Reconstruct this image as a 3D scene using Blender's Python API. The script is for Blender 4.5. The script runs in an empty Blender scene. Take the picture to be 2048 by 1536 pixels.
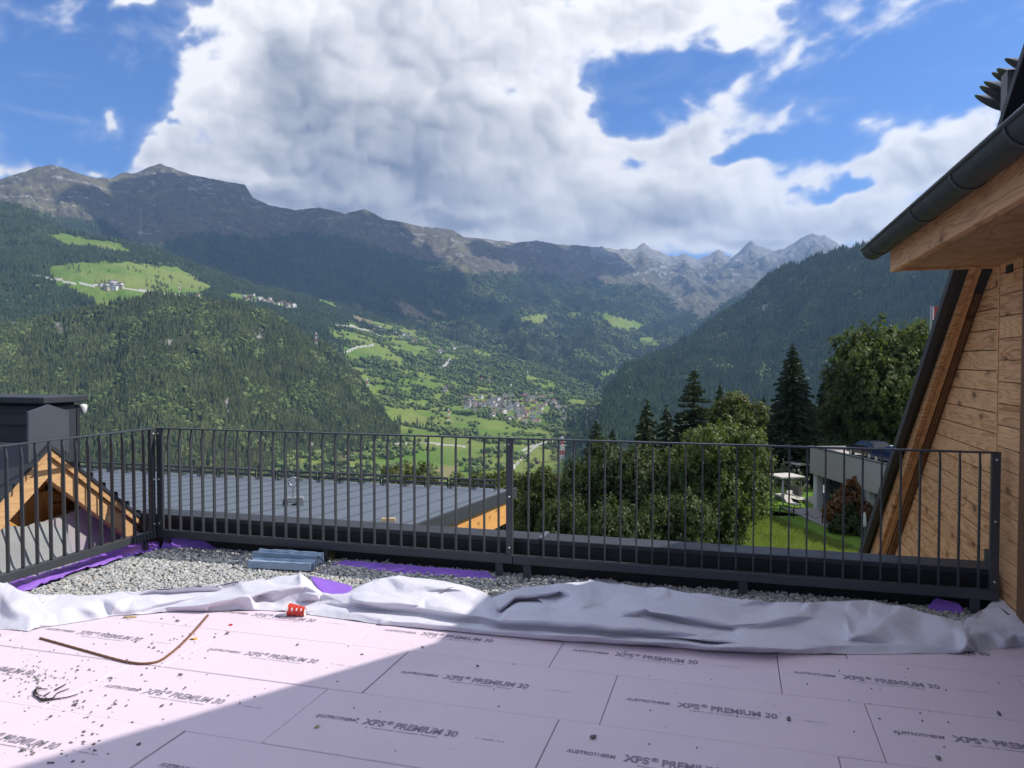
import bpy, bmesh, math, random
import numpy as np
from mathutils import Vector, Matrix, Euler

random.seed(7); np.random.seed(7)
scene = bpy.context.scene
COL = scene.collection
R = math.radians

# ------------------------------------------------------------------ camera
FPX, CX, CY, CAMH = 1538.0, 1024.0, 768.0, 1.72        # focal length in pixels of a 2048 wide frame
PITCH = math.atan(46.0 / FPX)
YAW = math.atan(445.0 * math.cos(PITCH) / FPX)           # camera looks this far left of +Y
cam_data = bpy.data.cameras.new('camera')
cam = bpy.data.objects.new('camera', cam_data); COL.objects.link(cam)
cam.location = (0, 0, CAMH)
cam.rotation_euler = (R(90) - PITCH, 0, YAW)
cam_data.sensor_width = 36.0
cam_data.lens = 36.0 * FPX / 2048.0
cam_data.clip_start = 0.05
cam_data.clip_end = 80000
scene.camera = cam

# ------------------------------------------------------------------ light and exposure
SUN = Vector((1.03, 0.34, 1.0)).normalized()             # direction towards the sun
SUN_EL = math.asin(SUN.z); SUN_AZ = math.atan2(SUN.x, SUN.y)
sd = bpy.data.lights.new('sun', 'SUN'); sd.energy = 4.4; sd.angle = R(0.55); sd.color = (1.0, 0.955, 0.89)
sun = bpy.data.objects.new('sun', sd); COL.objects.link(sun)
sun.rotation_euler = SUN.to_track_quat('Z', 'Y').to_euler()
sun.location = (30, 20, 60)
scene.view_settings.view_transform = 'Standard'
scene.view_settings.look = 'None'
scene.view_settings.exposure = 0.25
scene.view_settings.gamma = 1.0
scene.view_settings.use_curve_mapping = False
scene.render.engine = 'CYCLES'
cy = scene.cycles
cy.use_denoising = True
try: cy.denoiser = 'OPENIMAGEDENOISE'
except Exception: pass
cy.max_bounces = 6; cy.diffuse_bounces = 3; cy.glossy_bounces = 2; cy.transmission_bounces = 4
cy.volume_bounces = 0; cy.transparent_max_bounces = 8
cy.caustics_reflective = False; cy.caustics_refractive = False
cy.sample_clamp_indirect = 6.0

# ------------------------------------------------------------------ node helpers
class NT:
    """tiny expression helper on a node tree"""
    def __init__(s, tree): s.t = tree
    def n(s, typ, **kw):
        nd = s.t.nodes.new(typ)
        for k, v in kw.items(): setattr(nd, k, v)
        return nd
    def put(s, sock, v):
        if isinstance(v, bpy.types.NodeSocket): s.t.links.new(v, sock)
        elif v is not None: sock.default_value = v
    def m(s, op, a, b=None, c=None, clamp=False):
        nd = s.n('ShaderNodeMath', operation=op, use_clamp=clamp)
        s.put(nd.inputs[0], a)
        if b is not None: s.put(nd.inputs[1], b)
        if c is not None: s.put(nd.inputs[2], c)
        return nd.outputs[0]
    def v(s, op, a, b=None, out=0, scale=None):
        nd = s.n('ShaderNodeVectorMath', operation=op)
        s.put(nd.inputs[0], a)
        if b is not None: s.put(nd.inputs[1], b)
        if scale is not None: s.put(nd.inputs['Scale'], scale)
        return nd.outputs['Value'] if out == 'v' else nd.outputs[0]
    def noise(s, vec, scale=5, detail=4, rough=0.55, lac=2.0, dist=0.0, color=False, typ='FBM'):
        nd = s.n('ShaderNodeTexNoise'); nd.noise_type = typ
        if vec is not None: s.put(nd.inputs['Vector'], vec)
        nd.inputs['Scale'].default_value = scale; nd.inputs['Detail'].default_value = detail
        nd.inputs['Roughness'].default_value = rough; nd.inputs['Lacunarity'].default_value = lac
        nd.inputs['Distortion'].default_value = dist
        return nd.outputs['Color' if color else 'Fac']
    def ss(s, x, lo, hi):
        nd = s.n('ShaderNodeMapRange', interpolation_type='SMOOTHSTEP')
        s.put(nd.inputs[0], x); s.put(nd.inputs[1], lo); s.put(nd.inputs[2], hi)
        return nd.outputs[0]
    def lin(s, x, lo, hi, a=0.0, b=1.0):
        nd = s.n('ShaderNodeMapRange'); s.put(nd.inputs[0], x); s.put(nd.inputs[1], lo); s.put(nd.inputs[2], hi)
        s.put(nd.inputs[3], a); s.put(nd.inputs[4], b)
        return nd.outputs[0]
    def mix(s, f, a, b, mode='MIX'):
        nd = s.n('ShaderNodeMix', data_type='RGBA', blend_type=mode)
        s.put(nd.inputs[0], f)
        s.put(nd.inputs[6], rgba(a)); s.put(nd.inputs[7], rgba(b))
        return nd.outputs[2]
    def attr(s, name, typ='GEOMETRY'):
        nd = s.n('ShaderNodeAttribute', attribute_name=name, attribute_type=typ)
        return nd.outputs['Fac']
    def comb(s, x, y, z):
        nd = s.n('ShaderNodeCombineXYZ'); s.put(nd.inputs[0], x); s.put(nd.inputs[1], y); s.put(nd.inputs[2], z)
        return nd.outputs[0]
    def sep(s, v):
        nd = s.n('ShaderNodeSeparateXYZ'); s.put(nd.inputs[0], v); return nd.outputs

def rgba(c):
    if isinstance(c, bpy.types.NodeSocket) or c is None: return c
    if isinstance(c, (int, float)): return (c, c, c, 1)
    return tuple(c) if len(c) == 4 else (*c, 1)

MATS = {}
def material(name, build):
    """build(nt, bsdf) sets the inputs of a Principled BSDF"""
    if name in MATS: return MATS[name]
    mt = bpy.data.materials.new(name); mt.use_nodes = True
    tr = mt.node_tree; tr.nodes.clear()
    out = tr.nodes.new('ShaderNodeOutputMaterial')
    b = tr.nodes.new('ShaderNodeBsdfPrincipled')
    tr.links.new(b.outputs[0], out.inputs[0])
    build(NT(tr), b)
    MATS[name] = mt
    return mt

def bump(nt, b, h, strength=0.3, dist=0.01):
    nd = nt.n('ShaderNodeBump'); nd.inputs['Strength'].default_value = strength
    nd.inputs['Distance'].default_value = dist
    nt.put(nd.inputs['Height'], h); nt.t.links.new(nd.outputs[0], b.inputs['Normal'])

def objco(nt): return nt.n('ShaderNodeTexCoord').outputs['Object']
def orand(nt): return nt.n('ShaderNodeObjectInfo').outputs['Random']
def geopos(nt): return nt.n('ShaderNodeNewGeometry').outputs['Position']

def plain(name, col, rough=0.6, metal=0.0, var=0.12, scale=6.0, bstr=0.0, bscale=60.0, spec=0.5):
    def f(nt, b):
        n = nt.noise(objco(nt), scale, 5, 0.6)
        c2 = tuple(min(1, x * (1 + var)) for x in col); c1 = tuple(x * (1 - var) for x in col)
        nt.put(b.inputs['Base Color'], nt.mix(n, c1, c2))
        b.inputs['Metallic'].default_value = metal
        b.inputs['Specular IOR Level'].default_value = spec
        nt.put(b.inputs['Roughness'], nt.lin(nt.noise(objco(nt), scale * 2.3, 4), 0.3, 0.7, max(0.02, rough - 0.08), min(1, rough + 0.08)))
        if bstr: bump(nt, b, nt.noise(objco(nt), bscale, 4), bstr, 0.004)
    return material(name, f)

# ------------------------------------------------------------------ sky
world = bpy.data.worlds.new('World'); scene.world = world; world.use_nodes = True
SKY_STRENGTH = 0.14
world.cycles.sampling_method = 'MANUAL'; world.cycles.sample_map_resolution = 256
_G = np.random.RandomState(3).rand(256, 256) * 2 * math.pi
_GX, _GY = np.cos(_G), np.sin(_G)
def perlin(x, y):
    x = np.asarray(x, float); y = np.asarray(y, float)
    xi = np.floor(x).astype(int); yi = np.floor(y).astype(int)
    xf = x - xi; yf = y - yi
    def g(ix, iy, dx, dy):
        a = ix & 255; b = iy & 255
        return _GX[a, b] * dx + _GY[a, b] * dy
    u = xf * xf * xf * (xf * (xf * 6 - 15) + 10); v = yf * yf * yf * (yf * (yf * 6 - 15) + 10)
    a = g(xi, yi, xf, yf); b = g(xi + 1, yi, xf - 1, yf); c = g(xi, yi + 1, xf, yf - 1); d = g(xi + 1, yi + 1, xf - 1, yf - 1)
    return 1.5 * ((a * (1 - u) + b * u) * (1 - v) + (c * (1 - u) + d * u) * v)
def fbm(x, y, oct=5, gain=0.5, lac=2.03):
    s = 0; a = 1; t = 0
    for i in range(oct):
        s = s + a * perlin(x + 17.3 * i, y - 9.1 * i); t += a; a *= gain; x = x * lac; y = y * lac
    return s / t
def ridged(x, y, oct=5, gain=0.55, lac=2.05):
    s = 0; a = 1; t = 0
    for i in range(oct):
        s = s + a * (1 - np.abs(perlin(x + 11.7 * i, y + 5.3 * i)) * 2); t += a; a *= gain; x = x * lac; y = y * lac
    return s / t

CLOUD_BLOBS = [
    # px, py, half width px, half height px, tilt, weight
    (600, 170, 210, 190, 0, 1.25), (420, 190, 80, 110, 10, 1.0), (860, 60, 330, 160, 0, 1.3), (520, 40, 60, 60, 0, 0.7),
    (900, 300, 330, 150, -6, 1.3), (620, 330, 260, 80, -8, 1.2), (1250, 50, 240, 75, 6, 1.1), (380, 300, 70, 60, 0, 0.8),
    (1460, 40, 110, 60, 25, 0.9), (1100, 260, 130, 150, 0, 1.05), (1350, 270, 190, 55, 16, 1.0),
    (1230, 410, 430, 85, 3, 1.15), (1620, 430, 230, 60, 5, 1.05), (1830, 320, 230, 75, 22, 1.15), (1500, 345, 70, 40, 0, 0.8),
    (1980, 290, 120, 70, 10, 0.9), (1600, 105, 120, 20, 38, 0.70), (1570, 235, 70, 22, 32, 0.66), (1480, 170, 90, 30, 40, 0.66), (1560, 40, 60, 20, 20, 0.6),
    (400, 40, 70, 42, 15, 0.80), (275, 25, 55, 26, 10, 0.72), (222, 258, 30, 42, 0, 0.82), (5, 345, 26, 18, 0, 0.8), (235, 300, 26, 20, 0, 0.5),
    (205, 350, 36, 10, 0, 0.85), (470, 350, 110, 28, 0, 1.0), (110, 320, 26, 10, 0, 0.5), (1710, 95, 60, 12, 38, 0.62), (1690, 25, 30, 10, 10, 0.6), (1680, 240, 22, 7, 0, 0.5),
    (900, 440, 300, 40, -4, 1.1), (545, 410, 150, 44, -8, 1.3), (700, 430, 150, 40, 0, 1.2), (1500, 490, 300, 34, 0, 1.1), (1150, 480, 250, 40, 0, 1.1), (450, 370, 160, 34, -6, 1.0), (1750, 470, 140, 34, 0, 1.0), (330, 330, 60, 26, 0, 0.8),
    (1330, 165, 130, 34, 14, -1.3), (1570, 300, 110, 20, 5, -0.95), (1660, 372, 60, 13, 20, -0.85), 
    (1820, 150, 200, 60, 15, -1.0), (150, 180, 150, 110, 0, -0.7), 
]
CLOUD_SHADE = [(640, 290, 200, 110, 0, 0.36), (800, 400, 280, 60, 0, 0.34), (600, 400, 160, 40, 0, 0.16), (570, 160, 70, 90, 0, 0.24), (930, 190, 110, 90, 0, 0.14),
               (420, 300, 100, 60, 0, 0.26), (1120, 450, 300, 30, 0, 0.14), (1660, 475, 160, 20, 0, 0.25), (1150, 110, 150, 60, 0, 0.14), (720, 130, 120, 60, 0, 0.14), (1800, 410, 120, 40, 0, 0.14), (1120, 300, 60, 90, 0, 0.12)]
CLOUD_LIGHT = [(430, 130, 60, 60, 0, 0.22), (980, 60, 110, 60, 0, 0.22), (1420, 85, 90, 40, 0, 0.18), (880, 230, 60, 50, 0, 0.2), (480, 352, 80, 14, 0, 0.40), (1280, 370, 140, 40, 0, 0.14), (1850, 270, 120, 40, 0, 0.14), (1290, 492, 70, 16, 0, 0.24), (1420, 505, 90, 12, 0, 0.24), (620, 30, 90, 40, 0, 0.15)]
def cloud_field(px, py):
    """cover and brightness of the clouds over the valley; px, py are the 2048 wide view's coordinates"""
    w1 = fbm(px / 210, py / 160, 3); w2 = fbm(px / 210 + 31, py / 160 + 7, 3)
    X = px + 70 * w1 + 16 * fbm(px / 48 + 9, py / 40, 3); Y = py + 52 * w2 + 12 * fbm(px / 48, py / 40 + 4, 3)
    pos = np.full(px.shape, -0.7); neg = np.zeros(px.shape)
    for (bx, by, rx, ry, tl, w) in CLOUD_BLOBS:
        c, s_ = math.cos(R(tl)), math.sin(R(tl)); dx = X - bx; dy = -(Y - by)
        u = (dx * c + dy * s_) / rx; v = (-dx * s_ + dy * c) / ry; g = np.exp(-0.9 * (u * u + v * v)) * abs(w)
        if w > 0: pos = np.log(np.exp(6 * pos) + np.exp(6 * (g * 1.7 - 0.7))) / 6
        else: neg = np.maximum(neg, g * 1.6)
    macro = np.minimum(pos, 1.12) + 0.45 * np.clip(pos - 0.70, 0, 0.4) / 0.4 - neg
    st = np.clip((px - 1250) / 450, 0, 1)                          # wind-torn towards the right
    a, b = px * 0.9 - py * 0.5, py * 0.9 + px * 0.42
    n = fbm((px + 40 * w2) / 120, (py + 40 * w1) / 92, 8, 0.55) * (1 - 0.55 * st) + 0.75 * st * fbm(a / 170, b / 50, 8, 0.58)
    d = 0.85 * macro + 1.15 * n * (1 - 0.45 * np.clip(pos, 0, 1)) + 0.04
    soft = 0.07 + 0.34 * np.clip(fbm(px / 230 + 2, py / 180 + 8, 2) + 0.35 + 0.3 * st, 0.0, 1)
    t = np.clip((d - 0.12 + soft) / (2 * soft + 0.10), 0, 1); alpha = t * t * (3 - 2 * t)
    alpha = np.maximum(alpha, 0.34 * np.clip((d + 0.38) / 0.6, 0, 1) ** 2)
    thick = np.clip((d - 0.15) / 1.2, 0, 1)
    # towering puffs lit from the upper right
    q1 = fbm((px + 60 * w1) / 250 + 3, (py + 60 * w2) / 190, 5, 0.42); q2 = 1 - 2 * np.abs(fbm((px + 30 * w2) / 120 + 7, (py + 30 * w1) / 100, 4, 0.42))
    hgt = 1.1 * q1 + 0.5 * q2 + 0.8 * thick
    e = 13.0
    q1s = fbm((px + e + 60 * w1) / 250 + 3, (py - 0.8 * e + 60 * w2) / 190, 5, 0.42); q2s = 1 - 2 * np.abs(fbm((px + e + 30 * w2) / 120 + 7, (py - 0.8 * e + 30 * w1) / 100, 4, 0.42))
    rel = (1.1 * q1 + 0.5 * q2) - (1.1 * q1s + 0.5 * q2s)
    lit = 0.80 + 0.09 * np.tanh(2.2 * rel) + 0.34 * (1 - thick) ** 1.5 - 0.12 * thick + 0.46 * q1
    for (bx, by, rx, ry, tl, w) in CLOUD_SHADE: lit = lit - w * np.exp(-0.9 * (((X - bx) / rx) ** 2 + ((Y - by) / ry) ** 2))
    for (bx, by, rx, ry, tl, w) in CLOUD_LIGHT: lit = lit + w * np.exp(-0.9 * (((X - bx) / rx) ** 2 + ((Y - by) / ry) ** 2))
    # billows: overlapping rounded puffs, each lit like a ball from the upper right, big ones first
    rs = np.random.RandomState(12); m = 0.54 * np.ones(px.shape)
    cand = np.argwhere(macro > 0.12); cand = cand[rs.permutation(len(cand))[:900]]
    rad = np.sort(42 + 190 * rs.rand(len(cand)) ** 1.8)[::-1]
    dxp = abs(px[0, 1] - px[0, 0]); dyp = abs(py[1, 0] - py[0, 0])
    for (i, j), r in zip(cand, rad):
        cx, cy_ = X[i, j], Y[i, j]; wi = int(1.6 * r / dyp) + 1; wj = int(1.6 * r / dxp) + 1
        sl_ = (slice(max(0, i - wi), i + wi), slice(max(0, j - wj), j + wj))
        u = (X[sl_] - cx) / r; v = (Y[sl_] - cy_) / (r * 0.82); q = u * u + v * v
        k = np.clip((1 - q) / 0.85, 0, 1); k = k * k * (3 - 2 * k) * 0.55
        sh = 0.36 + 0.62 * np.clip(0.58 * u - 0.60 * v + 0.50 * np.sqrt(np.clip(1 - q, 0, 1)), -0.25, 1)
        m[sl_] = m[sl_] * (1 - k) + sh * k
    lit = lit - 0.06 + 0.62 * (m - 0.56) * np.clip(0.25 + thick * 1.2, 0, 1)
    return alpha, np.clip(lit, 0.03, 1.0)

def cloud_layer():
    """cloud cover and brightness over the whole sky: azimuth (0 = middle of the valley view) by elevation (-5..90)"""
    W, H = 4096, 1100
    out = np.zeros((H, W, 2), np.float32)
    # whole sky, coarse
    w2, h2 = 720, 190
    az = (np.arange(w2) + 0.5) / w2 * 360 - 180; el = (np.arange(h2) + 0.5) / h2 * 95 - 5; A, E = np.meshgrid(az, el)
    q = 2.2 / (np.sin(np.radians(np.clip(E, 1, 90))) + 0.32); u = np.sin(np.radians(A)) * np.cos(np.radians(E)) * q; v = np.cos(np.radians(A)) * np.cos(np.radians(E)) * q
    m = fbm(u * 0.9, v * 0.9, 6, 0.55) * 1.5 + fbm(u * 4, v * 4, 4) * 0.5; rel_ = m - (fbm(u * 0.9 + .06, v * 0.9 - .02, 6, 0.55) * 1.5)
    al = 1 / (1 + np.exp(-(m + 0.06) / 0.09)); li = np.clip(0.82 + 0.5 * rel_ - 0.35 * np.clip(m, 0, 1), 0.25, 1)
    ys = np.clip(((np.arange(H) + 0.5) / H * h2 - 0.5), 0, h2 - 1.001); xs = np.clip(((np.arange(W) + 0.5) / W * w2 - 0.5), 0, w2 - 1.001)
    yi, xi = ys.astype(int), xs.astype(int); fy, fx = (ys - yi)[:, None], (xs - xi)[None]
    for ch, src_ in ((0, al), (1, li)):
        out[..., ch] = (src_[yi][:, xi] * (1 - fy) * (1 - fx) + src_[yi + 1][:, xi] * fy * (1 - fx) + src_[yi][:, xi + 1] * (1 - fy) * fx + src_[yi + 1][:, xi + 1] * fy * fx)
    # the part over the valley, in full detail
    c0, c1 = int((180 - 48) / 360 * W), int((180 + 48) / 360 * W); r0, r1 = 0, int((34 + 5) / 95 * H)
    az = (np.arange(c0, c1) + 0.5) / W * 360 - 180; el = (np.arange(r0, r1) + 0.5) / H * 95 - 5; A, E = np.meshgrid(az, el)
    ca = np.cos(np.radians(A)); px = CX + FPX * np.tan(np.radians(A)); py = 722 - FPX * np.tan(np.radians(E)) / ca
    alpha, lit = cloud_field(px, py)
    # fade into the rest of the sky beyond the view
    t = np.clip((np.abs(A) - 37) / 9, 0, 1); t = np.maximum(t, np.clip((E - 26) / 7, 0, 1)); t = t * t * (3 - 2 * t)
    out[r0:r1, c0:c1, 0] = alpha * (1 - t) + out[r0:r1, c0:c1, 0] * t
    out[r0:r1, c0:c1, 1] = lit * (1 - t) + out[r0:r1, c0:c1, 1] * t
    im = bpy.data.images.new('cloud_cover', W, H, alpha=False, float_buffer=False); im.colorspace_settings.name = 'Non-Color'
    buf = np.ones((H, W, 4), np.float32); buf[..., 0] = out[..., 0]; buf[..., 1] = out[..., 1]; buf[..., 2] = 0
    im.pixels.foreach_set(buf.ravel()); im.update(); im.pack()
    return im
def build_sky():
    t = world.node_tree; t.nodes.clear(); nt = NT(t)
    out = nt.n('ShaderNodeOutputWorld'); bg = nt.n('ShaderNodeBackground')
    t.links.new(bg.outputs[0], out.inputs[0]); bg.inputs[1].default_value = SKY_STRENGTH
    sky = nt.n('ShaderNodeTexSky'); sky.sky_type = 'NISHITA'; sky.sun_disc = False
    sky.sun_elevation = SUN_EL; sky.sun_rotation = SUN_AZ
    sky.altitude = 1400; sky.air_density = 1.0; sky.dust_density = 0.35; sky.ozone_density = 2.6
    d = nt.v('NORMALIZE', nt.n('ShaderNodeTexCoord').outputs['Generated'])
    x, y, z = nt.sep(d)
    u = nt.m('FRACT', nt.m('MULTIPLY_ADD', nt.m('ARCTAN2', x, y), 1 / (2 * math.pi), 0.5 + YAW / (2 * math.pi)))
    v = nt.m('MULTIPLY_ADD', nt.m('ARCSINE', z), 180 / math.pi / 95.0, 5 / 95.0, clamp=True)
    im = nt.n('ShaderNodeTexImage'); im.image = cloud_layer(); im.interpolation = 'Cubic'; im.extension = 'EXTEND'
    nt.put(im.inputs[0], nt.comb(u, v, 0.0))
    sc = nt.n('ShaderNodeSeparateColor'); t.links.new(im.outputs[0], sc.inputs[0])
    K = 1.0 / SKY_STRENGTH
    ccol = nt.mix(sc.outputs[1], tuple(k * K for k in CLOUD_DARK), tuple(k * K for k in CLOUD_BRIGHT))
    ci = nt.noise(nt.v('MULTIPLY', d, (2.0, 2.0, 9.0)), 2.6, 4, 0.6, 2.0, 0.8)
    veil = nt.m('MULTIPLY', nt.ss(ci, 0.52, 0.78), 0.20)
    skyc = nt.mix(1.0, sky.outputs[0], SKY_TINT, 'MULTIPLY')
    skyc = nt.mix(veil, skyc, tuple(k * K for k in (0.62, 0.70, 0.82)))
    col = nt.mix(nt.m('MULTIPLY', sc.outputs[0], nt.ss(z, -0.05, 0.01)), skyc, ccol)
    t.links.new(col, bg.inputs[0])
CLOUD_DARK = (0.19, 0.225, 0.30); CLOUD_BRIGHT = (1.04, 1.02, 1.0); SKY_TINT = (0.44, 0.68, 1.04)
build_sky()

# ------------------------------------------------------------------ geometry helpers
_fw = np.array([-math.sin(YAW) * math.cos(PITCH), math.cos(YAW) * math.cos(PITCH), -math.sin(PITCH)])
_rt = np.array([math.cos(YAW), math.sin(YAW), 0.0]); _up = np.cross(_rt, _fw)
_C = np.array([0, 0, CAMH])
def ray(x, y): return _fw + _rt * (x - CX) / FPX - _up * (y - CY) / FPX
def onz(x, y, z=0.0):
    d = ray(x, y); return Vector(_C + d * (z - CAMH) / d[2])
def onX(x, y, X):
    d = ray(x, y); return Vector(_C + d * X / d[0])
def onY(x, y, Y):
    d = ray(x, y); return Vector(_C + d * Y / d[1])
def atD(x, y, D):
    """point on the line of sight at horizontal distance D"""
    d = ray(x, y); return Vector(_C + d * D / math.hypot(d[0], d[1]))
def atD_np(x, y, D):
    x = np.asarray(x, float); y = np.asarray(y, float); D = np.asarray(D, float)
    d = _fw[None] + _rt[None] * ((x - CX) / FPX)[..., None].reshape(-1, 1) - _up[None] * ((y - CY) / FPX)[..., None].reshape(-1, 1)
    h = np.hypot(d[:, 0], d[:, 1])
    return _C[None] + d * (D.reshape(-1) / h)[:, None]
def project_np(p):
    v = p - _C[None]; z = v @ _fw
    return CX + FPX * (v @ _rt) / z, CY - FPX * (v @ _up) / z

def in_poly(px, py, poly):
    inside = np.zeros(px.shape, bool); n = len(poly); j = n - 1
    for i in range(n):
        xi, yi = poly[i]; xj, yj = poly[j]
        c = ((yi > py) != (yj > py)) & (px < (xj - xi) * (py - yi) / (yj - yi + 1e-9) + xi)
        inside ^= c; j = i
    return inside
def near_line(px, py, pts, w):
    m = np.zeros(px.shape, bool)
    for (x0, y0), (x1, y1) in zip(pts[:-1], pts[1:]):
        dx, dy = x1 - x0, y1 - y0; L = dx * dx + dy * dy
        t = np.clip(((px - x0) * dx + (py - y0) * dy) / L, 0, 1)
        m |= (px - x0 - t * dx) ** 2 + (py - y0 - t * dy) ** 2 < w * w
    return m

def tag(o, label=None, cat=None, group=None, kind=None):
    if label: o['label'] = label
    if cat: o['category'] = cat
    if group: o['group'] = group
    if kind: o['kind'] = kind
    return o
def link(o, parent=None):
    COL.objects.link(o)
    if parent is not None: o.parent = parent
    return o
def empty(name, loc=(0, 0, 0), rz=0.0, parent=None):
    o = bpy.data.objects.new(name, None); o.location = loc; o.rotation_euler = (0, 0, rz)
    o.empty_display_size = 0.2
    return link(o, parent)
def mesh_obj(name, verts, faces, mat, parent=None, smooth=False, loc=None):
    me = bpy.data.meshes.new(name)
    me.from_pydata([tuple(v) for v in verts], [], [tuple(f) for f in faces]); me.update()
    if mat is not None:
        for q in (mat if isinstance(mat, (list, tuple)) else [mat]): me.materials.append(q)
    if smooth: me.polygons.foreach_set('use_smooth', [True] * len(me.polygons))
    o = bpy.data.objects.new(name, me)
    if loc is not None: o.location = loc
    return link(o, parent)
def np_mesh(name, verts, quads, mat, smooth=True):
    me = bpy.data.meshes.new(name)
    verts = np.ascontiguousarray(verts, np.float32); quads = np.ascontiguousarray(quads, np.int32)
    k = quads.shape[1]
    me.vertices.add(len(verts)); me.vertices.foreach_set('co', verts.ravel())
    me.loops.add(quads.size); me.loops.foreach_set('vertex_index', quads.ravel())
    me.polygons.add(len(quads)); me.polygons.foreach_set('loop_start', np.arange(0, quads.size, k, dtype=np.int32))
    me.polygons.foreach_set('loop_total', np.full(len(quads), k, np.int32))
    me.update(calc_edges=True)
    if mat is not None: me.materials.append(mat)
    me.polygons.foreach_set('use_smooth', [smooth] * len(quads))
    return me
def copy_tree(o, parent=None):
    c = o.copy(); COL.objects.link(c); c.parent = parent
    for ch in list(o.children): copy_tree(ch, c)
    return c

class MB:
    """collects shapes into one mesh"""
    def __init__(s): s.v = []; s.f = []; s.mi = []
    def add(s, verts, faces, mi=0):
        k = len(s.v); s.v += [tuple(q) for q in verts]; s.f += [tuple(i + k for i in f) for f in faces]; s.mi += [mi] * len(faces); return s
    def box(s, x0, x1, y0, y1, z0, z1, mi=0, M=None, bev=0.0):
        if bev > 0:
            bm = bmesh.new(); bmesh.ops.create_cube(bm, size=1)
            for v in bm.verts: v.co = Vector(((x0 + x1) / 2 + v.co.x * (x1 - x0), (y0 + y1) / 2 + v.co.y * (y1 - y0), (z0 + z1) / 2 + v.co.z * (z1 - z0)))
            bmesh.ops.bevel(bm, geom=bm.edges[:], offset=bev, segments=1, affect='EDGES')
            if M is not None: bmesh.ops.transform(bm, matrix=M, verts=bm.verts)
            bm.verts.index_update(); s.add([v.co[:] for v in bm.verts], [[v.index for v in f.verts] for f in bm.faces], mi); bm.free(); return s
        vs = [Vector(p) for p in ((x0, y0, z0), (x1, y0, z0), (x1, y1, z0), (x0, y1, z0), (x0, y0, z1), (x1, y0, z1), (x1, y1, z1), (x0, y1, z1))]
        if M is not None: vs = [M @ p for p in vs]
        return s.add(vs, [(0, 3, 2, 1), (4, 5, 6, 7), (0, 1, 5, 4), (1, 2, 6, 5), (2, 3, 7, 6), (3, 0, 4, 7)], mi)
    def prism(s, poly, ext, mi=0):
        """poly: list of 3D points, ext: extrusion vector"""
        n = len(poly); e = Vector(ext); a = [Vector(p) for p in poly]; b = [p + e for p in a]
        fs = [tuple(range(n))[::-1], tuple(range(n, 2 * n))] + [(i, (i + 1) % n, n + (i + 1) % n, n + i) for i in range(n)]
        return s.add(a + b, fs, mi)
    def tube(s, pts, rad, seg=8, mi=0, caps=True, closed=False):
        pts = [Vector(p) for p in pts]; n = len(pts)
        rad = [rad] * n if isinstance(rad, (int, float)) else rad
        ring = []; vs = []
        up = Vector((0, 0, 1))
        for i, p in enumerate(pts):
            if closed: t = pts[(i + 1) % n] - pts[i - 1]
            else: t = pts[min(i + 1, n - 1)] - pts[max(i - 1, 0)]
            t.normalize()
            u = t.cross(up if abs(t.z) < 0.95 else Vector((1, 0, 0))).normalized(); w = u.cross(t)
            ring.append([len(vs) + k for k in range(seg)])
            for k in range(seg):
                a = 2 * math.pi * k / seg; vs.append(p + (u * math.cos(a) + w * math.sin(a)) * rad[i])
        fs = []
        m = n if closed else n - 1
        for i in range(m):
            a, b = ring[i], ring[(i + 1) % n]
            for k in range(seg): fs.append((a[k], a[(k + 1) % seg], b[(k + 1) % seg], b[k]))
        if caps and not closed: fs.append(tuple(ring[0][::-1])); fs.append(tuple(ring[-1]))
        return s.add(vs, fs, mi)
    def lathe(s, prof, seg=16, M=None, mi=0):
        vs = []; fs = []
        for r, z in prof:
            for k in range(seg):
                a = 2 * math.pi * k / seg; vs.append(Vector((r * math.cos(a), r * math.sin(a), z)))
        for i in range(len(prof) - 1):
            for k in range(seg): fs.append((i * seg + k, i * seg + (k + 1) % seg, (i + 1) * seg + (k + 1) % seg, (i + 1) * seg + k))
        if M is not None: vs = [M @ p for p in vs]
        return s.add(vs, fs, mi)
    def obj(s, name, mat, parent=None, smooth=False, loc=None):
        o = mesh_obj(name, s.v, s.f, mat, parent, smooth, loc)
        if any(s.mi): o.data.polygons.foreach_set('material_index', s.mi)
        return o

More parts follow.
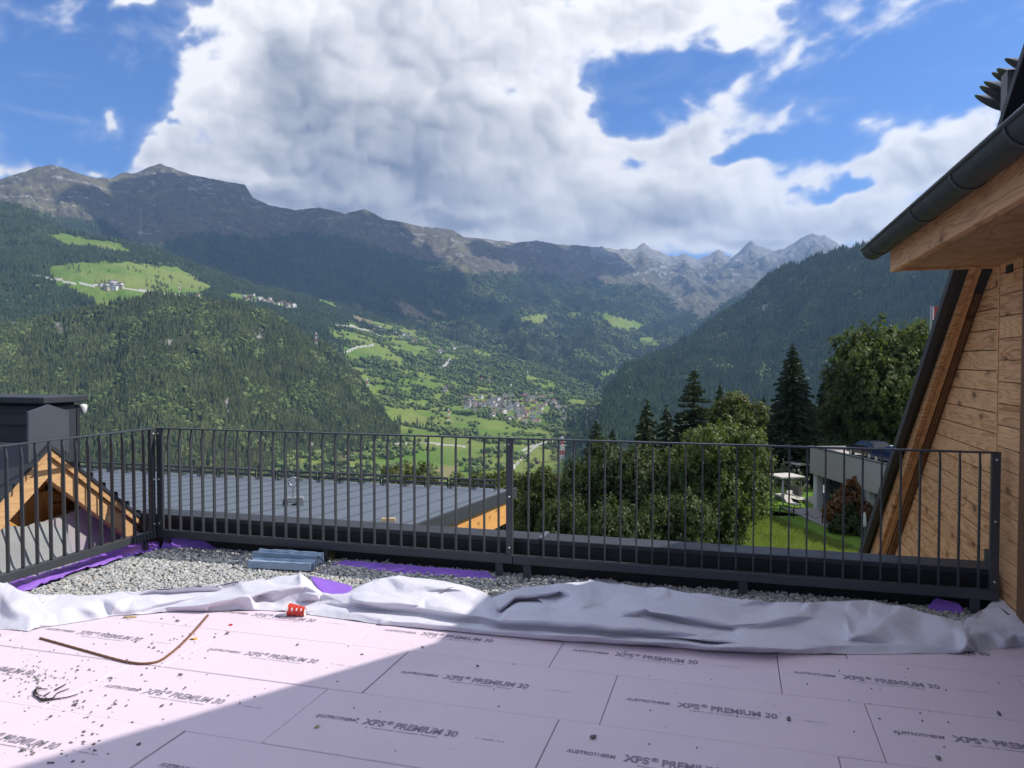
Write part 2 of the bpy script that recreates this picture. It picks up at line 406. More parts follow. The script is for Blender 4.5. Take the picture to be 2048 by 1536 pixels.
def scatter_object(name, pts, rot, scl, source, label, cat):
    """one object whose points carry instances of a source mesh object"""
    me = bpy.data.meshes.new(name); n = len(pts)
    me.vertices.add(n); me.vertices.foreach_set('co', np.ascontiguousarray(pts, np.float32).ravel())
    a = me.attributes.new('rot', 'FLOAT_VECTOR', 'POINT'); a.data.foreach_set('vector', np.ascontiguousarray(rot, np.float32).ravel())
    a = me.attributes.new('scl', 'FLOAT_VECTOR', 'POINT'); a.data.foreach_set('vector', np.ascontiguousarray(scl, np.float32).ravel())
    me.update()
    o = link(bpy.data.objects.new(name, me))
    ng = bpy.data.node_groups.new(name, 'GeometryNodeTree')
    ng.interface.new_socket('Geometry', in_out='INPUT', socket_type='NodeSocketGeometry')
    ng.interface.new_socket('Geometry', in_out='OUTPUT', socket_type='NodeSocketGeometry')
    N = ng.nodes; L = ng.links
    gi = N.new('NodeGroupInput'); go = N.new('NodeGroupOutput')
    mp = N.new('GeometryNodeMeshToPoints'); L.new(gi.outputs[0], mp.inputs['Mesh'])
    oi = N.new('GeometryNodeObjectInfo'); oi.inputs['Object'].default_value = source; oi.inputs['As Instance'].default_value = True
    ip = N.new('GeometryNodeInstanceOnPoints')
    L.new(mp.outputs[0], ip.inputs['Points']); L.new(oi.outputs['Geometry'], ip.inputs['Instance'])
    for nm, sock in (('rot', 'Rotation'), ('scl', 'Scale')):
        na = N.new('GeometryNodeInputNamedAttribute'); na.data_type = 'FLOAT_VECTOR'; na.inputs['Name'].default_value = nm
        L.new(na.outputs['Attribute'], ip.inputs[sock])
    L.new(ip.outputs[0], go.inputs[0])
    md = o.modifiers.new('scatter', 'NODES'); md.node_group = ng
    return tag(o, label, cat, kind='stuff')
def source_obj(name, me):
    return bpy.data.objects.new(name, me)     # not linked: only its copies stand in the scene
# ================================================================== LANDSCAPE
def terrain_mat():
    def f(nt, b):
        p = geopos(nt)
        big = nt.noise(p, 0.004, 5, 0.6); mid = nt.noise(p, 0.02, 5, 0.6); fine = nt.noise(p, 0.15, 4, 0.6)
        forest = nt.mix(mid, (0.035, 0.050, 0.022), (0.070, 0.085, 0.035))
        mead = nt.mix(nt.ss(big, 0.35, 0.65), (0.115, 0.205, 0.030), (0.215, 0.255, 0.060))
        mead = nt.mix(nt.m('MULTIPLY', nt.ss(mid, 0.5, 0.75), 0.5), mead, (0.22, 0.21, 0.085))
        mead = nt.mix(nt.m('MULTIPLY', nt.ss(fine, 0.45, 0.7), 0.25), mead, (0.07, 0.12, 0.02))
        alp = nt.mix(nt.ss(mid, 0.35, 0.65), (0.082, 0.074, 0.054), (0.150, 0.130, 0.086))
        alp = nt.mix(nt.ss(big, 0.5, 0.7), alp, (0.15, 0.145, 0.07))
        rk = nt.mix(nt.ss(mid, 0.3, 0.7), (0.15, 0.14, 0.125), (0.36, 0.34, 0.31))
        road = nt.mix(fine, (0.38, 0.36, 0.31), (0.52, 0.50, 0.45))
        a = nt.attr('alpine'); c = nt.mix(nt.ss(nt.m('ADD', a, nt.m('MULTIPLY', nt.m('SUBTRACT', mid, 0.5), 0.9)), 0.42, 0.58), forest, alp)
        k = nt.attr('rock'); c = nt.mix(nt.ss(nt.m('ADD', k, nt.m('MULTIPLY', nt.m('SUBTRACT', fine, 0.5), 1.1)), 0.42, 0.60), c, rk)
        w = nt.attr('meadow'); c = nt.mix(nt.ss(nt.m('ADD', w, nt.m('MULTIPLY', nt.m('SUBTRACT', fine, 0.5), 0.3)), 0.40, 0.60), c, mead)
        d = nt.attr('track'); c = nt.mix(nt.ss(d, 0.3, 0.7), c, road)
        dry = nt.attr('dry'); c = nt.mix(nt.m('MULTIPLY', dry, 0.75), c, (0.30, 0.235, 0.12))
        nt.put(b.inputs['Base Color'], c)
        b.inputs['Roughness'].default_value = 0.95; b.inputs['Specular IOR Level'].default_value = 0.15
        bump(nt, b, nt.m('ADD', mid, nt.m('MULTIPLY', fine, 0.4)), 0.6, 9.0)
    return material('terrain', f)

def row_interp(row, xs):
    a = np.array(row, float)
    return np.interp(xs, a[:, 0], a[:, 1]), np.interp(xs, a[:, 0], a[:, 2])

class Patch: pass
def hill(name, x0, x1, ncol, rows, subs, relief, masks=None, smooth_iter=10, crest_row=1):
    """rows run from behind the crest down to the foot; each row lists (px, py, distance)"""
    xs = np.linspace(x0, x1, ncol)
    Y = []; D = []
    rr = [row_interp(r, xs) for r in rows]
    ci = 0
    for i in range(len(rr) - 1):
        n = subs[i]
        for j in range(n):
            t = j / n
            Y.append(rr[i][0] * (1 - t) + rr[i + 1][0] * t); D.append(np.exp(np.log(rr[i][1]) * (1 - t) + np.log(rr[i + 1][1]) * t))
        if i + 1 == crest_row: ci = len(Y)
    Y.append(rr[-1][0]); D.append(rr[-1][1])
    Y = np.array(Y); D = np.array(D); nr = len(Y)
    for _ in range(smooth_iter):                          # round the kinks between rows, crest and foot stay
        Y2 = Y.copy(); D2 = D.copy()
        Y2[ci + 2:-1] = (Y[ci + 1:-2] + 2 * Y[ci + 2:-1] + Y[ci + 3:]) / 4
        D2[ci + 2:-1] = (D[ci + 1:-2] + 2 * D[ci + 2:-1] + D[ci + 3:]) / 4
        Y, D = Y2, D2
    X = np.repeat(xs[None], nr, 0)
    P0 = atD_np(X.ravel(), Y.ravel(), D.ravel())
    rowi = np.repeat(np.arange(nr), ncol)
    rel = relief(P0, X.ravel(), Y.ravel(), D.ravel(), np.clip(np.abs(rowi - ci) / 14.0, 0, 1), rowi <= ci)
    P = P0.copy(); P[:, 2] += rel
    idx = np.arange(nr * ncol).reshape(nr, ncol)
    q = np.stack([idx[:-1, :-1], idx[1:, :-1], idx[1:, 1:], idx[:-1, 1:]], -1).reshape(-1, 4)
    me = np_mesh(name, P, q, terrain_mat())
    o = link(bpy.data.objects.new(name, me)); o['kind'] = 'structure'
    h = Patch(); h.P = P.reshape(nr, ncol, 3); h.X = X; h.Y = Y; h.D = D; h.o = o; h.me = me; h.nr = nr; h.nc = ncol; h.ci = ci
    sx, sy = project_np(P); h.sx = sx.reshape(nr, ncol); h.sy = sy.reshape(nr, ncol)
    h.attr = {}
    for k in ('meadow', 'alpine', 'rock', 'track', 'dry'): h.attr[k] = np.zeros((nr, ncol), np.float32)
    if masks: masks(h)
    for k, a in h.attr.items():
        at = me.attributes.new(k, 'FLOAT', 'POINT'); at.data.foreach_set('value', np.ascontiguousarray(a, np.float32).ravel())
    return h

def sample_patch(h, n, weight, r0=None):
    """n random points on the patch, spread by true area times weight (0..1 per vertex)"""
    P = h.P; r0 = h.ci if r0 is None else r0
    A = P[r0:-1, :-1]; B_ = P[r0 + 1:, :-1]; Cc = P[r0:-1, 1:]
    area = np.linalg.norm(np.cross(B_ - A, Cc - A), axis=-1)
    w = weight[r0:-1, :-1] * area
    cdf = np.cumsum(w.ravel()); tot = cdf[-1]
    k = np.searchsorted(cdf, np.random.rand(n) * tot); k = np.clip(k, 0, w.size - 1)
    i, j = np.unravel_index(k, w.shape); i = i + r0
    u = np.random.rand(n)[:, None]; v = np.random.rand(n)[:, None]
    p = P[i, j] * (1 - u) * (1 - v) + P[i + 1, j] * u * (1 - v) + P[i, j + 1] * (1 - u) * v + P[i + 1, j + 1] * u * v
    return p, i, j, tot
def patch_point(h, px, py):
    """surface point of a patch nearest to a line of sight"""
    d = (h.sx - px) ** 2 + (h.sy - py) ** 2; d[:h.ci] = 1e9
    k = np.unravel_index(np.argmin(d), d.shape)
    return Vector(h.P[k])

def blurm(a, it=1):
    for _ in range(it):
        b = a.copy(); b[1:-1, 1:-1] = (a[1:-1, 1:-1] * 4 + a[:-2, 1:-1] + a[2:, 1:-1] + a[1:-1, :-2] + a[1:-1, 2:]) / 8; a = b
    return a

# ---- far range: long dark ridge on the left, jagged heads at the valley's end
CREST = [(-120,385,6600),(-80,372,6600),(0,360,6600),(40,347,6600),(70,336,6600),(105,331,6600),(128,337,6600),(150,345,6600),(165,351,6650),(195,356,6800),(225,357,7000),(245,346,7100),(270,348,7150),
 (300,335,7200),(320,328,7200),(345,337,7200),(380,350,7200),(430,360,7200),(490,371,7150),(505,396,7100),(540,412,7100),(590,421,7100),(640,416,7100),(690,428,7150),(730,419,7200),(770,440,7300),(800,444,7400),(840,454,7600),(873,455,7700),(904,461,7800),(928,475,7900),(960,478,8100),(993,482,8300),(1035,486,8500),(1075,482,8700),
 (1113,490,9000),(1150,491,9200),(1208,496,9800),(1232,502,10200),(1247,500,10400),(1270,502,10600),(1286,488,10800),(1300,498,11000),(1320,506,11200),(1339,516,11500),(1355,513,11600),(1370,510,11700),(1384,517,11800),(1397,521,12000),(1418,512,12100),
 (1438,499,12200),(1450,510,12300),(1462,517,12300),(1480,506,12400),(1494,489,12400),(1503,483,12400),(1520,495,12400),(1534,499,12500),(1545,503,12500),(1568,500,12500),(1590,487,12600),(1608,476,12600),(1623,470,12600),(1645,472,12600),(1660,478,12600),(1681,493,12600),(1720,500,12600),(1760,486,12600),(1800,494,12600),(1900,490,12600)]
FAR_ROWS = [[(x, y + 60, d + 1500) for x, y, d in CREST], CREST,
 [(-120,430,5900),(0,425,5900),(200,430,6100),(320,410,6500),(500,450,6500),(700,490,6500),(800,505,6700),(900,520,7000),(1000,530,7300),(1100,540,7700),(1200,545,8300),(1286,540,9300),(1340,548,10200),(1400,548,10600),(1438,545,10800),(1503,540,11000),(1623,535,11000),(1900,540,11000)],
 [(-120,500,5300),(0,500,5300),(250,500,5300),(480,560,5500),(640,580,5500),(800,590,5600),(900,600,5800),(1000,600,6000),(1100,600,6300),(1200,600,6600),(1300,600,7200),(1370,598,8200),(1420,590,8600),(1500,580,8800),(1623,580,8800),(1900,580,8800)],
 [(-120,600,4900),(0,600,4900),(300,600,4900),(600,660,4700),(800,680,4600),(950,680,4600),(1050,690,4600),(1150,690,4700),(1250,690,5000),(1330,690,5400),(1370,660,6000),(1420,640,6600),(1500,640,6800),(1900,640,6800)],
 [(-120,700,4500),(300,700,4500),(700,740,4200),(900,770,4000),(1100,780,3700),(1200,790,3500),(1260,790,3600),(1330,780,3900),(1420,760,4300),(1900,760,4500)]]
def far_relief(P, X, Y, D, fall, back):
    az = np.arctan2(P[:, 0], P[:, 1])
    tan = az * 7000.0
    g = ridged(tan / 620.0 + 0.6 * fbm(P[:, 0] / 1500, P[:, 1] / 1500, 3), D / 2600.0, 5, 0.55)
    k = fbm(P[:, 0] / 420.0, P[:, 1] / 420.0, 5)
    small = ridged(P[:, 0] / 130.0, P[:, 1] / 130.0, 4)
    jag = np.where(X > 1200, 1.0, 0.45)
    amp = (0.06 + 0.94 * fall)
    crag = np.where(fall < 0.15, 1, 0) * ridged(tan / 90.0, D / 900.0, 4) * 26 * jag
    return np.where(back, 0, 170 * (g - 0.55) * amp * (D / 7000) + 70 * k * amp + 22 * (small - 0.5) * amp) + crag * (D / 9000)
TREELINE = [(-120,410),(0,418),(60,425),(120,440),(200,432),(260,478),(300,492),(400,470),(520,468),(600,470),(700,480),(800,500),(870,528),(930,548),(1000,545),(1100,556),(1180,560),(1260,570),(1320,585),(1370,625),(1400,645),(1440,615),(1500,590),(1560,560),(1900,560)]
FAR_MEADOWS = [[(1180,622),(1215,626),(1260,640),(1300,650),(1290,656),(1245,662),(1215,645),(1195,632)],
 [(1272,675),(1305,672),(1322,688),(1318,694),(1285,690)],[(1040,635),(1075,628),(1100,628),(1090,640),(1070,648),(1045,645)],[(1128,626),(1160,622),(1165,634),(1140,636)],
 [(1195,742),(1235,738),(1240,746),(1205,750)],[(1200,742),(1228,744),(1228,752),(1206,752)]]
FAR_DRY = [[(784,600),(820,608),(850,628),(880,648),(920,660),(900,655),(850,645),(810,632)],[(855,616),(885,622),(895,634),(870,632)]]
def far_masks(h):
    tl = np.interp(h.sx, *np.array(TREELINE).T)
    nz = fbm(h.P[..., 0] / 500, h.P[..., 1] / 500, 4)
    h.attr['alpine'] = (1 / (1 + np.exp((h.sy - tl - 22 * nz) / 7))).astype(np.float32)
    d = np.interp(h.sx.ravel(), [c[0] for c in CREST], [c[1] for c in CREST]).reshape(h.sx.shape)
    rk = np.exp(-np.clip(h.sy - d, 0, None) / 26.0) * np.where(h.sx > 1180, 0.9, 0.28)
    rk += 0.55 * (ridged(h.P[..., 0] / 260, h.P[..., 2] / 120, 4) > 0.72) * h.attr['alpine']
    h.attr['rock'] = np.clip(rk, 0, 1).astype(np.float32)
    m = np.zeros(h.sx.shape, bool)
    for pl in FAR_MEADOWS: m |= in_poly(h.sx, h.sy, pl)
    h.attr['meadow'] = blurm(m.astype(np.float32))
    m = np.zeros(h.sx.shape, bool)
    for pl in FAR_DRY: m |= in_poly(h.sx, h.sy, pl)
    h.attr['dry'] = blurm(m.astype(np.float32))
    tr = near_line(h.sx, h.sy, [(0,395),(60,392),(100,400),(150,392),(190,398),(222,412)], 1.6) | near_line(h.sx, h.sy, [(60,392),(75,412),(95,420),(160,410)], 1.3) | near_line(h.sx, h.sy, [(283,462),(270,464),(300,468),(318,462)], 1.5) | near_line(h.sx, h.sy, [(281,420),(281,480)], 1.5)
    h.attr['track'] = tr.astype(np.float32) * 0.55
far = hill('mountain', -120, 1900, 620, FAR_ROWS, [4, 34, 40, 40, 26], far_relief, far_masks, 14)

# ---- spur in the valley behind the right-hand slope
SPUR = [(1250,770,4700),(1300,735,4900),(1330,712,5100),(1370,668,5500),(1400,645,5700),(1450,607,6100),(1500,580,6500),(1560,549,6900),(1600,536,7200),(1700,505,7800),(1800,490,8200),(1900,480,8400)]
spur = hill('mountain_spur', 1240, 1900, 200, [[(x, y + 40, d + 900) for x, y, d in SPUR], SPUR, [(x, min(y + 90, 800), d - 1500) for x, y, d in SPUR], [(x, max(y + 180, 830), d - 2300) for x, y, d in SPUR]], [3, 30, 12],
            lambda P, X, Y, D, fall, back: np.where(back, 0, 70 * fbm(P[:, 0] / 500, P[:, 1] / 500, 5) * fall),
            lambda h: h.attr.__setitem__('alpine', (1 / (1 + np.exp((h.sy - np.interp(h.sx, [1240, 1450, 1560, 1900], [600, 590, 570, 560])) / 6))).astype(np.float32)))

# ---- sunny side of the valley: alps, villages, meadows down to the floor
ASH = [(-120,385,4700),(0,405,4600),(60,420,4500),(100,452,4400),(160,468,4300),(246,485,4200),(300,500,4200),(362,519,4250),(444,546,4350),(513,570,4450),(581,584,4500),(634,597,4600),(668,605,4650),(703,619,4700),(747,633,4700),(791,646,4650),(832,657,4600),(900,683,4400),(960,700,4200),(1020,715,4050),(1080,735,3900),(1140,757,3700),(1190,778,3500),(1210,795,3300),(1260,830,3000)]
ALP_ROWS = [[(x, y + 30, d + 900) for x, y, d in ASH], ASH,
 [(-120,560,3500),(100,540,3500),(250,560,3350),(430,600,3300),(560,640,3300),(700,690,3300),(850,725,3350),(960,748,3350),(1080,780,3200),(1180,815,2900),(1260,850,2700)],
 [(-120,690,2800),(250,690,2800),(560,730,2700),(700,780,2550),(850,815,2500),(960,830,2480),(1080,850,2400),(1180,865,2200),(1260,890,2100)],
 [(-120,840,2000),(250,850,2000),(560,870,1900),(700,890,1780),(850,900,1760),(1000,905,1740),(1180,915,1650),(1260,930,1600)],
 [(-120,1030,1250),(600,1030,1250),(850,1030,1250),(1260,1040,1200)]]
def alp_relief(P, X, Y, D, fall, back):
    a = fbm(P[:, 0] / 420, P[:, 1] / 420, 5); b = fbm(P[:, 0] / 110, P[:, 1] / 110, 4)
    low = np.clip((Y - 850) / 60, 0, 1)
    return np.where(back, 0, (34 * a + 8 * b) * fall * (1 - 0.8 * low))
MEADOWS = [
 [(95,468),(130,465),(180,478),(240,488),(262,500),(250,505),(200,498),(150,490),(115,484)],
 [(97,535),(140,527),(200,523),(260,524),(320,530),(360,536),(385,550),(410,565),(430,580),(400,590),(300,593),(240,603),(190,622),(185,600),(150,580),(110,568)],
 [(440,590),(470,585),(500,590),(540,600),(590,612),(600,622),(560,618),(520,608),(470,600)],
 [(620,593),(660,602),(690,618),(660,615),(635,605)],
 [(735,640),(790,648),(830,660),(832,668),(790,665),(750,655)],
 [(690,690),(720,684),(760,690),(800,712),(812,728),(800,738),(760,725),(720,715),(700,722),(688,705)],
 [(752,672),(800,680),(850,695),(868,710),(862,722),(830,712),(790,700),(760,688)],
 [(930,700),(960,698),(985,708),(975,716),(940,712)],
 [(1050,745),(1075,755),(1120,768),(1128,778),(1105,782),(1075,772),(1055,762)],
 [(1095,766),(1118,768),(1125,776),(1108,778)],[(1060,785),(1100,784),(1110,796),(1075,798)],[(1130,797),(1165,793),(1178,800),(1160,812),(1140,812)],
 [(950,772),(985,775),(992,784),(960,786)],[(950,800),(985,806),(970,810),(950,806)],[(995,815),(1010,822),(1018,832),(1000,830)],
 [(715,742),(745,770),(770,800),(800,820),(780,822),(740,800),(720,770)],
 [(760,822),(820,818),(880,822),(940,830),(985,840),(1040,848),(1080,852),(1100,868),(1108,878),(1085,885),(1000,880),(900,866),(830,850),(775,840)],
 [(770,850),(830,855),(900,872),(1000,888),(1060,888),(1118,905),(1130,922),(1130,938),(1090,945),(1040,950),(980,960),(900,970),(820,962),(760,945),(700,935),(690,915),(740,900),(790,890),(760,870)],
 [(560,905),(600,900),(640,905),(660,925),(620,930),(570,925)],
 [(1030,930),(1110,930),(1140,945),(1130,960),(1060,965)],
]
ROADS = [[(50,548),(97,556),(150,566),(190,571),(250,577),(310,585),(372,592)],[(1040,905),(1060,893),(1085,886),(1108,880)],[(1028,935),(1045,915),(1062,900),(1078,888)],
 [(640,648),(700,652),(740,664),(760,672)],[(690,705),(715,694),(745,690)],[(900,716),(893,728),(880,738)],[(1042,752),(1056,744)],[(760,888),(850,885),(930,893)]]
ALP_DRY = [[(770,945),(800,932),(840,930),(845,950),(800,965)],[(850,955),(880,932),(920,928),(915,945),(890,960)],[(660,920),(700,905),(720,905),(700,925)],[(700,628),(745,640),(740,648),(705,640)]]
def alp_masks(h):
    m = in_poly(h.sx, h.sy, [(700,735),(760,730),(850,745),(900,760),(1000,790),(1060,812),(1100,850),(1120,890),(1000,885),(880,850),(800,830),(740,790)]) & (fbm(h.P[..., 0] / 130, h.P[..., 1] / 130, 4) + 0.35 * fbm(h.P[..., 0] / 40, h.P[..., 1] / 40, 2) > -0.10)
    m |= in_poly(h.sx, h.sy, [(700,640),(800,660),(900,690),(950,712),(900,722),(800,700),(740,690),(690,690),(650,660)]) & (fbm(h.P[..., 0] / 160 + 4, h.P[..., 1] / 160, 4) > -0.12)
    m |= ((h.sx - 1035) / 75) ** 2 + ((h.sy - 818) / 26) ** 2 < 0.75
    jx = h.sx + 5 * fbm(h.P[..., 0] / 60, h.P[..., 1] / 60, 3); jy = h.sy + 4 * fbm(h.P[..., 0] / 60 + 9, h.P[..., 1] / 60, 3)
    for pl in MEADOWS: m |= in_poly(jx, jy, pl)
    h.attr['meadow'] = blurm(m.astype(np.float32))
    t = np.zeros(h.sx.shape, bool)
    for r in ROADS: t |= near_line(h.sx, h.sy, r, 1.9)
    h.attr['track'] = t.astype(np.float32)
    m = np.zeros(h.sx.shape, bool)
    for pl in ALP_DRY: m |= in_poly(jx, jy, pl)
    h.attr['dry'] = blurm(m.astype(np.float32), 2)
    cl = in_poly(jx, jy, [(1100,800),(1150,815),(1200,812),(1212,850),(1190,862),(1150,850),(1120,835)]) | near_line(h.sx, h.sy, [(900,715),(893,730)], 6)
    h.attr['rock'] = blurm(cl.astype(np.float32), 2) * 0.62
alp = hill('hillside', -120, 1260, 560, ALP_ROWS, [3, 44, 40, 44, 30], alp_relief, alp_masks, 12)

# ---- wooded knoll in front of it on the left
KN = [(-140,668,2450),(-60,655,2450),(60,640,2450),(130,630,2450),(188,622,2400),(260,600,2350),(330,592,2320),(400,597,2320),(470,606,2320),(540,630,2330),(600,660,2340),(650,692,2340),(690,722,2330),(712,752,2280),(742,790,2200),(765,822,2120),(785,848,2020),(800,866,1900)]
KFOOT = lambda x: float(np.interp(x, [-140, 480, 600, 700, 800], [985, 985, 938, 908, 876])); KFD = lambda x, d: float(np.interp(x, [-140, 480, 600, 700, 800], [d - 900, d - 900, 1660, 1720, 1830]))
KN_ROWS = [[(x, y + 50, d + 350) for x, y, d in KN], KN,
 [(x, y + (KFOOT(x) - y) * 0.34, d + (KFD(x, d) - d) * 0.36) for x, y, d in KN], [(x, y + (KFOOT(x) - y) * 0.69, d + (KFD(x, d) - d) * 0.71) for x, y, d in KN], [(x, KFOOT(x), KFD(x, d)) for x, y, d in KN], [((x, 1080, 900) if x < 500 else (x, KFOOT(x) + 25, KFD(x, d) + 150)) for x, y, d in KN]]
def kn_relief(P, X, Y, D, fall, back):
    a = ridged(np.arctan2(P[:, 0], P[:, 1]) * 2200 / 210, D / 800, 4); b = fbm(P[:, 0] / 90, P[:, 1] / 90, 4)
    return np.where(back, 0, (26 * (a - 0.55) + 7 * b) * fall)
def kn_masks(h):
    pts = [(115,660,14),(30,640,10),(338,688,9),(520,664,12),(285,660,8),(380,640,9),(560,720,8),(452,820,9),(455,800,6),(620,885,8),(50,690,8)]
    k = np.zeros(h.sx.shape, np.float32)
    for x, y, r in pts: k += np.exp(-(((h.sx - x) / r) ** 2 + ((h.sy - y) / (r * 1.3)) ** 2))
    h.attr['rock'] = np.clip(k, 0, 1)
    m = near_line(h.sx, h.sy, [(165,834),(200,828),(330,822),(430,806),(470,800),(560,790)], 1.8) | near_line(h.sx, h.sy, [(455,800),(452,850)], 2.2)
    h.attr['track'] = m.astype(np.float32) * 0.5
    h.attr['meadow'] = np.zeros(h.sx.shape, np.float32)
knoll = hill('wooded_hill', -140, 800, 360, KN_ROWS, [3, 36, 36, 30, 8], kn_relief, kn_masks, 12)

# ---- steep wooded slope on the right
RS = [(1205,850,2100),(1207,815,2200),(1208,792,2300),(1230,764,2500),(1247,737,2650),(1319,712,2950),(1373,682,3150),(1425,644,3350),(1476,612,3500),(1510,579,3550),(1544,548,3600),(1578,534,3550),(1613,523,3450),(1681,501,3350),(1749,483,3250),(1800,476,3150),(1900,455,3000),(2100,420,2800)]
RS_ROWS = [[(x, y + 40, d + 500) for x, y, d in RS], RS,
 [(x, y + (900 - y) * 0.35, d * 0.80) for x, y, d in RS], [(x, y + (930 - y) * 0.72, d * 0.62) for x, y, d in RS], [(x, max(950, y + 60), d * 0.48) for x, y, d in RS], [(x, 1060, 850) for x, y, d in RS]]
def rs_relief(P, X, Y, D, fall, back):
    a = ridged(P[:, 1] / 260 + 0.4 * fbm(P[:, 0] / 300, P[:, 1] / 300, 2), P[:, 0] / 700, 4); b = fbm(P[:, 0] / 110, P[:, 1] / 110, 4)
    return np.where(back, 0, (30 * (a - 0.55) + 9 * b) * fall)
def rs_masks(h):
    pts = [(1545,590,26,16),(1520,615,20,12),(1580,560,24,10),(1590,600,18,8),(1680,545,18,7),(1720,590,26,7),(1690,620,26,6),(1260,775,10,10),(1255,800,8,12),(1510,790,14,7),(1600,660,16,7)]
    k = np.zeros(h.sx.shape, np.float32)
    for x, y, rx, ry in pts: k += 0.7 * np.exp(-(((h.sx - x) / rx) ** 2 + ((h.sy - y) / ry) ** 2))
    h.attr['rock'] = np.clip(k * (0.6 + 0.8 * ridged(h.P[..., 0] / 60, h.P[..., 1] / 60, 3)), 0, 1).astype(np.float32)
right = hill('wooded_slope', 1205, 2100, 380, RS_ROWS, [3, 40, 40, 34, 10], rs_relief, rs_masks, 12)

# ---- base sheet under everything
def base_ground():
    n = 80; r = 19000; g = np.linspace(-r, r, n); XX, YY = np.meshgrid(g, g)
    ZZ = -420 + 25 * fbm(XX / 3000, YY / 3000, 3)
    P = np.stack([XX, YY, ZZ], -1).reshape(-1, 3); idx = np.arange(n * n).reshape(n, n)
    q = np.stack([idx[:-1, :-1], idx[:-1, 1:], idx[1:, 1:], idx[1:, :-1]], -1).reshape(-1, 4)
    o = link(bpy.data.objects.new('valley_ground', np_mesh('valley_ground', P, q, terrain_mat()))); o['kind'] = 'structure'
base_ground()

# ------------------------------------------------------------------ forests
def leafy(name, c1, c2, hue=0.0, trans=0.0):
    def f(nt, b):
        r = orand(nt); p = geopos(nt)
        n = nt.noise(p, 0.012, 3)
        c = nt.mix(r, c1, c2)
        c = nt.mix(nt.m('MULTIPLY', nt.ss(n, 0.45, 0.7), 0.35), c, tuple(x * 1.5 for x in c2))
        nt.put(b.inputs['Base Color'], c); b.inputs['Roughness'].default_value = 0.9; b.inputs['Specular IOR Level'].default_value = 0.15
    return material(name, f)
def far_conifer(seed):
    rnd = random.Random(seed); mb = MB()
    tiers = 5; seg = 7
    for t in range(tiers):
        z0 = 0.06 + t * 0.175; z1 = z0 + 0.34 - t * 0.02; r = 0.19 * (1 - t / (tiers + 0.6)) * rnd.uniform(0.88, 1.1)
        z1 = min(z1, 1.0)
        vs = [(0, 0, z1)]
        for k in range(seg * 2):
            a = math.pi * k / seg + t * 0.7; q = r * (1.0 if k % 2 == 0 else 0.52) * rnd.uniform(0.85, 1.15)
            vs.append((q * math.cos(a), q * math.sin(a), z0 + (0.0 if k % 2 == 0 else 0.05)))
        mb.add(vs, [(0, 1 + k, 1 + (k + 1) % (seg * 2)) for k in range(seg * 2)])
    return mb
def far_round(seed):
    bm = bmesh.new(); bmesh.ops.create_icosphere(bm, subdivisions=2, radius=0.36); rnd = random.Random(seed)
    for v in bm.verts:
        v.co *= rnd.uniform(0.72, 1.2); v.co.z = v.co.z * 1.15 + 0.52
    mb = MB(); bm.verts.index_update(); mb.add([v.co[:] for v in bm.verts], [[v.index for v in f.verts] for f in bm.faces]); bm.free()
    return mb
def src(mb, name, mat):
    me = bpy.data.meshes.new(name); me.from_pydata(mb.v, [], mb.f); me.update(); me.materials.append(mat); return source_obj(name, me)
SPR_A = src(far_conifer(1), 'spruce_shape', leafy('spruce_far', (0.042, 0.072, 0.036), (0.105, 0.142, 0.064)))
SPR_B = src(far_conifer(5), 'pine_shape', leafy('pine_far', (0.066, 0.088, 0.036), (0.185, 0.205, 0.082)))
RND_A = src(far_round(2), 'broadleaf_shape', leafy('broadleaf_far', (0.080, 0.120, 0.038), (0.165, 0.205, 0.072)))

def forest(name, h, n, weight, hmin, hmax, source, label, fat=1.0):
    p, i, j, tot = sample_patch(h, n, weight)
    m = len(p); s = np.random.uniform(hmin, hmax, m)
    clump = 0.88 + 0.55 * fbm(p[:, 0] / 120, p[:, 1] / 120, 3); s = s * clump
    rot = np.zeros((m, 3)); rot[:, 2] = np.random.rand(m) * 6.28; rot[:, 0] = np.random.normal(0, 0.03, m); rot[:, 1] = np.random.normal(0, 0.03, m)
    w = s * np.random.uniform(0.85, 1.25, m) * fat
    p[:, 2] -= 0.6
    scatter_object(name, p, rot, np.stack([w, w, s], -1), source, label, 'forest')
    return tot / 1e6
def gaps(h, sc=90, lo=-0.15): return np.clip((fbm(h.P[..., 0] / sc, h.P[..., 1] / sc, 4) - lo) * 3.0, 0.12, 1.0)
# visible-side weights
wf = (1 - far.attr['meadow']) * np.clip(1 - 1.4 * far.attr['alpine'], 0, 1) * (1 - far.attr['dry']) * gaps(far, 260) * (far.sy < 800)
A1 = forest('far_forest', far, 95000, wf, 20, 34, SPR_A, 'blue green conifer forest covering the far mountainsides', 1.5)
wfr = (1 - far.attr['meadow']) * np.clip(1 - 1.4 * far.attr['alpine'], 0, 1) * np.clip(fbm(far.P[..., 0] / 300, far.P[..., 1] / 300, 3) * 3, 0, 1) * (far.sx > 850)
forest('far_broadleaf_wood', far, 14000, wfr, 16, 24, RND_A, 'paler broadleaf wood on the lower far mountainsides', 1.3)
ws = np.clip(1 - 1.5 * spur.attr['alpine'], 0, 1) * gaps(spur, 200); forest('spur_forest', spur, 14000, ws, 20, 32, SPR_A, 'dark conifer forest on the spur behind the right slope', 1.4)
wa = (1 - alp.attr['meadow']) * (1 - alp.attr['track']) * (1 - alp.attr['dry']) * (1 - 0.8 * alp.attr['rock']) * gaps(alp, 110, -0.1)
upper = np.clip((760 - alp.sy) / 60 + (560 - alp.sx) / 200, 0, 1)
forest('hillside_forest', alp, 52000, wa * (0.10 + 0.9 * upper), 17, 27, SPR_A, 'dark conifer forest round the hillside meadows', 1.15)
forest('hillside_broadleaf', alp, 13000, wa * (1 - 0.9 * upper), 9, 17, RND_A, 'bushy broadleaf trees between the valley meadows', 1.25)
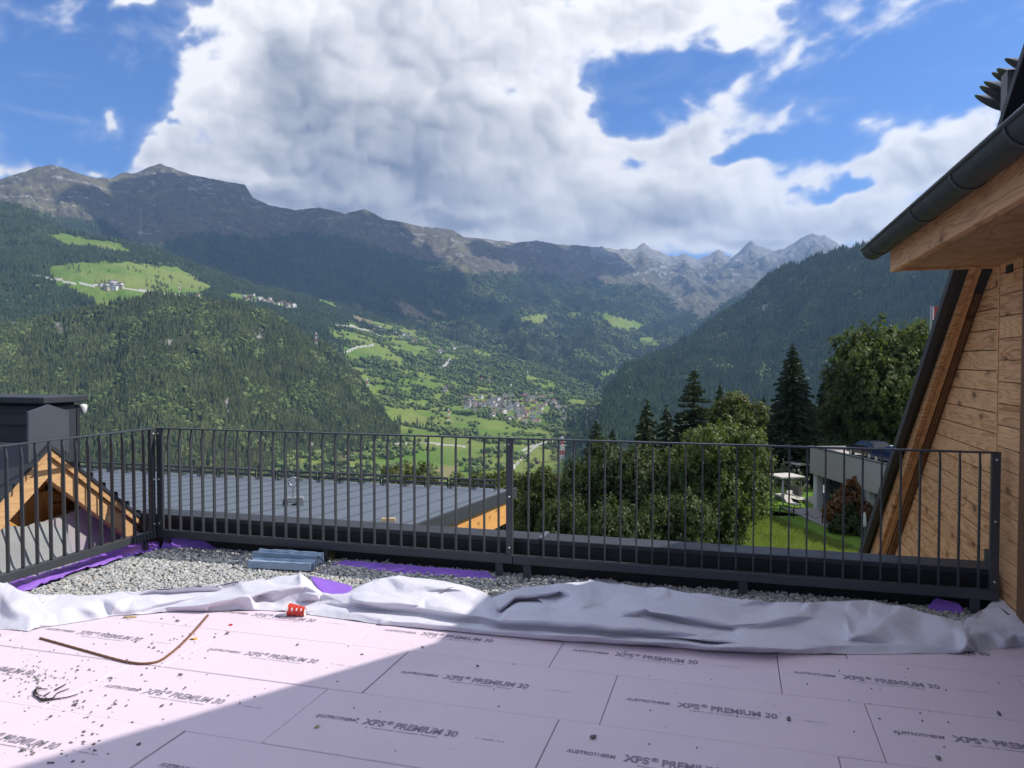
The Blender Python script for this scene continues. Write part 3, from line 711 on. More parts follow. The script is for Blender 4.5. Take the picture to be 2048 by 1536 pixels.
wk = (1 - 0.9 * knoll.attr['rock']) * (1 - knoll.attr['track']) * gaps(knoll, 70, -0.22) * (knoll.sy < 1010)
forest('hill_forest', knoll, 40000, wk, 13, 25, SPR_B, 'sunlit pine forest covering the wooded hill', 1.05)
forest('hill_forest', knoll, 11000, wk, 13, 24, SPR_A, 'darker spruces mixed into the pines of the wooded hill', 1.0)
forest('hill_broadleaf', knoll, 6000, wk * np.clip(fbm(knoll.P[..., 0] / 110 + 7, knoll.P[..., 1] / 110, 3) * 4, 0, 1), 9, 17, RND_A, 'paler broadleaf trees scattered in the pines of the wooded hill', 1.2)
wr = (1 - 0.9 * right.attr['rock']) * gaps(right, 80, -0.22) * (right.sy < 1000)
forest('slope_forest', right, 46000, wr, 18, 34, SPR_A, 'dense blue green conifer forest on the steep right slope', 1.1)
forest('slope_broadleaf', right, 7000, wr * np.clip(fbm(right.P[..., 0] / 160, right.P[..., 1] / 160, 3) * 3, 0, 1), 11, 18, RND_A, 'lighter broadleaf trees among the conifers of the right slope', 1.2)
# single trees on the meadows
mw = alp.attr['meadow'] * (1 - alp.attr['track']) * np.clip(fbm(alp.P[..., 0] / 140 + 5, alp.P[..., 1] / 140, 3) * 4 - 0.25, 0.01, 1)
forest('meadow_trees', alp, 2600, mw * (alp.sy > 620), 7, 15, RND_A, 'scattered small trees and hedges on the valley meadows', 1.4)
forest('meadow_trees', alp, 160, mw * (alp.sy < 620), 12, 20, SPR_B, 'scattered larches on the high alpine meadow', 1.1)

# ------------------------------------------------------------------ air
def haze():
    mt = bpy.data.materials.new('haze'); mt.use_nodes = True; t = mt.node_tree; t.nodes.clear()
    o = t.nodes.new('ShaderNodeOutputMaterial'); v = t.nodes.new('ShaderNodeVolumePrincipled')
    v.inputs['Color'].default_value = (0.34, 0.58, 1.0, 1); v.inputs['Density'].default_value = HAZE_DENSITY
    v.inputs['Anisotropy'].default_value = 0.25
    t.links.new(v.outputs[0], o.inputs['Volume'])
    mb = MB().box(-20000, 20000, -20000, 20000, -470, HAZE_TOP)
    h = mb.obj('haze', mt); tag(h, 'thin blue haze filling the whole valley', 'haze', kind='stuff')
HAZE_DENSITY = 6.0e-5; HAZE_TOP = 2330
haze()

# ------------------------------------------------------------------ unseen clouds added above the view to shade the ridge
def shade_cloud(name, pts_px, alt, label, inset=0.0):
    """a cumulus bank at altitude alt whose shadow lies over the given stretch of the far ridge"""
    base = []
    for px, py in pts_px:
        p = patch_point(far, px, py); k = (alt - p.z) / SUN.z
        base.append(p + SUN * k)
    c = sum(base, Vector()) / len(base)
    mb = MB(); rnd = random.Random(len(base))
    # fill the outline with overlapping lumpy puffs
    xs = [b.x for b in base]; ys = [b.y for b in base]; poly = [(b.x, b.y) for b in base]
    step = 420; gx = np.arange(min(xs), max(xs), step); gy = np.arange(min(ys), max(ys), step)
    for x in gx:
        for y in gy:
            if not in_poly(np.array([x]), np.array([y]), poly)[0]: continue
            bm = bmesh.new(); bmesh.ops.create_icosphere(bm, subdivisions=2, radius=1); r = rnd.uniform(300, 420); ox, oy, oz = rnd.uniform(-90, 90), rnd.uniform(-90, 90), rnd.uniform(0, 160)
            for v in bm.verts:
                k = r * rnd.uniform(0.86, 1.1); v.co = Vector((x + ox + v.co.x * k, y + oy + v.co.y * k, alt + oz + v.co.z * k * 0.55))
            bm.verts.index_update(); mb.add([v.co[:] for v in bm.verts], [[v.index for v in f.verts] for f in bm.faces]); bm.free()
    def f(nt, b):
        b.inputs['Base Color'].default_value = (0.86, 0.87, 0.9, 1); b.inputs['Roughness'].default_value = 1.0; b.inputs['Specular IOR Level'].default_value = 0.0
    o = mb.obj(name, material('cloud', f), smooth=True)
    tag(o, label, 'cloud', kind='stuff')
    return o
shade_cloud('shade_cloud_bank', [(205,372),(238,420),(262,470),(300,500),(420,545),(600,600),(750,640),(860,650),(980,640),(900,560),(830,490),(790,452),(700,420),(600,410),(500,380),(400,358),(320,335),(250,352)], 5200, 'heavy unseen cumulus bank added to shade the dark mountain ridge')
shade_cloud('shade_cloud_bank', [(940,500),(1010,520),(1080,545),(1160,560),(1240,545),(1270,515),(1180,502),(1080,490),(1000,488)], 6200, 'smaller unseen cumulus bank added to shade the grey middle ridge')
# ================================================================== SLOPE BELOW THE HOUSE, GARDEN, NEAR TREES
def smooth01(x): x = np.clip(x, 0, 1); return x * x * (3 - 2 * x)
def ground_z(px, D):
    px = np.asarray(px, float); D = np.asarray(D, float)
    zr = np.interp(D, [0, 20, 36, 44, 56, 68, 88, 100, 115, 150, 300, 900, 1400], [-8, -9, -9.2, -9.6, -11.1, -11.2, -11.2, -8.5, -5.5, -14, -60, -200, -260])
    zl = np.interp(D, [0, 20, 62, 85, 150, 400, 900, 1400], [-8, -9.5, -14, -24, -64, -135, -215, -262])
    w = smooth01((px - 1300) / 180.0)
    return zl * (1 - w) + zr * w
def near_ground():
    xs = np.linspace(-700, 3000, 240); Ds = np.concatenate([np.linspace(7, 100, 90), np.geomspace(103, 1350, 50)])
    XX, DD = np.meshgrid(xs, Ds); Z = ground_z(XX, DD)
    az = np.arctan((XX - CX) / FPX) - YAW
    PX = DD * np.sin(az); PY = DD * np.cos(az)
    Z = Z + 0.25 * fbm(PX / 7, PY / 7, 3) * np.clip((DD - 10) / 20, 0, 1) * np.where((DD > 56) & (DD < 90), 0.15, 1)
    P = np.stack([PX, PY, Z], -1).reshape(-1, 3); n, m = XX.shape; idx = np.arange(n * m).reshape(n, m)
    q = np.stack([idx[:-1, :-1], idx[:-1, 1:], idx[1:, 1:], idx[1:, :-1]], -1).reshape(-1, 4)
    def f(nt, b):
        p = geopos(nt); n1 = nt.noise(p, 0.25, 4, 0.6); n2 = nt.noise(p, 2.5, 5, 0.65); n3 = nt.noise(p, 14.0, 3, 0.6)
        c = nt.mix(nt.ss(n2, 0.3, 0.7), (0.095, 0.155, 0.026), (0.20, 0.275, 0.055))
        c = nt.mix(nt.m('MULTIPLY', nt.ss(n1, 0.5, 0.7), 0.4), c, (0.20, 0.21, 0.07))
        wood = nt.mix(n2, (0.018, 0.028, 0.010), (0.05, 0.06, 0.022))
        c = nt.mix(nt.attr('open'), wood, c)
        nt.put(b.inputs['Base Color'], c); b.inputs['Roughness'].default_value = 0.95; b.inputs['Specular IOR Level'].default_value = 0.1
        bump(nt, b, nt.m('ADD', n2, n3), 0.7, 0.12)
    me = np_mesh('ground', P, q, material('near_ground', f))
    op = smooth01((XX - 1400) / 60) * smooth01((92 - DD) / 6)
    at = me.attributes.new('open', 'FLOAT', 'POINT'); at.data.foreach_set('value', op.astype(np.float32).ravel())
    o = link(bpy.data.objects.new('ground', me)); o['kind'] = 'structure'
near_ground()
def gpt(px, D):
    a = math.atan((px - CX) / FPX) - YAW
    return Vector((D * math.sin(a), D * math.cos(a), float(ground_z(px, D))))

# lawn in front of the garden building: fine mown sheet laid on the ground
def lawn():
    out = [gpt(1490, 66), gpt(1520, 69.5), gpt(1560, 66), gpt(1615, 62), gpt(1645, 60.5), gpt(1711, 57), gpt(1790, 54), gpt(1850, 60), gpt(1800, 70), gpt(1700, 76), gpt(1620, 84), gpt(1520, 84), gpt(1480, 76)]
    c = sum(out, Vector()) / len(out)
    vs = [(p.x, p.y, -11.085) for p in out] + [(c.x, c.y, -11.085)]
    n = len(out); fs = [(i, (i + 1) % n, n) for i in range(n)]
    def f(nt, b):
        p = geopos(nt); n1 = nt.noise(p, 0.5, 4, 0.6); n2 = nt.noise(p, 6, 4, 0.6)
        c = nt.mix(n2, (0.095, 0.185, 0.022), (0.155, 0.265, 0.040)); c = nt.mix(nt.m('MULTIPLY', nt.ss(n1, 0.45, 0.7), 0.4), c, (0.17, 0.23, 0.05))
        nt.put(b.inputs['Base Color'], c); b.inputs['Roughness'].default_value = 0.95; b.inputs['Specular IOR Level'].default_value = 0.1
        bump(nt, b, n2, 0.5, 0.03)
    o = mesh_obj('lawn', vs, fs, material('lawn', f)); o['kind'] = 'structure'
lawn()

# tall meadow grass below the lawn
def leaf_mat(name, c1, c2, tr=0.35, c3=None):
    mt = bpy.data.materials.new(name); mt.use_nodes = True; t = mt.node_tree; t.nodes.clear(); nt = NT(t)
    out = nt.n('ShaderNodeOutputMaterial')
    p = objco(nt); n = nt.noise(p, 2.2, 3); n2 = nt.noise(p, 30.0, 2)
    c = nt.mix(nt.ss(n, 0.3, 0.7), c1, c2); c = nt.mix(nt.m('MULTIPLY', n2, 0.6), c, c2)
    if c3: c = nt.mix(nt.ss(nt.noise(p, 5.0, 2), 0.55, 0.75), c, c3)
    c = nt.mix(nt.m('MULTIPLY', orand(nt), 0.35), c, tuple(x * 0.6 for x in c1))
    d = nt.n('ShaderNodeBsdfPrincipled'); nt.put(d.inputs['Base Color'], c); d.inputs['Roughness'].default_value = 0.55; d.inputs['Specular IOR Level'].default_value = 0.35
    tl = nt.n('ShaderNodeBsdfTranslucent'); nt.put(tl.inputs[0], nt.mix(1.0, c, (1.25, 1.3, 0.7), 'MULTIPLY'))
    mx = nt.n('ShaderNodeMixShader'); mx.inputs[0].default_value = tr
    t.links.new(d.outputs[0], mx.inputs[1]); t.links.new(tl.outputs[0], mx.inputs[2]); t.links.new(mx.outputs[0], out.inputs[0])
    return mt
def grass_tuft():
    mb = MB(); rnd = random.Random(4)
    for k in range(12):
        a = rnd.uniform(0, 6.28); r = rnd.uniform(0, 0.25); x, y = r * math.cos(a), r * math.sin(a); b = rnd.uniform(0, 6.28); w = 0.022
        h = rnd.uniform(0.45, 1.0); lx, ly = rnd.uniform(-.3, .3), rnd.uniform(-.3, .3); dx, dy = w * math.cos(b), w * math.sin(b)
        mb.add([(x - dx, y - dy, 0), (x + dx, y + dy, 0), (x + lx * .4 + dx * .7, y + ly * .4 + dy * .7, h * .6), (x + lx * .4 - dx * .7, y + ly * .4 - dy * .7, h * .6), (x + lx, y + ly, h)], [(0, 1, 2, 3), (3, 2, 4)])
    for k in range(5):
        a = rnd.uniform(0, 6.28); r = rnd.uniform(0.05, 0.3); x, y, z = r * math.cos(a), r * math.sin(a), rnd.uniform(.15, .5); s = 0.07
        mb.add([(x - s, y, z), (x, y - s, z + .02), (x + s, y, z), (x, y + s, z + .03)], [(0, 1, 2, 3)])
    return mb
def meadow_grass():
    s = src(grass_tuft(), 'tuft', leaf_mat('meadow_grass', (0.16, 0.23, 0.04), (0.32, 0.40, 0.09), 0.45, (0.36, 0.37, 0.15)))
    rs = np.random.RandomState(5); n = 26000
    px = rs.uniform(1400, 1860, n); D = 34 + 36 * rs.rand(n) ** 0.8
    lim = np.interp(px, [1490, 1520, 1560, 1615, 1645, 1711, 1790, 1850], [68, 69.5, 66, 62, 60.5, 57, 54, 52])
    k = D < lim - 0.2; px, D = px[k], D[k]
    az = np.arctan((px - CX) / FPX) - YAW; P = np.stack([D * np.sin(az), D * np.cos(az), ground_z(px, D) - 0.05], -1)
    m = len(P); rot = np.zeros((m, 3)); rot[:, 2] = rs.rand(m) * 6.28
    s3 = rs.uniform(0.35, 0.75, m) * (0.8 + 0.5 * fbm(P[:, 0] / 3, P[:, 1] / 3, 2)); sc = np.stack([s3 * 1.6, s3 * 1.6, s3], -1)
    scatter_object('meadow_grass', P, rot, sc, s, 'tall uncut meadow grass below the rope fence', 'grass')
meadow_grass()

# ------------------------------------------------------------------ near trees
BARK = plain('bark', (0.07, 0.055, 0.042), 0.9, var=0.35, scale=14, bstr=0.6, bscale=40, spec=0.2)
def broadleaf_mesh(seed, n, crown_clumps, leaf, squash=1.0):
    """unit-height crown of leaf cards: clumps are (x, y, z, r)"""
    rs = np.random.RandomState(seed)
    w = np.array([c[3] ** 2.2 for c in crown_clumps]); w /= w.sum()
    k = rs.choice(len(crown_clumps), n, p=w); cc = np.array(crown_clumps)[k]
    d = rs.normal(size=(n, 3)); d /= np.linalg.norm(d, axis=1)[:, None]
    g = rs.randint(0, max(1, n // 14), n); gd = rs.normal(size=(n // 14 + 1, 3)); gd /= np.linalg.norm(gd, axis=1)[:, None]; gk = rs.choice(len(crown_clumps), n // 14 + 1, p=w); gr = 0.55 + 0.5 * rs.rand(n // 14 + 1) ** 0.5
    k = gk[g]; cc = np.array(crown_clumps)[k]; jit = rs.normal(scale=0.16, size=(n, 3)); d = gd[g]; d = d + jit * 0.6; d /= np.linalg.norm(d, axis=1)[:, None]
    r = cc[:, 3] * gr[g] * (1 + 0.12 * rs.normal(size=n))
    lump = 1 + 0.28 * fbm(d[:, 0] * 2.6 + k * 3.1, d[:, 1] * 2.6 + d[:, 2] * 2.1, 3)
    p = cc[:, :3] + d * (r * lump)[:, None]
    nrm = d + rs.normal(scale=0.55, size=(n, 3)) + np.array([0, 0, 0.25]); nrm /= np.linalg.norm(nrm, axis=1)[:, None]
    t = np.cross(nrm, rs.normal(size=(n, 3))); t /= np.linalg.norm(t, axis=1)[:, None]; b = np.cross(nrm, t)
    s = leaf * rs.uniform(0.6, 1.3, n)[:, None]
    V = np.stack([p - t * s, p - b * s * 0.8, p + t * s, p + b * s * 0.8], 1).reshape(-1, 3)
    V[:, 2] = V[:, 2] / V[:, 2].max()
    return V, np.arange(n * 4).reshape(n, 4)
def clumps(seed, n, rx, rz0, rz1, r0, r1):
    rnd = random.Random(seed); out = []
    for i in range(n):
        t = (i + 0.5) / n; z = rz0 + (rz1 - rz0) * t
        env = math.sin(math.pi * min(1, max(0.04, (z - rz0 * 0.6) / (1.02 - rz0 * 0.6)))) ** 0.6
        a = i * 2.4 + rnd.uniform(-.4, .4); rr = rx * env * rnd.uniform(0.35, 0.95)
        out.append((rr * math.cos(a), rr * math.sin(a), z, rnd.uniform(r0, r1) * (0.7 + 0.3 * env)))
    out.append((0, 0, (rz0 + rz1) / 2, rx * 0.55)); out.append((0, 0, rz1 * 0.85, rx * 0.4))
    return out
def trunk_mb(seed, h, spread, n=7):
    rnd = random.Random(seed); mb = MB()
    pts = [Vector((0.012 * math.sin(i * 1.3), 0.012 * math.cos(i * 1.7), h * i / 6)) for i in range(7)]
    mb.tube(pts, [0.028 * (1 - 0.11 * i) for i in range(7)], 8)
    for k in range(n):
        z = h * rnd.uniform(0.35, 0.95); a = k * 2.4; L = spread * rnd.uniform(0.5, 0.9)
        p0 = Vector((0, 0, z)); p1 = p0 + Vector((math.cos(a) * L * .5, math.sin(a) * L * .5, L * .5)); p2 = p0 + Vector((math.cos(a) * L, math.sin(a) * L, L * 0.8))
        mb.tube([p0, p1, p2], [0.012, 0.008, 0.003], 6)
    return mb
def conifer_mesh(seed, levels=42, width=0.22, droop=0.35):
    rs = np.random.RandomState(seed); V = []; F = []
    def quad(a, b, c, d):
        k = len(V); V.extend([a, b, c, d]); F.append((k, k + 1, k + 2, k + 3))
    for l in range(levels):
        t = l / (levels - 1); z = 0.07 + 0.91 * t ** 0.92
        L = width * (1 - t) ** 0.85 * rs.uniform(0.82, 1.12) + 0.012
        nb = int(17 - 8 * t)
        for k in range(nb):
            a = 2 * math.pi * (k + rs.rand() * 0.7) / nb + l * 1.1
            ln = L * rs.uniform(0.7, 1.15); dx, dy = math.cos(a), math.sin(a); px, py = -dy, dx
            m = 4; pr = None
            zz = z + rs.uniform(-0.012, 0.012)
            for i in range(m + 1):
                u = i / m; r = ln * u
                h = zz - droop * ln * (u ** 1.6) + 0.10 * ln * max(0, u - 0.7) * 3
                cur = np.array([dx * r, dy * r, h])
                if pr is not None:
                    wd = 0.42 * ln * (1 - 0.62 * u) * rs.uniform(0.7, 1.2) * 0.5 + 0.004
                    up = rs.uniform(-0.2, 0.35) * wd
                    mid = (pr + cur) / 2; e = np.array([px, py, 0])
                    quad(pr, mid + e * wd + np.array([dx, dy, 0]) * wd * .5 + np.array([0, 0, -up - .25 * wd]), cur, pr + (cur - pr) * .6 + np.array([0, 0, 0.006]))
                    quad(pr, pr + (cur - pr) * .6 + np.array([0, 0, 0.006]), cur, mid - e * wd + np.array([dx, dy, 0]) * wd * .5 + np.array([0, 0, -up - .25 * wd]))
                    q = 0.02 * ln / 0.2
                    quad(pr, cur, cur - np.array([0, 0, 0.10 * ln + 0.006]) * rs.uniform(.5, 1.2), pr - np.array([0, 0, 0.12 * ln + 0.006]) * rs.uniform(.5, 1.2))
                pr = cur
    return np.array(V), np.array(F)
LEAF_A = leaf_mat('ash_leaves', (0.062, 0.098, 0.024), (0.150, 0.190, 0.050), 0.38, (0.18, 0.20, 0.065))
LEAF_B = leaf_mat('dark_leaves', (0.046, 0.072, 0.022), (0.105, 0.138, 0.040), 0.34, (0.13, 0.145, 0.050))
LEAF_C = leaf_mat('yellowing_leaves', (0.085, 0.112, 0.028), (0.175, 0.195, 0.055), 0.38, (0.20, 0.19, 0.06))
NEEDLE = leaf_mat('spruce_needles', (0.026, 0.045, 0.020), (0.064, 0.088, 0.032), 0.18)
NEEDLE_B = leaf_mat('larch_needles', (0.030, 0.055, 0.018), (0.066, 0.095, 0.028), 0.2)
def mk(name, VF, mat): return np_mesh(name, VF[0], VF[1], mat, smooth=False)
CROWNS = {
 'round': mk('crown', broadleaf_mesh(1, 42000, clumps(1, 30, 0.34, 0.20, 0.86, 0.10, 0.16), 0.0120), LEAF_A),
 'wide': mk('crown', broadleaf_mesh(2, 42000, clumps(5, 32, 0.42, 0.16, 0.84, 0.11, 0.17), 0.0120), LEAF_B),
 'tall': mk('crown', broadleaf_mesh(3, 36000, clumps(8, 26, 0.28, 0.18, 0.88, 0.085, 0.135), 0.0110), LEAF_C),
 'spruce': mk('crown', conifer_mesh(1), NEEDLE), 'pine': mk('crown', conifer_mesh(4, 32, 0.27, 0.14), NEEDLE), 'larch': mk('crown', conifer_mesh(9, 38, 0.20, 0.30), NEEDLE_B),
}
def trunk_mesh(mb):
    me = bpy.data.meshes.new('trunk'); me.from_pydata(mb.v, [], mb.f); me.update(); me.materials.append(BARK); return me
TRUNK_B = trunk_mesh(trunk_mb(1, 0.62, 0.34)); TRUNK_C = trunk_mesh(MB().tube([(0, 0, 0), (0, 0, .5), (0, 0, .97)], [0.018, 0.011, 0.002], 8))
def tree(name, kind, px, ytop, D, label, group, wid=1.0, rz=None, drop=0.4, base=None, mat=None):
    p = gpt(px, D) if base is None else base; top = atD(px, ytop, D).z; h = top - p.z + drop
    e = empty(name, (p.x, p.y, p.z - drop), rz if rz is not None else random.uniform(0, 6.28)); e.scale = (h * wid, h * wid, h)
    c = bpy.data.objects.new('crown', CROWNS[kind]); link(c, e)
    if mat: 
        c.data = CROWNS[kind].copy(); c.data.materials.clear(); c.data.materials.append(mat)
    t = bpy.data.objects.new('trunk', TRUNK_C if kind in ('spruce', 'pine', 'larch') else TRUNK_B); link(t, e)
    return tag(e, label, 'tree', group)
GS = 'spruces below the terrace'; GB = 'leafy trees below the terrace'
tree('spruce_tree', 'spruce', 1585, 686, 86, 'tallest dark spruce behind the beige garden building', GS, 1.25)
tree('spruce_tree', 'pine', 1388, 736, 76, 'ragged dark spruce standing behind the big leafy tree', GS, 1.15)
tree('spruce_tree', 'spruce', 1440, 764, 80, 'slim spruce just right of the ragged dark spruce', GS, 0.8)
tree('spruce_tree', 'spruce', 1293, 796, 72, 'pointed spruce left of the ragged dark spruce', GS, 1.05)
tree('spruce_tree', 'spruce', 1334, 806, 74, 'short pointed spruce between the ragged spruce and its neighbour', GS, 1.0)
tree('spruce_tree', 'pine', 1192, 838, 60, 'dark spruce top standing farthest out over the valley', GS, 1.05)
tree('spruce_tree', 'pine', 1225, 856, 66, 'lower dark spruce beside the farthest one', GS, 0.9)
tree('larch_tree', 'larch', 1655, 733, 100, 'pale green larch beside the tallest dark spruce', GS, 1.15)
tree('larch_tree', 'larch', 1528, 790, 92, 'small green conifer left of the tallest dark spruce', GS, 0.95)
tree('larch_tree', 'larch', 1622, 800, 95, 'low larch hidden between spruce and larch', GS, 1.1)
tree('ash_tree', 'round', 1428, 826, 47, 'big sunlit leafy tree in the middle below the railing', GB, 0.78, 0.3)
tree('ash_tree', 'tall', 1472, 774, 66, 'yellowish leafy tree rising behind the big leafy tree', GB, 0.85, 1.0)
tree('maple_tree', 'wide', 1255, 872, 48, 'dark broad leafy tree left of the big sunlit one', GB, 0.85, 2.0)
tree('maple_tree', 'wide', 1190, 905, 55, 'dark leafy tree below the farthest spruce', GB, 0.80, 3.0)
tree('maple_tree', 'round', 1335, 900, 46, 'shaded leafy tree between the dark broad tree and the big one', GB, 0.60, 0.7, mat=LEAF_B)
tree('ash_tree', 'tall', 1085, 925, 62, 'leafy tree standing beyond the corner of the metal roof', GB, 0.9, 4.0)
tree('ash_tree', 'tall', 1035, 938, 74, 'yellowish treetop right above the corner of the metal roof', GB, 0.9, 5.0)
tree('ash_tree', 'tall', 818, 908, 120, 'rounded treetop showing above the middle of the metal roof', GB, 0.75, 0.0)
tree('ash_tree', 'tall', 945, 930, 105, 'low treetop above the metal roof near its corner', GB, 0.8, 2.4)
tree('ash_tree', 'tall', 990, 928, 100, 'low treetop next to the yellowish one above the roof', GB, 0.8, 3.4)
tree('maple_tree', 'wide', 700, 945, 140, 'faint treetop peeping over the snow guard', GB, 0.8, 3.1)
tree('lime_tree', 'round', 1768, 622, 90, 'large sunlit tree beside the timber gable', GB, 0.85, 1.3)
tree('lime_tree', 'wide', 1812, 640, 96, 'leafy tree partly hidden behind the gable edge', GB, 0.7, 4.4, mat=LEAF_A)
tree('maple_tree', 'wide', 1690, 775, 98, 'dark leafy tree under the large sunlit tree', GB, 0.95, 2.9)
tree('maple_tree', 'wide', 1620, 830, 93, 'dark shrubby tree behind the round clipped bush', GB, 0.9, 1.9)
tree('maple_tree', 'wide', 1745, 790, 100, 'dark leafy tree behind the parked cars', GB, 1.0, 0.9)
tree('maple_tree', 'wide', 1850, 760, 100, 'dark tree behind the timber gable foot', GB, 1.1, 5.5)
tree('maple_tree', 'wide', 1540, 870, 90, 'dark bushy tree left of the clipped bush', GB, 0.9, 5.1)
tree('maple_tree', 'round', 1350, 970, 41, 'bushy undergrowth tree at the foot of the big leafy tree', GB, 0.8, 5.9, mat=LEAF_B)
tree('maple_tree', 'wide', 1130, 985, 44, 'dark low tree right of the metal roof corner', GB, 0.6, 0.2)
tree('maple_tree', 'wide', 1230, 990, 38, 'dark undergrowth tree below the parapet', GB, 0.7, 1.2)
# ================================================================== TERRACE
def wood(name, base, dark, scale=1.0, axis='Y', knots=True, rough=0.6):
    """planks: grain runs along the given object axis"""
    def f(nt, b):
        x, y, z = nt.sep(objco(nt)); r = orand(nt)
        if axis == 'Y': u, v, w = y, z, x
        elif axis == 'X': u, v, w = x, z, y
        else: u, v, w = z, y, x
        off = nt.m('MULTIPLY', r, 37.0)
        p = nt.comb(nt.m('MULTIPLY_ADD', u, 0.55 * scale, off), nt.m('MULTIPLY_ADD', v, 6.0 * scale, off), nt.m('MULTIPLY', w, 2.0))
        warp = nt.noise(p, 1.3, 3, 0.5, color=True)
        q = nt.v('ADD', p, nt.v('MULTIPLY', nt.v('SUBTRACT', warp, (.5, .5, .5)), (0.9, 0.9, 0.9)))
        n = nt.noise(q, 1.0, 2, 0.4)
        rings = nt.m('FRACT', nt.m('MULTIPLY', n, 17.0))
        ring = nt.m('MULTIPLY', nt.ss(rings, 0.35, 0.92), nt.ss(rings, 1.0, 0.93))
        fine = nt.noise(nt.comb(nt.m('MULTIPLY', u, 3.0), nt.m('MULTIPLY', v, 160.0), nt.m('MULTIPLY', w, 160.0)), 1.0, 4, 0.6)
        c = nt.mix(nt.m('MULTIPLY', ring, 0.9), base, dark)
        c = nt.mix(nt.m('MULTIPLY', nt.m('SUBTRACT', 1.0, fine), 0.45), c, dark)
        c = nt.mix(nt.m('MULTIPLY', r, 0.38), c, tuple(min(1, k * 1.28) for k in base))
        if knots:
            vo = nt.n('ShaderNodeTexVoronoi'); vo.feature = 'F1'
            nt.put(vo.inputs['Vector'], nt.comb(nt.m('MULTIPLY_ADD', u, 2.6 * scale, off), nt.m('MULTIPLY_ADD', v, 5.5 * scale, off), r)); vo.inputs['Scale'].default_value = 1.0
            k = nt.ss(vo.outputs['Distance'], 0.19, 0.07)
            halo = nt.ss(vo.outputs['Distance'], 0.42, 0.10)
            c = nt.mix(nt.m('MULTIPLY', halo, 0.35), c, dark)
            c = nt.mix(nt.m('MULTIPLY', k, 0.8), c, tuple(x * 0.35 for x in dark))
        big = nt.noise(nt.v('MULTIPLY', geopos(nt), (1, 1, 1)), 0.9, 3)
        c = nt.mix(nt.m('MULTIPLY', nt.ss(big, 0.4, 0.75), 0.18), c, tuple(x * 0.6 for x in dark))
        nt.put(b.inputs['Base Color'], c); b.inputs['Roughness'].default_value = rough; b.inputs['Specular IOR Level'].default_value = 0.3
        bump(nt, b, nt.m('ADD', fine, nt.m('MULTIPLY', ring, 0.5)), 0.25, 0.003)
    return material(name, f)
LARCH = wood('larch_boards', (0.74, 0.43, 0.21), (0.38, 0.17, 0.065))
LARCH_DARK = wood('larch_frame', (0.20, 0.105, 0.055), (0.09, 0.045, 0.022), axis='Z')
SPRUCE = wood('spruce_timber', (0.62, 0.39, 0.19), (0.42, 0.22, 0.09), knots=False)
SPRUCE_X = wood('spruce_panel', (0.66, 0.36, 0.12), (0.46, 0.21, 0.06), axis='Z', knots=True)
ANTH = plain('anthracite_steel', (0.048, 0.053, 0.060), 0.40, 0.0, 0.15, 8, 0.05, 300)
ANTH_SHEET = plain('anthracite_sheet', (0.030, 0.034, 0.041), 0.58, 0.0, 0.10, 2.0)
GALV = plain('galvanised_steel', (0.42, 0.43, 0.43), 0.35, 0.7, 0.2, 30)
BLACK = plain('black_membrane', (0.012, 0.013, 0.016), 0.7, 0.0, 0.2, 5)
def zinc_mat():
    def f(nt, b):
        p = objco(nt); n = nt.noise(p, 0.8, 4, 0.6); n2 = nt.noise(nt.v('MULTIPLY', p, (6, 0.6, 1)), 2.0, 4, 0.6); r = orand(nt)
        c = nt.mix(n, (0.130, 0.150, 0.180), (0.165, 0.188, 0.222)); c = nt.mix(nt.m('MULTIPLY', r, 0.25), c, (0.12, 0.138, 0.165))
        c = nt.mix(nt.m('MULTIPLY', nt.ss(n2, 0.55, 0.8), 0.35), c, (0.17, 0.19, 0.22))
        nt.put(b.inputs['Base Color'], c); b.inputs['Metallic'].default_value = 0.25
        nt.put(b.inputs['Roughness'], nt.lin(n2, 0.3, 0.7, 0.42, 0.58))
        bump(nt, b, nt.noise(p, 3.0, 3), 0.12, 0.01)
    return material('grey_roof_metal', f)
ZINC = zinc_mat()
def xps_mat():
    def f(nt, b):
        p = geopos(nt); r = orand(nt)
        n1 = nt.noise(p, 2.2, 5, 0.62); n2 = nt.noise(nt.v('MULTIPLY', p, (3, 30, 3)), 2.0, 5, 0.7); n3 = nt.noise(p, 38, 4, 0.6)
        c = nt.mix(n1, (0.75, 0.605, 0.675), (0.81, 0.675, 0.735))
        c = nt.mix(nt.m('MULTIPLY', r, 0.25), c, (0.76, 0.62, 0.72))
        c = nt.mix(nt.m('MULTIPLY', nt.ss(n2, 0.54, 0.72), 0.38), c, (0.86, 0.78, 0.83))       # pale scuffs
        sc = nt.noise(nt.v('ADD', nt.v('MULTIPLY', p, (5, 17, 1)), nt.v('MULTIPLY', nt.noise(p, 1.2, 2, color=True), (4, 4, 4))), 1.6, 8, 0.75)
        c = nt.mix(nt.m('MULTIPLY', nt.ss(sc, 0.61, 0.70), 0.42), c, (0.36, 0.31, 0.36))        # grey scratches
        c = nt.mix(nt.m('MULTIPLY', nt.ss(nt.noise(p, 0.9, 4), 0.52, 0.75), 0.22), c, (0.55, 0.47, 0.50))  # dirt
        vo = nt.n('ShaderNodeTexVoronoi'); nt.put(vo.inputs['Vector'], p); vo.inputs['Scale'].default_value = 34
        spk = nt.m('MULTIPLY', nt.ss(vo.outputs['Distance'], 0.13, 0.05), nt.ss(nt.noise(p, 3.0, 3), 0.52, 0.66))
        c = nt.mix(nt.m('MULTIPLY', spk, 0.5), c, (0.30, 0.28, 0.30))
        nt.put(b.inputs['Base Color'], c); b.inputs['Roughness'].default_value = 0.62; b.inputs['Specular IOR Level'].default_value = 0.3
        bump(nt, b, nt.m('ADD', n3, nt.m('MULTIPLY', n2, 0.8)), 0.12, 0.004)
    return material('pink_foam_board', f)
XPS = xps_mat()
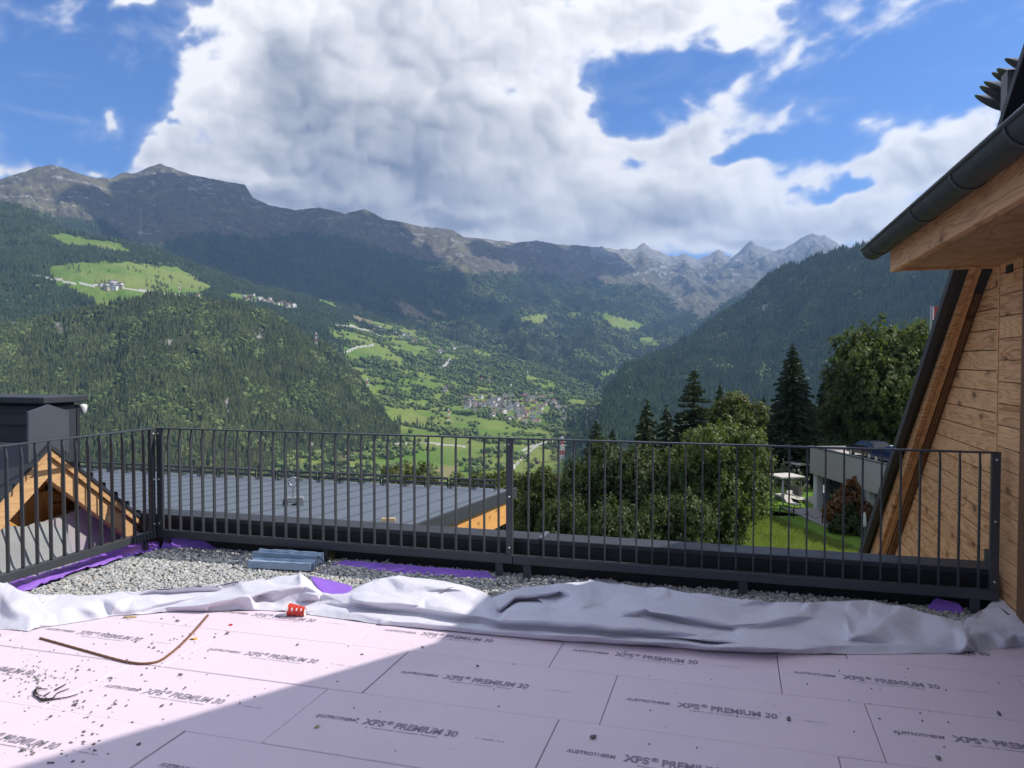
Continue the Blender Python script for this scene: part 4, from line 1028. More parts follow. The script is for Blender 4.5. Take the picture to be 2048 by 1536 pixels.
def ink_mat():
    def f(nt, b):
        n = nt.noise(geopos(nt), 26, 4, 0.7)
        nt.put(b.inputs['Base Color'], nt.mix(nt.ss(n, 0.30, 0.52), (0.54, 0.45, 0.53), (0.25, 0.215, 0.27))); b.inputs['Roughness'].default_value = 0.7
    return material('worn_grey_ink', f)
INK = ink_mat()

floor = MB().box(-5.15, 1.74, 5.4, 5.874, -0.32, -0.104).box(-5.15, 2.34, -3.0, 5.399, -0.32, -0.104).obj('terrace_floor', plain('screed', (0.22, 0.22, 0.21), 0.9, var=0.2)); floor['kind'] = 'structure'

def text_mesh(body, size, xs=1.0, shear=0.0, off=0.0, width=0.0):
    cu = bpy.data.curves.new('lettering', 'FONT'); cu.body = body; cu.size = size; cu.shear = shear; cu.offset = off; cu.resolution_u = 3; cu.fill_mode = 'FRONT'
    ob = bpy.data.objects.new('lettering', cu); COL.objects.link(ob); bpy.context.view_layer.update()
    me = bpy.data.meshes.new_from_object(ob.evaluated_get(bpy.context.evaluated_depsgraph_get()))
    bpy.data.objects.remove(ob); bpy.data.curves.remove(cu)
    n = len(me.vertices); a = np.zeros(n * 3, np.float32); me.vertices.foreach_get('co', a); a = a.reshape(-1, 3); a[:, 0] *= xs
    a[:, 0] -= a[:, 0].min()
    me.vertices.foreach_set('co', a.ravel()); me.update(); me.materials.clear(); me.materials.append(INK)
    if width: a[:, 0] *= width / a[:, 0].max(); me.vertices.foreach_set('co', a.ravel()); me.update()
    return me, float(a[:, 0].max())
TX_BRAND = text_mesh('AUSTROTHERM', 0.040, 1.0, 0.0, 0.0014, 0.215)
TX_MAIN = text_mesh('XPS', 0.076, 1.0, 0.0, 0.0028, 0.112)
TX_REG = text_mesh('\u00ae', 0.045, 1.0, 0.0, 0.0008, 0.032)
TX_PREM = text_mesh('PREMIUM 30', 0.076, 1.0, 0.0, 0.0028, 0.312)
TX_SMALL = text_mesh('Drucksteif \u00b7 Formstabil  |  Feuchteunempfindlich \u00b7 W\u00e4rmed\u00e4mmend', 0.0155, 1.0, 0.0, 0.0002, 0.33)
TX_CODE = text_mesh('TS   10.060732   06:18', 0.015, 1.0)
BRD_W, BRD_H = 1.2425, 0.595
def board_mesh(x0, x1, d):
    mb = MB().box(x0, x1, 0.0025, d - 0.0025, -0.10, 0.0, bev=0.003)
    me = bpy.data.meshes.new('insulation_board'); me.from_pydata(mb.v, [], mb.f); me.update(); me.materials.append(XPS); return me
FULL = board_mesh(0.002, BRD_W - 0.002, BRD_H)
ROW_Y = {k: 2.375 + BRD_H * k for k in range(-7, 5)}
ROW_X = {0: -2.44, 1: -0.794, 2: -0.600, 3: -0.990, 4: -0.600, -1: -0.8, -2: -1.2, -3: -0.5, -4: -0.9, -5: -0.6, -6: -1.1, -7: -0.7}
for k, y in ROW_Y.items():
    x = ROW_X[k]
    while x > -5.0: x -= BRD_W
    XE = 1.70 if y > 4.7 else 2.33
    while x < XE:
        a, c = max(x, -5.05), min(x + BRD_W, XE)
        if c - a > 0.06:
            full = a == x and c == x + BRD_W
            me = FULL if full else board_mesh(a - x + 0.002, c - x - 0.002, BRD_H)
            o = bpy.data.objects.new('insulation_board', me); o.location = (x, y, random.uniform(-0.0022, 0.0018)); o.rotation_euler = (random.uniform(-.0016, .0016), random.uniform(-.0010, .0010), 0); link(o, floor)
            if k >= -2 and (full or (a == x and c - x > 0.85)):
                jx = random.uniform(-0.015, 0.015); jy = random.uniform(-0.012, 0.012)
                pr = [(TX_BRAND, 0.085, 0.292), (TX_MAIN, 0.335, 0.285), (TX_REG, 0.452, 0.312), (TX_PREM, 0.500, 0.285), (TX_SMALL, 0.40, 0.255), (TX_CODE, 0.90, 0.298)]
                for (me2, w), lx, ly in pr:
                    t = bpy.data.objects.new('printed_lettering', me2); t.location = (lx + jx, ly + jy, 0.0014); link(t, o)
        x += BRD_W

# ------------------------------------------------------------------ parapet
par = empty('parapet', (0, 5.95, 0)); tag(par, 'low dark metal clad parapet behind the front railing', 'parapet')
def rel(o, root):
    o.location = Vector(o.location) - root.location; return o
rel(MB().box(-5.3, 1.74, 5.875, 6.06, -9.0, 0.272).obj('upstand', BLACK, par), par)
for a, c in ((-5.34, -1.46), (-1.455, 1.742)):
    rel(MB().box(a, c, 5.842, 6.085, 0.274, 0.315, bev=0.004).obj('coping', ANTH_SHEET, par), par)
    rel(MB().box(a, c, 5.842, 5.850, 0.16, 0.273).obj('coping_drip', BLACK, par), par)
rel(MB().box(-1.475, -1.44, 5.85, 6.085, 0.317, 0.327).obj('coping_joint', ZINC, par), par)

# ------------------------------------------------------------------ railings
RY = 5.745; RT = 1.122; RB0, RB1 = 0.136, 0.203
def bar_mesh(h, depth=0.030, th=0.010):
    """upright flat bar along local Y, narrowing to a tongue under the top rail"""
    t = th / 2; d = depth / 2; n = h - 0.085
    prof = [(-d, 0), (d, 0), (d, h), (d - 0.013, h), (-d, n)]
    mb = MB().prism([(-t, y, z) for y, z in prof], (th, 0, 0))
    me = bpy.data.meshes.new('baluster'); me.from_pydata(mb.v, [], mb.f); me.update(); me.materials.append(ANTH); return me
BAR = bar_mesh(RT - 0.012 - RB1)
def screw(parent, p, axis='Y'):
    M = Matrix.Translation(p) @ (Matrix.Rotation(R(90), 4, 'X') if axis == 'Y' else Matrix.Rotation(R(90), 4, 'Y'))
    MB().lathe([(0.0, 0.012), (0.006, 0.011), (0.010, 0.006), (0.011, 0.0)], 10, M).obj('bolt', GALV, parent, True)
def railing(a, b, n_bars, label, feet, first_post=True, last_post=True):
    """runs from point a to point b (x, y)"""
    a = Vector((*a, 0)); b = Vector((*b, 0)); L = (b - a).length; rz = math.atan2(b.y - a.y, b.x - a.x)
    e = empty('railing', a, rz)
    MB().box(0, L, -0.020, 0.020, RT - 0.012, RT, bev=0.002).obj('top_rail', ANTH, e)
    MB().box(0, L, -0.025, 0.025, RB0, RB1, bev=0.003).obj('bottom_rail', ANTH, e)
    for i in range(n_bars):
        o = bpy.data.objects.new('baluster', BAR); o.location = ((i + 1) * L / (n_bars + 1), 0, RB1); link(o, e)
    for f in feet:
        mb = MB().box(f - 0.030, f + 0.030, -0.008, 0.008, -0.09, RB0 - 0.0005).box(f - 0.05, f + 0.05, -0.05, 0.05, -0.10, -0.088); mb.obj('foot', ANTH, e)
    for flag, x in ((first_post, 0.028), (last_post, L - 0.028)):
        if flag:
            MB().box(x - 0.026, x + 0.026, -0.018, 0.018, RB1 + 0.001, RT - 0.0125, bev=0.002).obj('post', ANTH, e)
            for z in (0.26, 0.66, 1.07): screw(e, (x, -0.019, z))
    return tag(e, label, 'railing', 'terrace railings')
railing((-4.985, RY), (-1.652, RY), 27, 'left half of the dark front railing, above the gravel', [0.10, 1.69, 3.22], True, True)
railing((-1.648, RY), (1.690, RY), 27, 'right half of the dark front railing, ending at the timber wall', [0.11, 1.72, 3.2], False, True)
railing((-5.0, 2.2), (-5.0, RY - 0.03), 28, 'side railing running along the terrace towards the wooden gable', [0.5, 1.9, 3.4], True, True)

# ------------------------------------------------------------------ lower metal roof
s_ = -0.058
def rz_(y): return -0.66 + s_ * (y - 11.0)
roof = empty('annex_roof', (-10, 6.4, rz_(6.4))); tag(roof, 'flat grey standing seam metal roof below the terrace', 'roof')
RX1 = -4.22; PW = 0.50; Y0, Y1 = 6.15, 14.95; YL = Y1 - Y0
SL = math.atan(s_)
pan = MB().box(0.0, PW - 0.002, 0, YL, -0.03, 0.0); pme = bpy.data.meshes.new('roof_panel'); pme.from_pydata(pan.v, [], pan.f); pme.update(); pme.materials.append(ZINC)
sme_ = MB().box(-0.005, 0.005, 0, YL, 0.0005, 0.024); sme = bpy.data.meshes.new('standing_seam'); sme.from_pydata(sme_.v, [], sme_.f); sme.update(); sme.materials.append(ZINC)
for k in range(26):
    x = RX1 - 0.30 - (k + 1) * PW
    for nm, me, xx in (('roof_panel', pme, x), ('standing_seam', sme, x + PW)):
        o = bpy.data.objects.new(nm, me); o.location = Vector((xx, Y0, rz_(Y0))) - roof.location; o.rotation_euler = (SL, 0, 0); link(o, roof)
def sloped(mb, name, mat):
    o = mb.obj(name, mat, roof); o.location = Vector((0, Y0, rz_(Y0))) - roof.location; o.rotation_euler = (SL, 0, 0); return o
sloped(MB().box(RX1 - 0.298, RX1 - 0.055, 0, YL, -0.03, 0.0), 'edge_panel', ZINC)
sloped(MB().box(RX1 - 0.05, RX1, -0.02, YL + 0.03, -0.17, 0.045, bev=0.006), 'verge_trim', ANTH_SHEET)
sloped(MB().box(RX1 - 0.16, RX1 - 0.09, 0.2, YL - 0.05, -0.62, -0.172), 'verge_board', wood('orange_board', (0.70, 0.36, 0.11), (0.50, 0.22, 0.06), knots=True))
sloped(MB().box(-17.2, RX1 - 0.17, 0.2, YL - 0.3, -0.60, -0.05), 'roof_deck', plain('dark_board', (0.05, 0.045, 0.04), 0.8))
MB().box(-17, RX1 - 0.6, 6.6, 14.0, -9.4, -1.5).obj('annex_wall', plain('white_plaster', (0.70, 0.69, 0.66), 0.9, bstr=0.2), roof).location = -roof.location
# snow guard along the far eave: every frame a thing of its own
sg = MB()
for x in (0.0, 0.44): sg.box(x - 0.012, x + 0.012, -0.02, 0.16, 0.0, 0.018).box(x - 0.012, x + 0.012, -0.02, 0.0, 0.0, 0.20)
sg.tube([(-0.01, -0.01, 0.20), (0.45, -0.01, 0.20)], 0.026, 8).tube([(-0.01, -0.01, 0.10), (0.45, -0.01, 0.10)], 0.026, 8)
sgm = bpy.data.meshes.new('snow_guard'); sgm.from_pydata(sg.v, [], sg.f); sgm.update(); sgm.materials.append(ANTH)
for k in range(25):
    o = bpy.data.objects.new('snow_guard', sgm); y = Y1 - 0.35; o.location = (RX1 - 0.32 - (k + 1) * PW + 0.02, y, rz_(y) + 0.002); link(o)
    tag(o, ('black two bar snow guard frame at the right end of the far eave' if k == 0 else 'black two bar snow guard frame along the far eave of the metal roof'), 'snow guard', 'snow guard frames on the metal roof')
def onroof(px, py):
    d = ray(px, py); t = (-0.66 - s_ * 11 - CAMH) / (d[2] - s_ * d[1]); return Vector(_C + d * t)
# lifting eye and offcut lying on it
p = onroof(587, 1010); e = empty('roof_anchor', p + Vector((0, 0, 0.001)), 0.5); e.scale = (1.6, 1.6, 1.6); tag(e, 'galvanised clamp with lifting eye on the metal roof', 'roof anchor')
MB().box(-0.10, 0.10, -0.045, 0.045, 0.03, 0.085, bev=0.006).obj('clamp', GALV, e); MB().box(-0.105, -0.06, -0.05, 0.05, 0.0, 0.06).obj('jaw', ANTH, e); MB().box(0.06, 0.105, -0.05, 0.05, 0.0, 0.06).obj('jaw', GALV, e)
MB().tube([(0, 0, 0.08), (0, 0, 0.20)], 0.012, 8).obj('stem', GALV, e)
MB().tube([(0.045 * math.cos(a), 0, 0.24 + 0.045 * math.sin(a)) for a in np.linspace(0, 2 * math.pi, 17)[:-1]], 0.011, 8, closed=True).obj('eye', GALV, e, True)
p = onroof(777, 1043); o = MB().box(-0.10, 0.10, -0.035, 0.035, 0, 0.05, bev=0.003).obj('wood_offcut', wood('pale_offcut', (0.74, 0.55, 0.32), (0.58, 0.38, 0.18), axis='X', knots=False)); o.location = p + Vector((0, 0, 0.001)); o.rotation_euler = (SL, 0, 0.35)
tag(o, 'short pale wood block lying on the metal roof', 'wood block')
# ================================================================== TIMBER GABLE ON THE RIGHT
house = empty('timber_house', (1.75, 6.0, -9.0)); tag(house, 'timber clad house gable with dark roof edge and eave on the right', 'house')
def hp(o): o.location = Vector(o.location) - house.location; return o
def rake_line(dx, X):
    a = onX(1715 + dx, 1110, X); b = onX(1975 + dx, 310, X); k = (b.z - a.z) / (b.y - a.y)
    return lambda y: a.z + k * (y - a.y)
def rake_part(name, dx0, dx1, X, th, mat, y0=1.5, y1=13.2, vert=None):
    f0 = rake_line(dx0, X); f1 = rake_line(dx1, X)
    if vert: f1 = lambda y: f0(y) - vert
    n = 12; mb = MB()
    ys = [y0, y1]
    mb.prism([(X, y0, f0(y0)), (X, y1, f0(y1)), (X, y1, f1(y1)), (X, y0, f1(y0))], (th, 0, 0))
    return hp(mb.obj(name, mat, house))
RAKE = rake_line(0, 1.50)
rake_part('roof_edge', 0, 7, 1.50, 0.055, ANTH_SHEET)
rake_part('edge_shade_strip', 6, 14, 1.562, 0.03, BLACK)  # black board painted in for the shadow gap below the metal edge
rake_part('bargeboard', 12, 40, 1.600, 0.035, LARCH)
rake_part('bargeboard_trim', 39, 50, 1.640, 0.04, LARCH)
rake_part('recess_shade_board', 48, 63, 1.690, 0.05, LARCH_DARK)  # dark brown board stands in for the shade on the recessed boards
# roof planes (the far slope falls towards the valley, the near one behind the camera)
yr = 1.0; zr = RAKE(yr)
mb = MB().prism([(1.503, yr, zr - 0.01), (1.503, 13.2, RAKE(13.2) - 0.01), (1.503, 13.2, RAKE(13.2) - 0.07), (1.503, yr, zr - 0.07)], (9.0, 0, 0))
hp(mb.obj('roof_slope', ANTH_SHEET, house))
mb = MB().prism([(1.503, yr, zr - 0.01), (1.503, yr, zr - 0.15), (1.503, -8, RAKE(10) - 0.15), (1.503, -8, RAKE(10) - 0.01)], (9.0, 0, 0))
hp(mb.obj('roof_slope', ANTH_SHEET, house))
# wall body behind the cladding
f = rake_line(90, 1.78)
mb = MB().prism([(1.80, 5.57, -9.4), (1.80, 12.6, -9.4), (1.80, 12.6, f(12.6) - 0.2), (1.80, 5.57, f(5.57) - 0.2)], (0.6, 0, 0)).prism([(2.40, -7.5, -9.4), (2.40, 12.6, -9.4), (2.40, 12.6, f(12.6) - 0.2), (2.40, yr, zr - 0.3), (2.40, -7.5, RAKE(9.5) - 0.4)], (6.9, 0, 0)).prism([(1.80, -7.5, 2.62), (1.80, 5.56, 2.62), (1.80, 5.56, f(5.56) - 0.2), (1.80, yr, zr - 0.3), (1.80, -7.5, RAKE(9.5) - 0.4)], (0.599, 0, 0))
hp(mb.obj('wall', plain('sheathing', (0.20, 0.13, 0.08), 0.9), house))
# planks
PH = 0.1455
fr = rake_line(50, 1.75)
def y_at(z):            # where the gable recess crosses height z
    a, b = 1.0, 13.0
    for _ in range(40):
        m = (a + b) / 2
        if fr(m) > z: a = m
        else: b = m
    return (a + b) / 2
z = -1.55
while z < 3.4:
    yb, yt = y_at(z), y_at(z + PH)
    if z > 2.9: yb, yt = min(yb, 6.8), min(yt, 6.6)
    L = yb - 5.96; L2 = yt - 5.96
    if L2 > 0.05:
        g = 0.0035
        poly = [(0, 0.0, g), (0, L, g), (0, L2, PH - g), (0, 0.0, PH - g)]
        mb = MB().prism([(random.uniform(0, 0.0015), y, zz) for (_, y, zz) in poly], (0.028, 0, 0))
        o = mb.obj('plank', LARCH, house, loc=(1.75, 5.96, z)); hp(o)
    z += PH
z = -0.02
while z < 2.34:
    mb = MB().box(0, 0.026, 0, 0.443, 0.003, PH - 0.003); o = mb.obj('plank', LARCH, house, loc=(1.722, 5.487, z)); hp(o); z += PH
hp(MB().box(1.716, 1.78, 5.932, 5.956, -0.02, 2.36).obj('corner_batten', LARCH, house))
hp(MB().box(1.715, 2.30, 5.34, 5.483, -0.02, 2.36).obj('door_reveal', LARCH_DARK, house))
hp(MB().box(2.31, 2.36, 1.6, 5.335, 0.05, 2.30).obj('window_pane', plain('dark_glass', (0.012, 0.015, 0.02), 0.06, 0, 0.05), house))
hp(MB().box(2.29, 2.38, -3.0, 1.59, 0.0, 2.36).obj('wall_cladding', LARCH, house))
hp(MB().box(1.67, 1.80, 5.49, 5.84, -0.05, 0.12).obj('base_flashing', ANTH, house))
hp(MB().prism([(1.70, 6.09, 0.24), (1.70, 6.09, 0.40), (1.70, 5.86, 0.325), (1.70, 5.86, 0.24)], (0.03, 0, 0)).obj('corner_flashing', ANTH, house))
# eave above the terrace
EX, EY = 1.05, 5.98
hp(MB().box(EX, EX + 0.045, -4, EY, 2.345, 2.56, bev=0.003).obj('fascia', LARCH, house))
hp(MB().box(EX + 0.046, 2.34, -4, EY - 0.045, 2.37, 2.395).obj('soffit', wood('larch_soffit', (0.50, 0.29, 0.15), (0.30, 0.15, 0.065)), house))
hp(MB().box(EX + 0.046, 1.86, EY - 0.044, EY - 0.002, 2.352, 2.50).obj('end_board', LARCH, house))
hp(MB().box(EX - 0.02, 1.9, -4, EY + 0.02, 2.565, 2.60).obj('eave_roofing', ANTH_SHEET, house))
hp(MB().box(1.715, 1.76, 5.68, 5.80, 2.295, 2.348).obj('vent_slot', BLACK, house))
# gutter: half round trough with rolled bead and joints
GX, GZ, GR = 0.965, 2.535, 0.076
def half_round(y0, y1, r, th=0.004, n=14):
    mb = MB(); vs = []
    for y in (y0, y1):
        for rr in (r, r - th):
            for k in range(n + 1):
                a = math.pi + math.pi * k / n; vs.append((GX + rr * math.cos(a), y, GZ + rr * math.sin(a)))
    m = n + 1; fs = []
    for k in range(n):
        fs += [(k, k + 1, 2 * m + k + 1, 2 * m + k), (m + k + 1, m + k, 3 * m + k, 3 * m + k + 1), (k + 1, k, m + k, m + k + 1), (2 * m + k, 2 * m + k + 1, 3 * m + k + 1, 3 * m + k)]
    fs += [(0, 2 * m, 3 * m, m), (n, m + n, 3 * m + n, 2 * m + n)]
    mb.add(vs, fs); return mb
gut = hp(half_round(-4, 6.16, GR).obj('gutter', ANTH_SHEET, house, True))
o = MB().tube([(GX - GR, -4, GZ), (GX - GR, 6.16, GZ)], 0.011, 10).obj('bead', ANTH, gut)
mb = MB(); n = 14; mb.add([(GX, 6.158, GZ)] + [(GX + GR * math.cos(math.pi + math.pi * k / n), 6.158, GZ + GR * math.sin(math.pi + math.pi * k / n)) for k in range(n + 1)], [(0, k, k + 1) for k in range(1, n + 1)]); mb.obj('end_cap', ANTH_SHEET, gut)
for y in (2.45, 3.05, 3.75, 4.55, 5.85):
    half_round(y - 0.012, y + 0.012, GR + 0.005, 0.004).obj('gutter_joint', ANTH, gut, True)

# roof vent stack with a fan of slanted metal blades, pushed back along the line of sight onto the far roof slope
PIPE = plain('grey_pipe', (0.20, 0.215, 0.23), 0.35, 0.3, 0.1, 5)
VX = 2.60  # depth set to keep its shadow off the terrace, pipe ends enlarged to match
pb = onX(1996, 236, VX); e = empty('vent_stack', (pb.x + 0.05, pb.y, RAKE(pb.y) - 0.1)); tag(e, 'dark vent stack with slanted grey pipe ends above the gable roof', 'vent')
MB().box(0.0, 0.5, -0.10, 0.10, 0, onX(2005, 140, VX).z - e.location.z).obj('shaft', ANTH, e)
for i, (px, py) in enumerate([(1949, 190), (1959, 172), (1967, 163), (1983, 145), (1993, 137), (2009, 117)]):
    q = onX(px, py, VX); r = 0.086; n = 16; vs = []; mb = MB()
    for s2, x in ((0, 0.0), (1, 0.55)):
        for k in range(n):
            a = 2 * math.pi * k / n; cut = 0.15 * (1 - math.sin(a)) if s2 == 0 else 0
            vs.append((x + cut, r * math.cos(a), r * math.sin(a) - r))
    mb.add(vs, [(k, (k + 1) % n, n + (k + 1) % n, n + k) for k in range(n)]); o = mb.obj('pipe_end', PIPE, e, True); o.location = q - e.location; o.rotation_euler = (0, 0.10, 0.06 * math.sin(i * 2))
# red and white flag far behind the gable edge
p = atD(1861, 650, 60); e = empty('flag', (p.x, p.y, p.z)); tag(e, 'small red and white flag just left of the gable edge', 'flag')
MB().tube([(0, 0, -18), (0, 0, 1.3)], 0.05, 8).obj('flagpole', GALV, e)
MB().box(0.05, 0.5, -0.01, 0.01, 0.35, 1.25).obj('flag_cloth', plain('red_cloth', (0.45, 0.06, 0.05), 0.8), e); MB().box(0.10, 0.20, -0.016, 0.016, 0.35, 1.25).obj('white_stripe', plain('white_cloth', (0.75, 0.74, 0.72), 0.8), e)

# ================================================================== WOODEN GABLE AND CHIMNEY ON THE LEFT
GXP = -5.27
gab = empty('wooden_gable', (GXP, 4.85, -0.1)); tag(gab, 'small wooden gable with light bargeboards beyond the side railing', 'gable')
def gp(o): o.location = Vector(o.location) - gab.location; return o
AP = onX(100, 897, GXP); sl = 0.79; ay, az_ = AP.y, AP.z
def rafter(sgn, y_end, drop0, drop1, x0, x1, name, mat):
    ye = ay + sgn * y_end
    pts = [(x0, ay, az_ - drop0), (x0, ye, az_ - drop0 - sl * y_end), (x0, ye, az_ - drop1 - sl * y_end), (x0, ay, az_ - drop1)]
    if sgn < 0: pts = pts[::-1]
    return gp(MB().prism(pts, (x1 - x0, 0, 0)).obj(name, mat, gab))
for sg_, L in ((1, 1.02), (-1, 2.2)):
    rafter(sg_, L, 0.0, 0.055, GXP - 0.02, GXP, 'upper_bargeboard', SPRUCE)
    rafter(sg_, L - (0.02 if sg_ > 0 else 0), 0.055, 0.24, GXP - 0.10, GXP - 0.03, 'bargeboard', SPRUCE)
    rafter(sg_, L + (0.30 if sg_ > 0 else 0), -0.035, -0.002, -8.4, GXP + 0.012, 'roof_sheet', ANTH_SHEET)
    rafter(sg_, L, 0.0, 0.12, -8.3, GXP - 0.105, 'roof_boarding', wood('roof_boarding', (0.45, 0.20, 0.09), (0.28, 0.11, 0.045), axis='X'))
for k in range(7):      # raised seams on the right slope
    y = ay + 0.16 + k * 0.135; zz = az_ - sl * (y - ay) + 0.035
    gp(MB().prism([(-7.5, y - 0.005, zz - 0.01), (-7.5, y + 0.005, zz - 0.015), (-7.5, y + 0.005, zz + 0.05), (-7.5, y - 0.005, zz + 0.055)], (2.225, 0, 0)).obj('roof_seam', ANTH_SHEET, gab))
XB = GXP - 0.36
gp(MB().prism([(XB - 0.06, ay - 1.6, -0.2), (XB - 0.06, ay + 1.0, -0.2), (XB - 0.06, ay + 1.0, az_ - 0.1 - sl * 1.0), (XB - 0.06, ay, az_ - 0.1), (XB - 0.06, ay - 1.6, az_ - 0.1 - sl * 1.6)], (0.025, 0, 0)).obj('back_wall', SPRUCE_X, gab))
for k in range(12):     # upright boards of the recessed back wall
    y0 = ay - 1.1 + k * 0.16; top = az_ - 0.20 - sl * abs(y0 + 0.08 - ay)
    if top < -0.05: continue
    gp(MB().box(XB - 0.03, XB + random.uniform(0, 0.004), y0 + 0.002, y0 + 0.158, -0.15, top).obj('board', SPRUCE_X, gab))
gp(MB().box(XB, XB + 0.22, 4.16, 4.62, 0.22, 0.60, bev=0.006).obj('beam_end', wood('bright_beam', (0.76, 0.38, 0.10), (0.52, 0.22, 0.05), axis='X'), gab))
# insulation panel and pale end panel closing the right part
PINKISH = plain('shaded_foam', (0.44, 0.40, 0.40), 0.8, var=0.1, scale=3)  # pink foam coloured darker and greyer for its shade inside the gable
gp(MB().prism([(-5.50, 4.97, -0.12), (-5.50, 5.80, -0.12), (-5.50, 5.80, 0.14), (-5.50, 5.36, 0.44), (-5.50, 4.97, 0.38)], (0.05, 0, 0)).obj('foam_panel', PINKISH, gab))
gp(MB().prism([(-5.33, 5.80, -0.12), (-5.33, 6.05, -0.12), (-5.33, 6.02, 0.0), (-5.33, 5.80, 0.16)], (0.05, 0, 0)).obj('pale_panel', plain('pale_render', (0.62, 0.60, 0.54), 0.9), gab))

def facet(x, y):
    """random heights on a triangle lattice, joined by flat facets"""
    xi = np.floor(x).astype(int); yi = np.floor(y).astype(int); u = x - xi; v = y - yi
    h = lambda a, b: np.sin((a * 127.1 + b * 311.7)) * 43758.5453 % 1.0 * 2 - 1
    h00, h10, h01, h11 = h(xi, yi), h(xi + 1, yi), h(xi, yi + 1), h(xi + 1, yi + 1)
    return np.where(u + v < 1, h00 + (h10 - h00) * u + (h01 - h00) * v, h11 + (h01 - h11) * (1 - u) + (h10 - h11) * (1 - v))
def sheet(name, rows, mat, nu=60, sub=6, wr=0.0, wsc=8.0, thick=0.0, parent=None, seed=0, crease=0.0, smooth_rows=True):
    """cloth-like surface lofted through rows of (px, py, z) seen points"""
    W = []
    for r in rows:
        r = np.array(r, float)
        d = np.r_[0, np.cumsum(np.hypot(np.diff(r[:, 0]), np.diff(r[:, 1])))]
        u = np.linspace(0, d[-1], nu) if len(r) > 1 else np.zeros(nu)
        px = np.interp(u, d, r[:, 0]); py = np.interp(u, d, r[:, 1]); zz = np.interp(u, d, r[:, 2])
        W.append(np.array([onz(a, b, c) for a, b, c in zip(px, py, zz)]))
    W = np.array(W); n = len(W); out = []
    for i in range(n - 1):
        p0 = W[max(i - 1, 0)]; p1 = W[i]; p2 = W[i + 1]; p3 = W[min(i + 2, n - 1)]
        for j in range(sub):
            t = j / sub
            out.append(0.5 * ((2 * p1) + (-p0 + p2) * t + (2 * p0 - 5 * p1 + 4 * p2 - p3) * t * t + (-p0 + 3 * p1 - 3 * p2 + p3) * t ** 3) if smooth_rows else p1 * (1 - t) + p2 * t)
    out.append(W[-1]); G = np.array(out); nr, nc = G.shape[:2]
    if wr > 0 or crease > 0:
        X, Y = G[..., 0], G[..., 1]
        dz = wr * fbm(X * wsc + seed * 7.7, Y * wsc * 1.3, 3)
        if crease > 0:
            dz = dz + crease * facet(X * 2.3 + 0.5 * Y + seed, Y * 5.0 - 0.8 * X) + 0.5 * crease * facet(X * 4.4 - 1.3 * Y, Y * 9.0 + 1.7 * X + 3) * (fbm(X * 1.7 + 3, Y * 2, 2) > -0.1)
        dz = np.maximum(dz, 0.004 - G[..., 2])
        G[..., 2] += dz
    idx = np.arange(nr * nc).reshape(nr, nc)
    q = np.stack([idx[:-1, :-1], idx[:-1, 1:], idx[1:, 1:], idx[1:, :-1]], -1).reshape(-1, 4)
    o = bpy.data.objects.new(name, np_mesh(name, G.reshape(-1, 3), q, mat)); link(o, parent)
    if thick:
        m = o.modifiers.new('thickness', 'SOLIDIFY'); m.thickness = thick; m.offset = 0
    return o
def membrane_mat():
    def f(nt, b):
        p = geopos(nt); n = nt.noise(p, 120, 3, 0.7); n2 = nt.noise(p, 3, 3)
        c = nt.mix(n, (0.16, 0.17, 0.17), (0.42, 0.43, 0.42)); c = nt.mix(nt.m('MULTIPLY', n2, 0.3), c, (0.26, 0.27, 0.27))
        nt.put(b.inputs['Base Color'], c); b.inputs['Roughness'].default_value = 0.95; bump(nt, b, n, 0.5, 0.004)
    return material('slate_membrane', f)
# grey mineral membrane turned up below the gable (a thing of its own)
mm = MB(); ys = np.linspace(3.2, 5.10, 40); prof = [(-4.93, -0.02), (-5.10, 0.0), (-5.20, 0.05), (-5.27, 0.16), (-5.315, 0.30), (-5.36, 0.42)]
V = []; 
for i, (x, zz) in enumerate(prof):
    for y in ys: V.append((x + 0.012 * math.sin(y * 9 + i) + 0.01 * math.sin(y * 23), y, zz * (1 - 0.25 * max(0, (y - 4.6))) + (0.03 * math.sin(y * 7) + 0.02 * math.sin(y * 17) if i == len(prof) - 1 else 0.004 * math.sin(y * 13))))
nc = len(ys); F = [(i * nc + j, i * nc + j + 1, (i + 1) * nc + j + 1, (i + 1) * nc + j) for i in range(len(prof) - 1) for j in range(nc - 1)]
o = mesh_obj('bitumen_membrane', V, F, membrane_mat(), smooth=True); o.modifiers.new('thickness', 'SOLIDIFY').thickness = 0.006
tag(o, 'grey mineral roofing membrane turned up below the wooden gable', 'membrane')

# chimney
ch = empty('chimney', (-6.3, 5.4, 0.2)); tag(ch, 'dark metal clad chimney box with flat cap behind the wooden gable', 'chimney')
def cp(o): o.location = Vector(o.location) - ch.location; return o
CXP = -5.62
c0 = onX(95, 800, CXP).y; c1 = onX(157, 800, CXP).y; cap0 = onX(87, 800, CXP + 0.07).y; cap1 = onX(178, 800, CXP + 0.07).y
zt = onX(120, 818, CXP).z; zc0 = onX(87, 808, CXP + 0.07).z; zc1 = onX(87, 795, CXP + 0.07).z
cp(MB().box(-9.0, CXP, c0, c1, 0.60, zc0 - 0.03).obj('body', ANTH_SHEET, ch)); cp(MB().box(-9.0, CXP - 0.04, c0 + 0.02, c1 - 0.01, zc0 - 0.03, zc0 - 0.001).obj('neck', BLACK, ch))
cp(MB().box(-9.2, CXP + 0.07, cap0, cap1, zc0, zc1, bev=0.006).obj('cap', ANTH_SHEET, ch)); cp(MB().box(-9.2, CXP + 0.004, c0 - 0.025, c0 - 0.001, zc0 - 0.19, zc0 - 0.10).obj('side_trim', ANTH_SHEET, ch))
cp(MB().box(CXP - 0.02, CXP + 0.006, c1 - 0.028, c1 + 0.004, 0.5, zc0 - 0.031).obj('corner_trim', BLACK, ch))
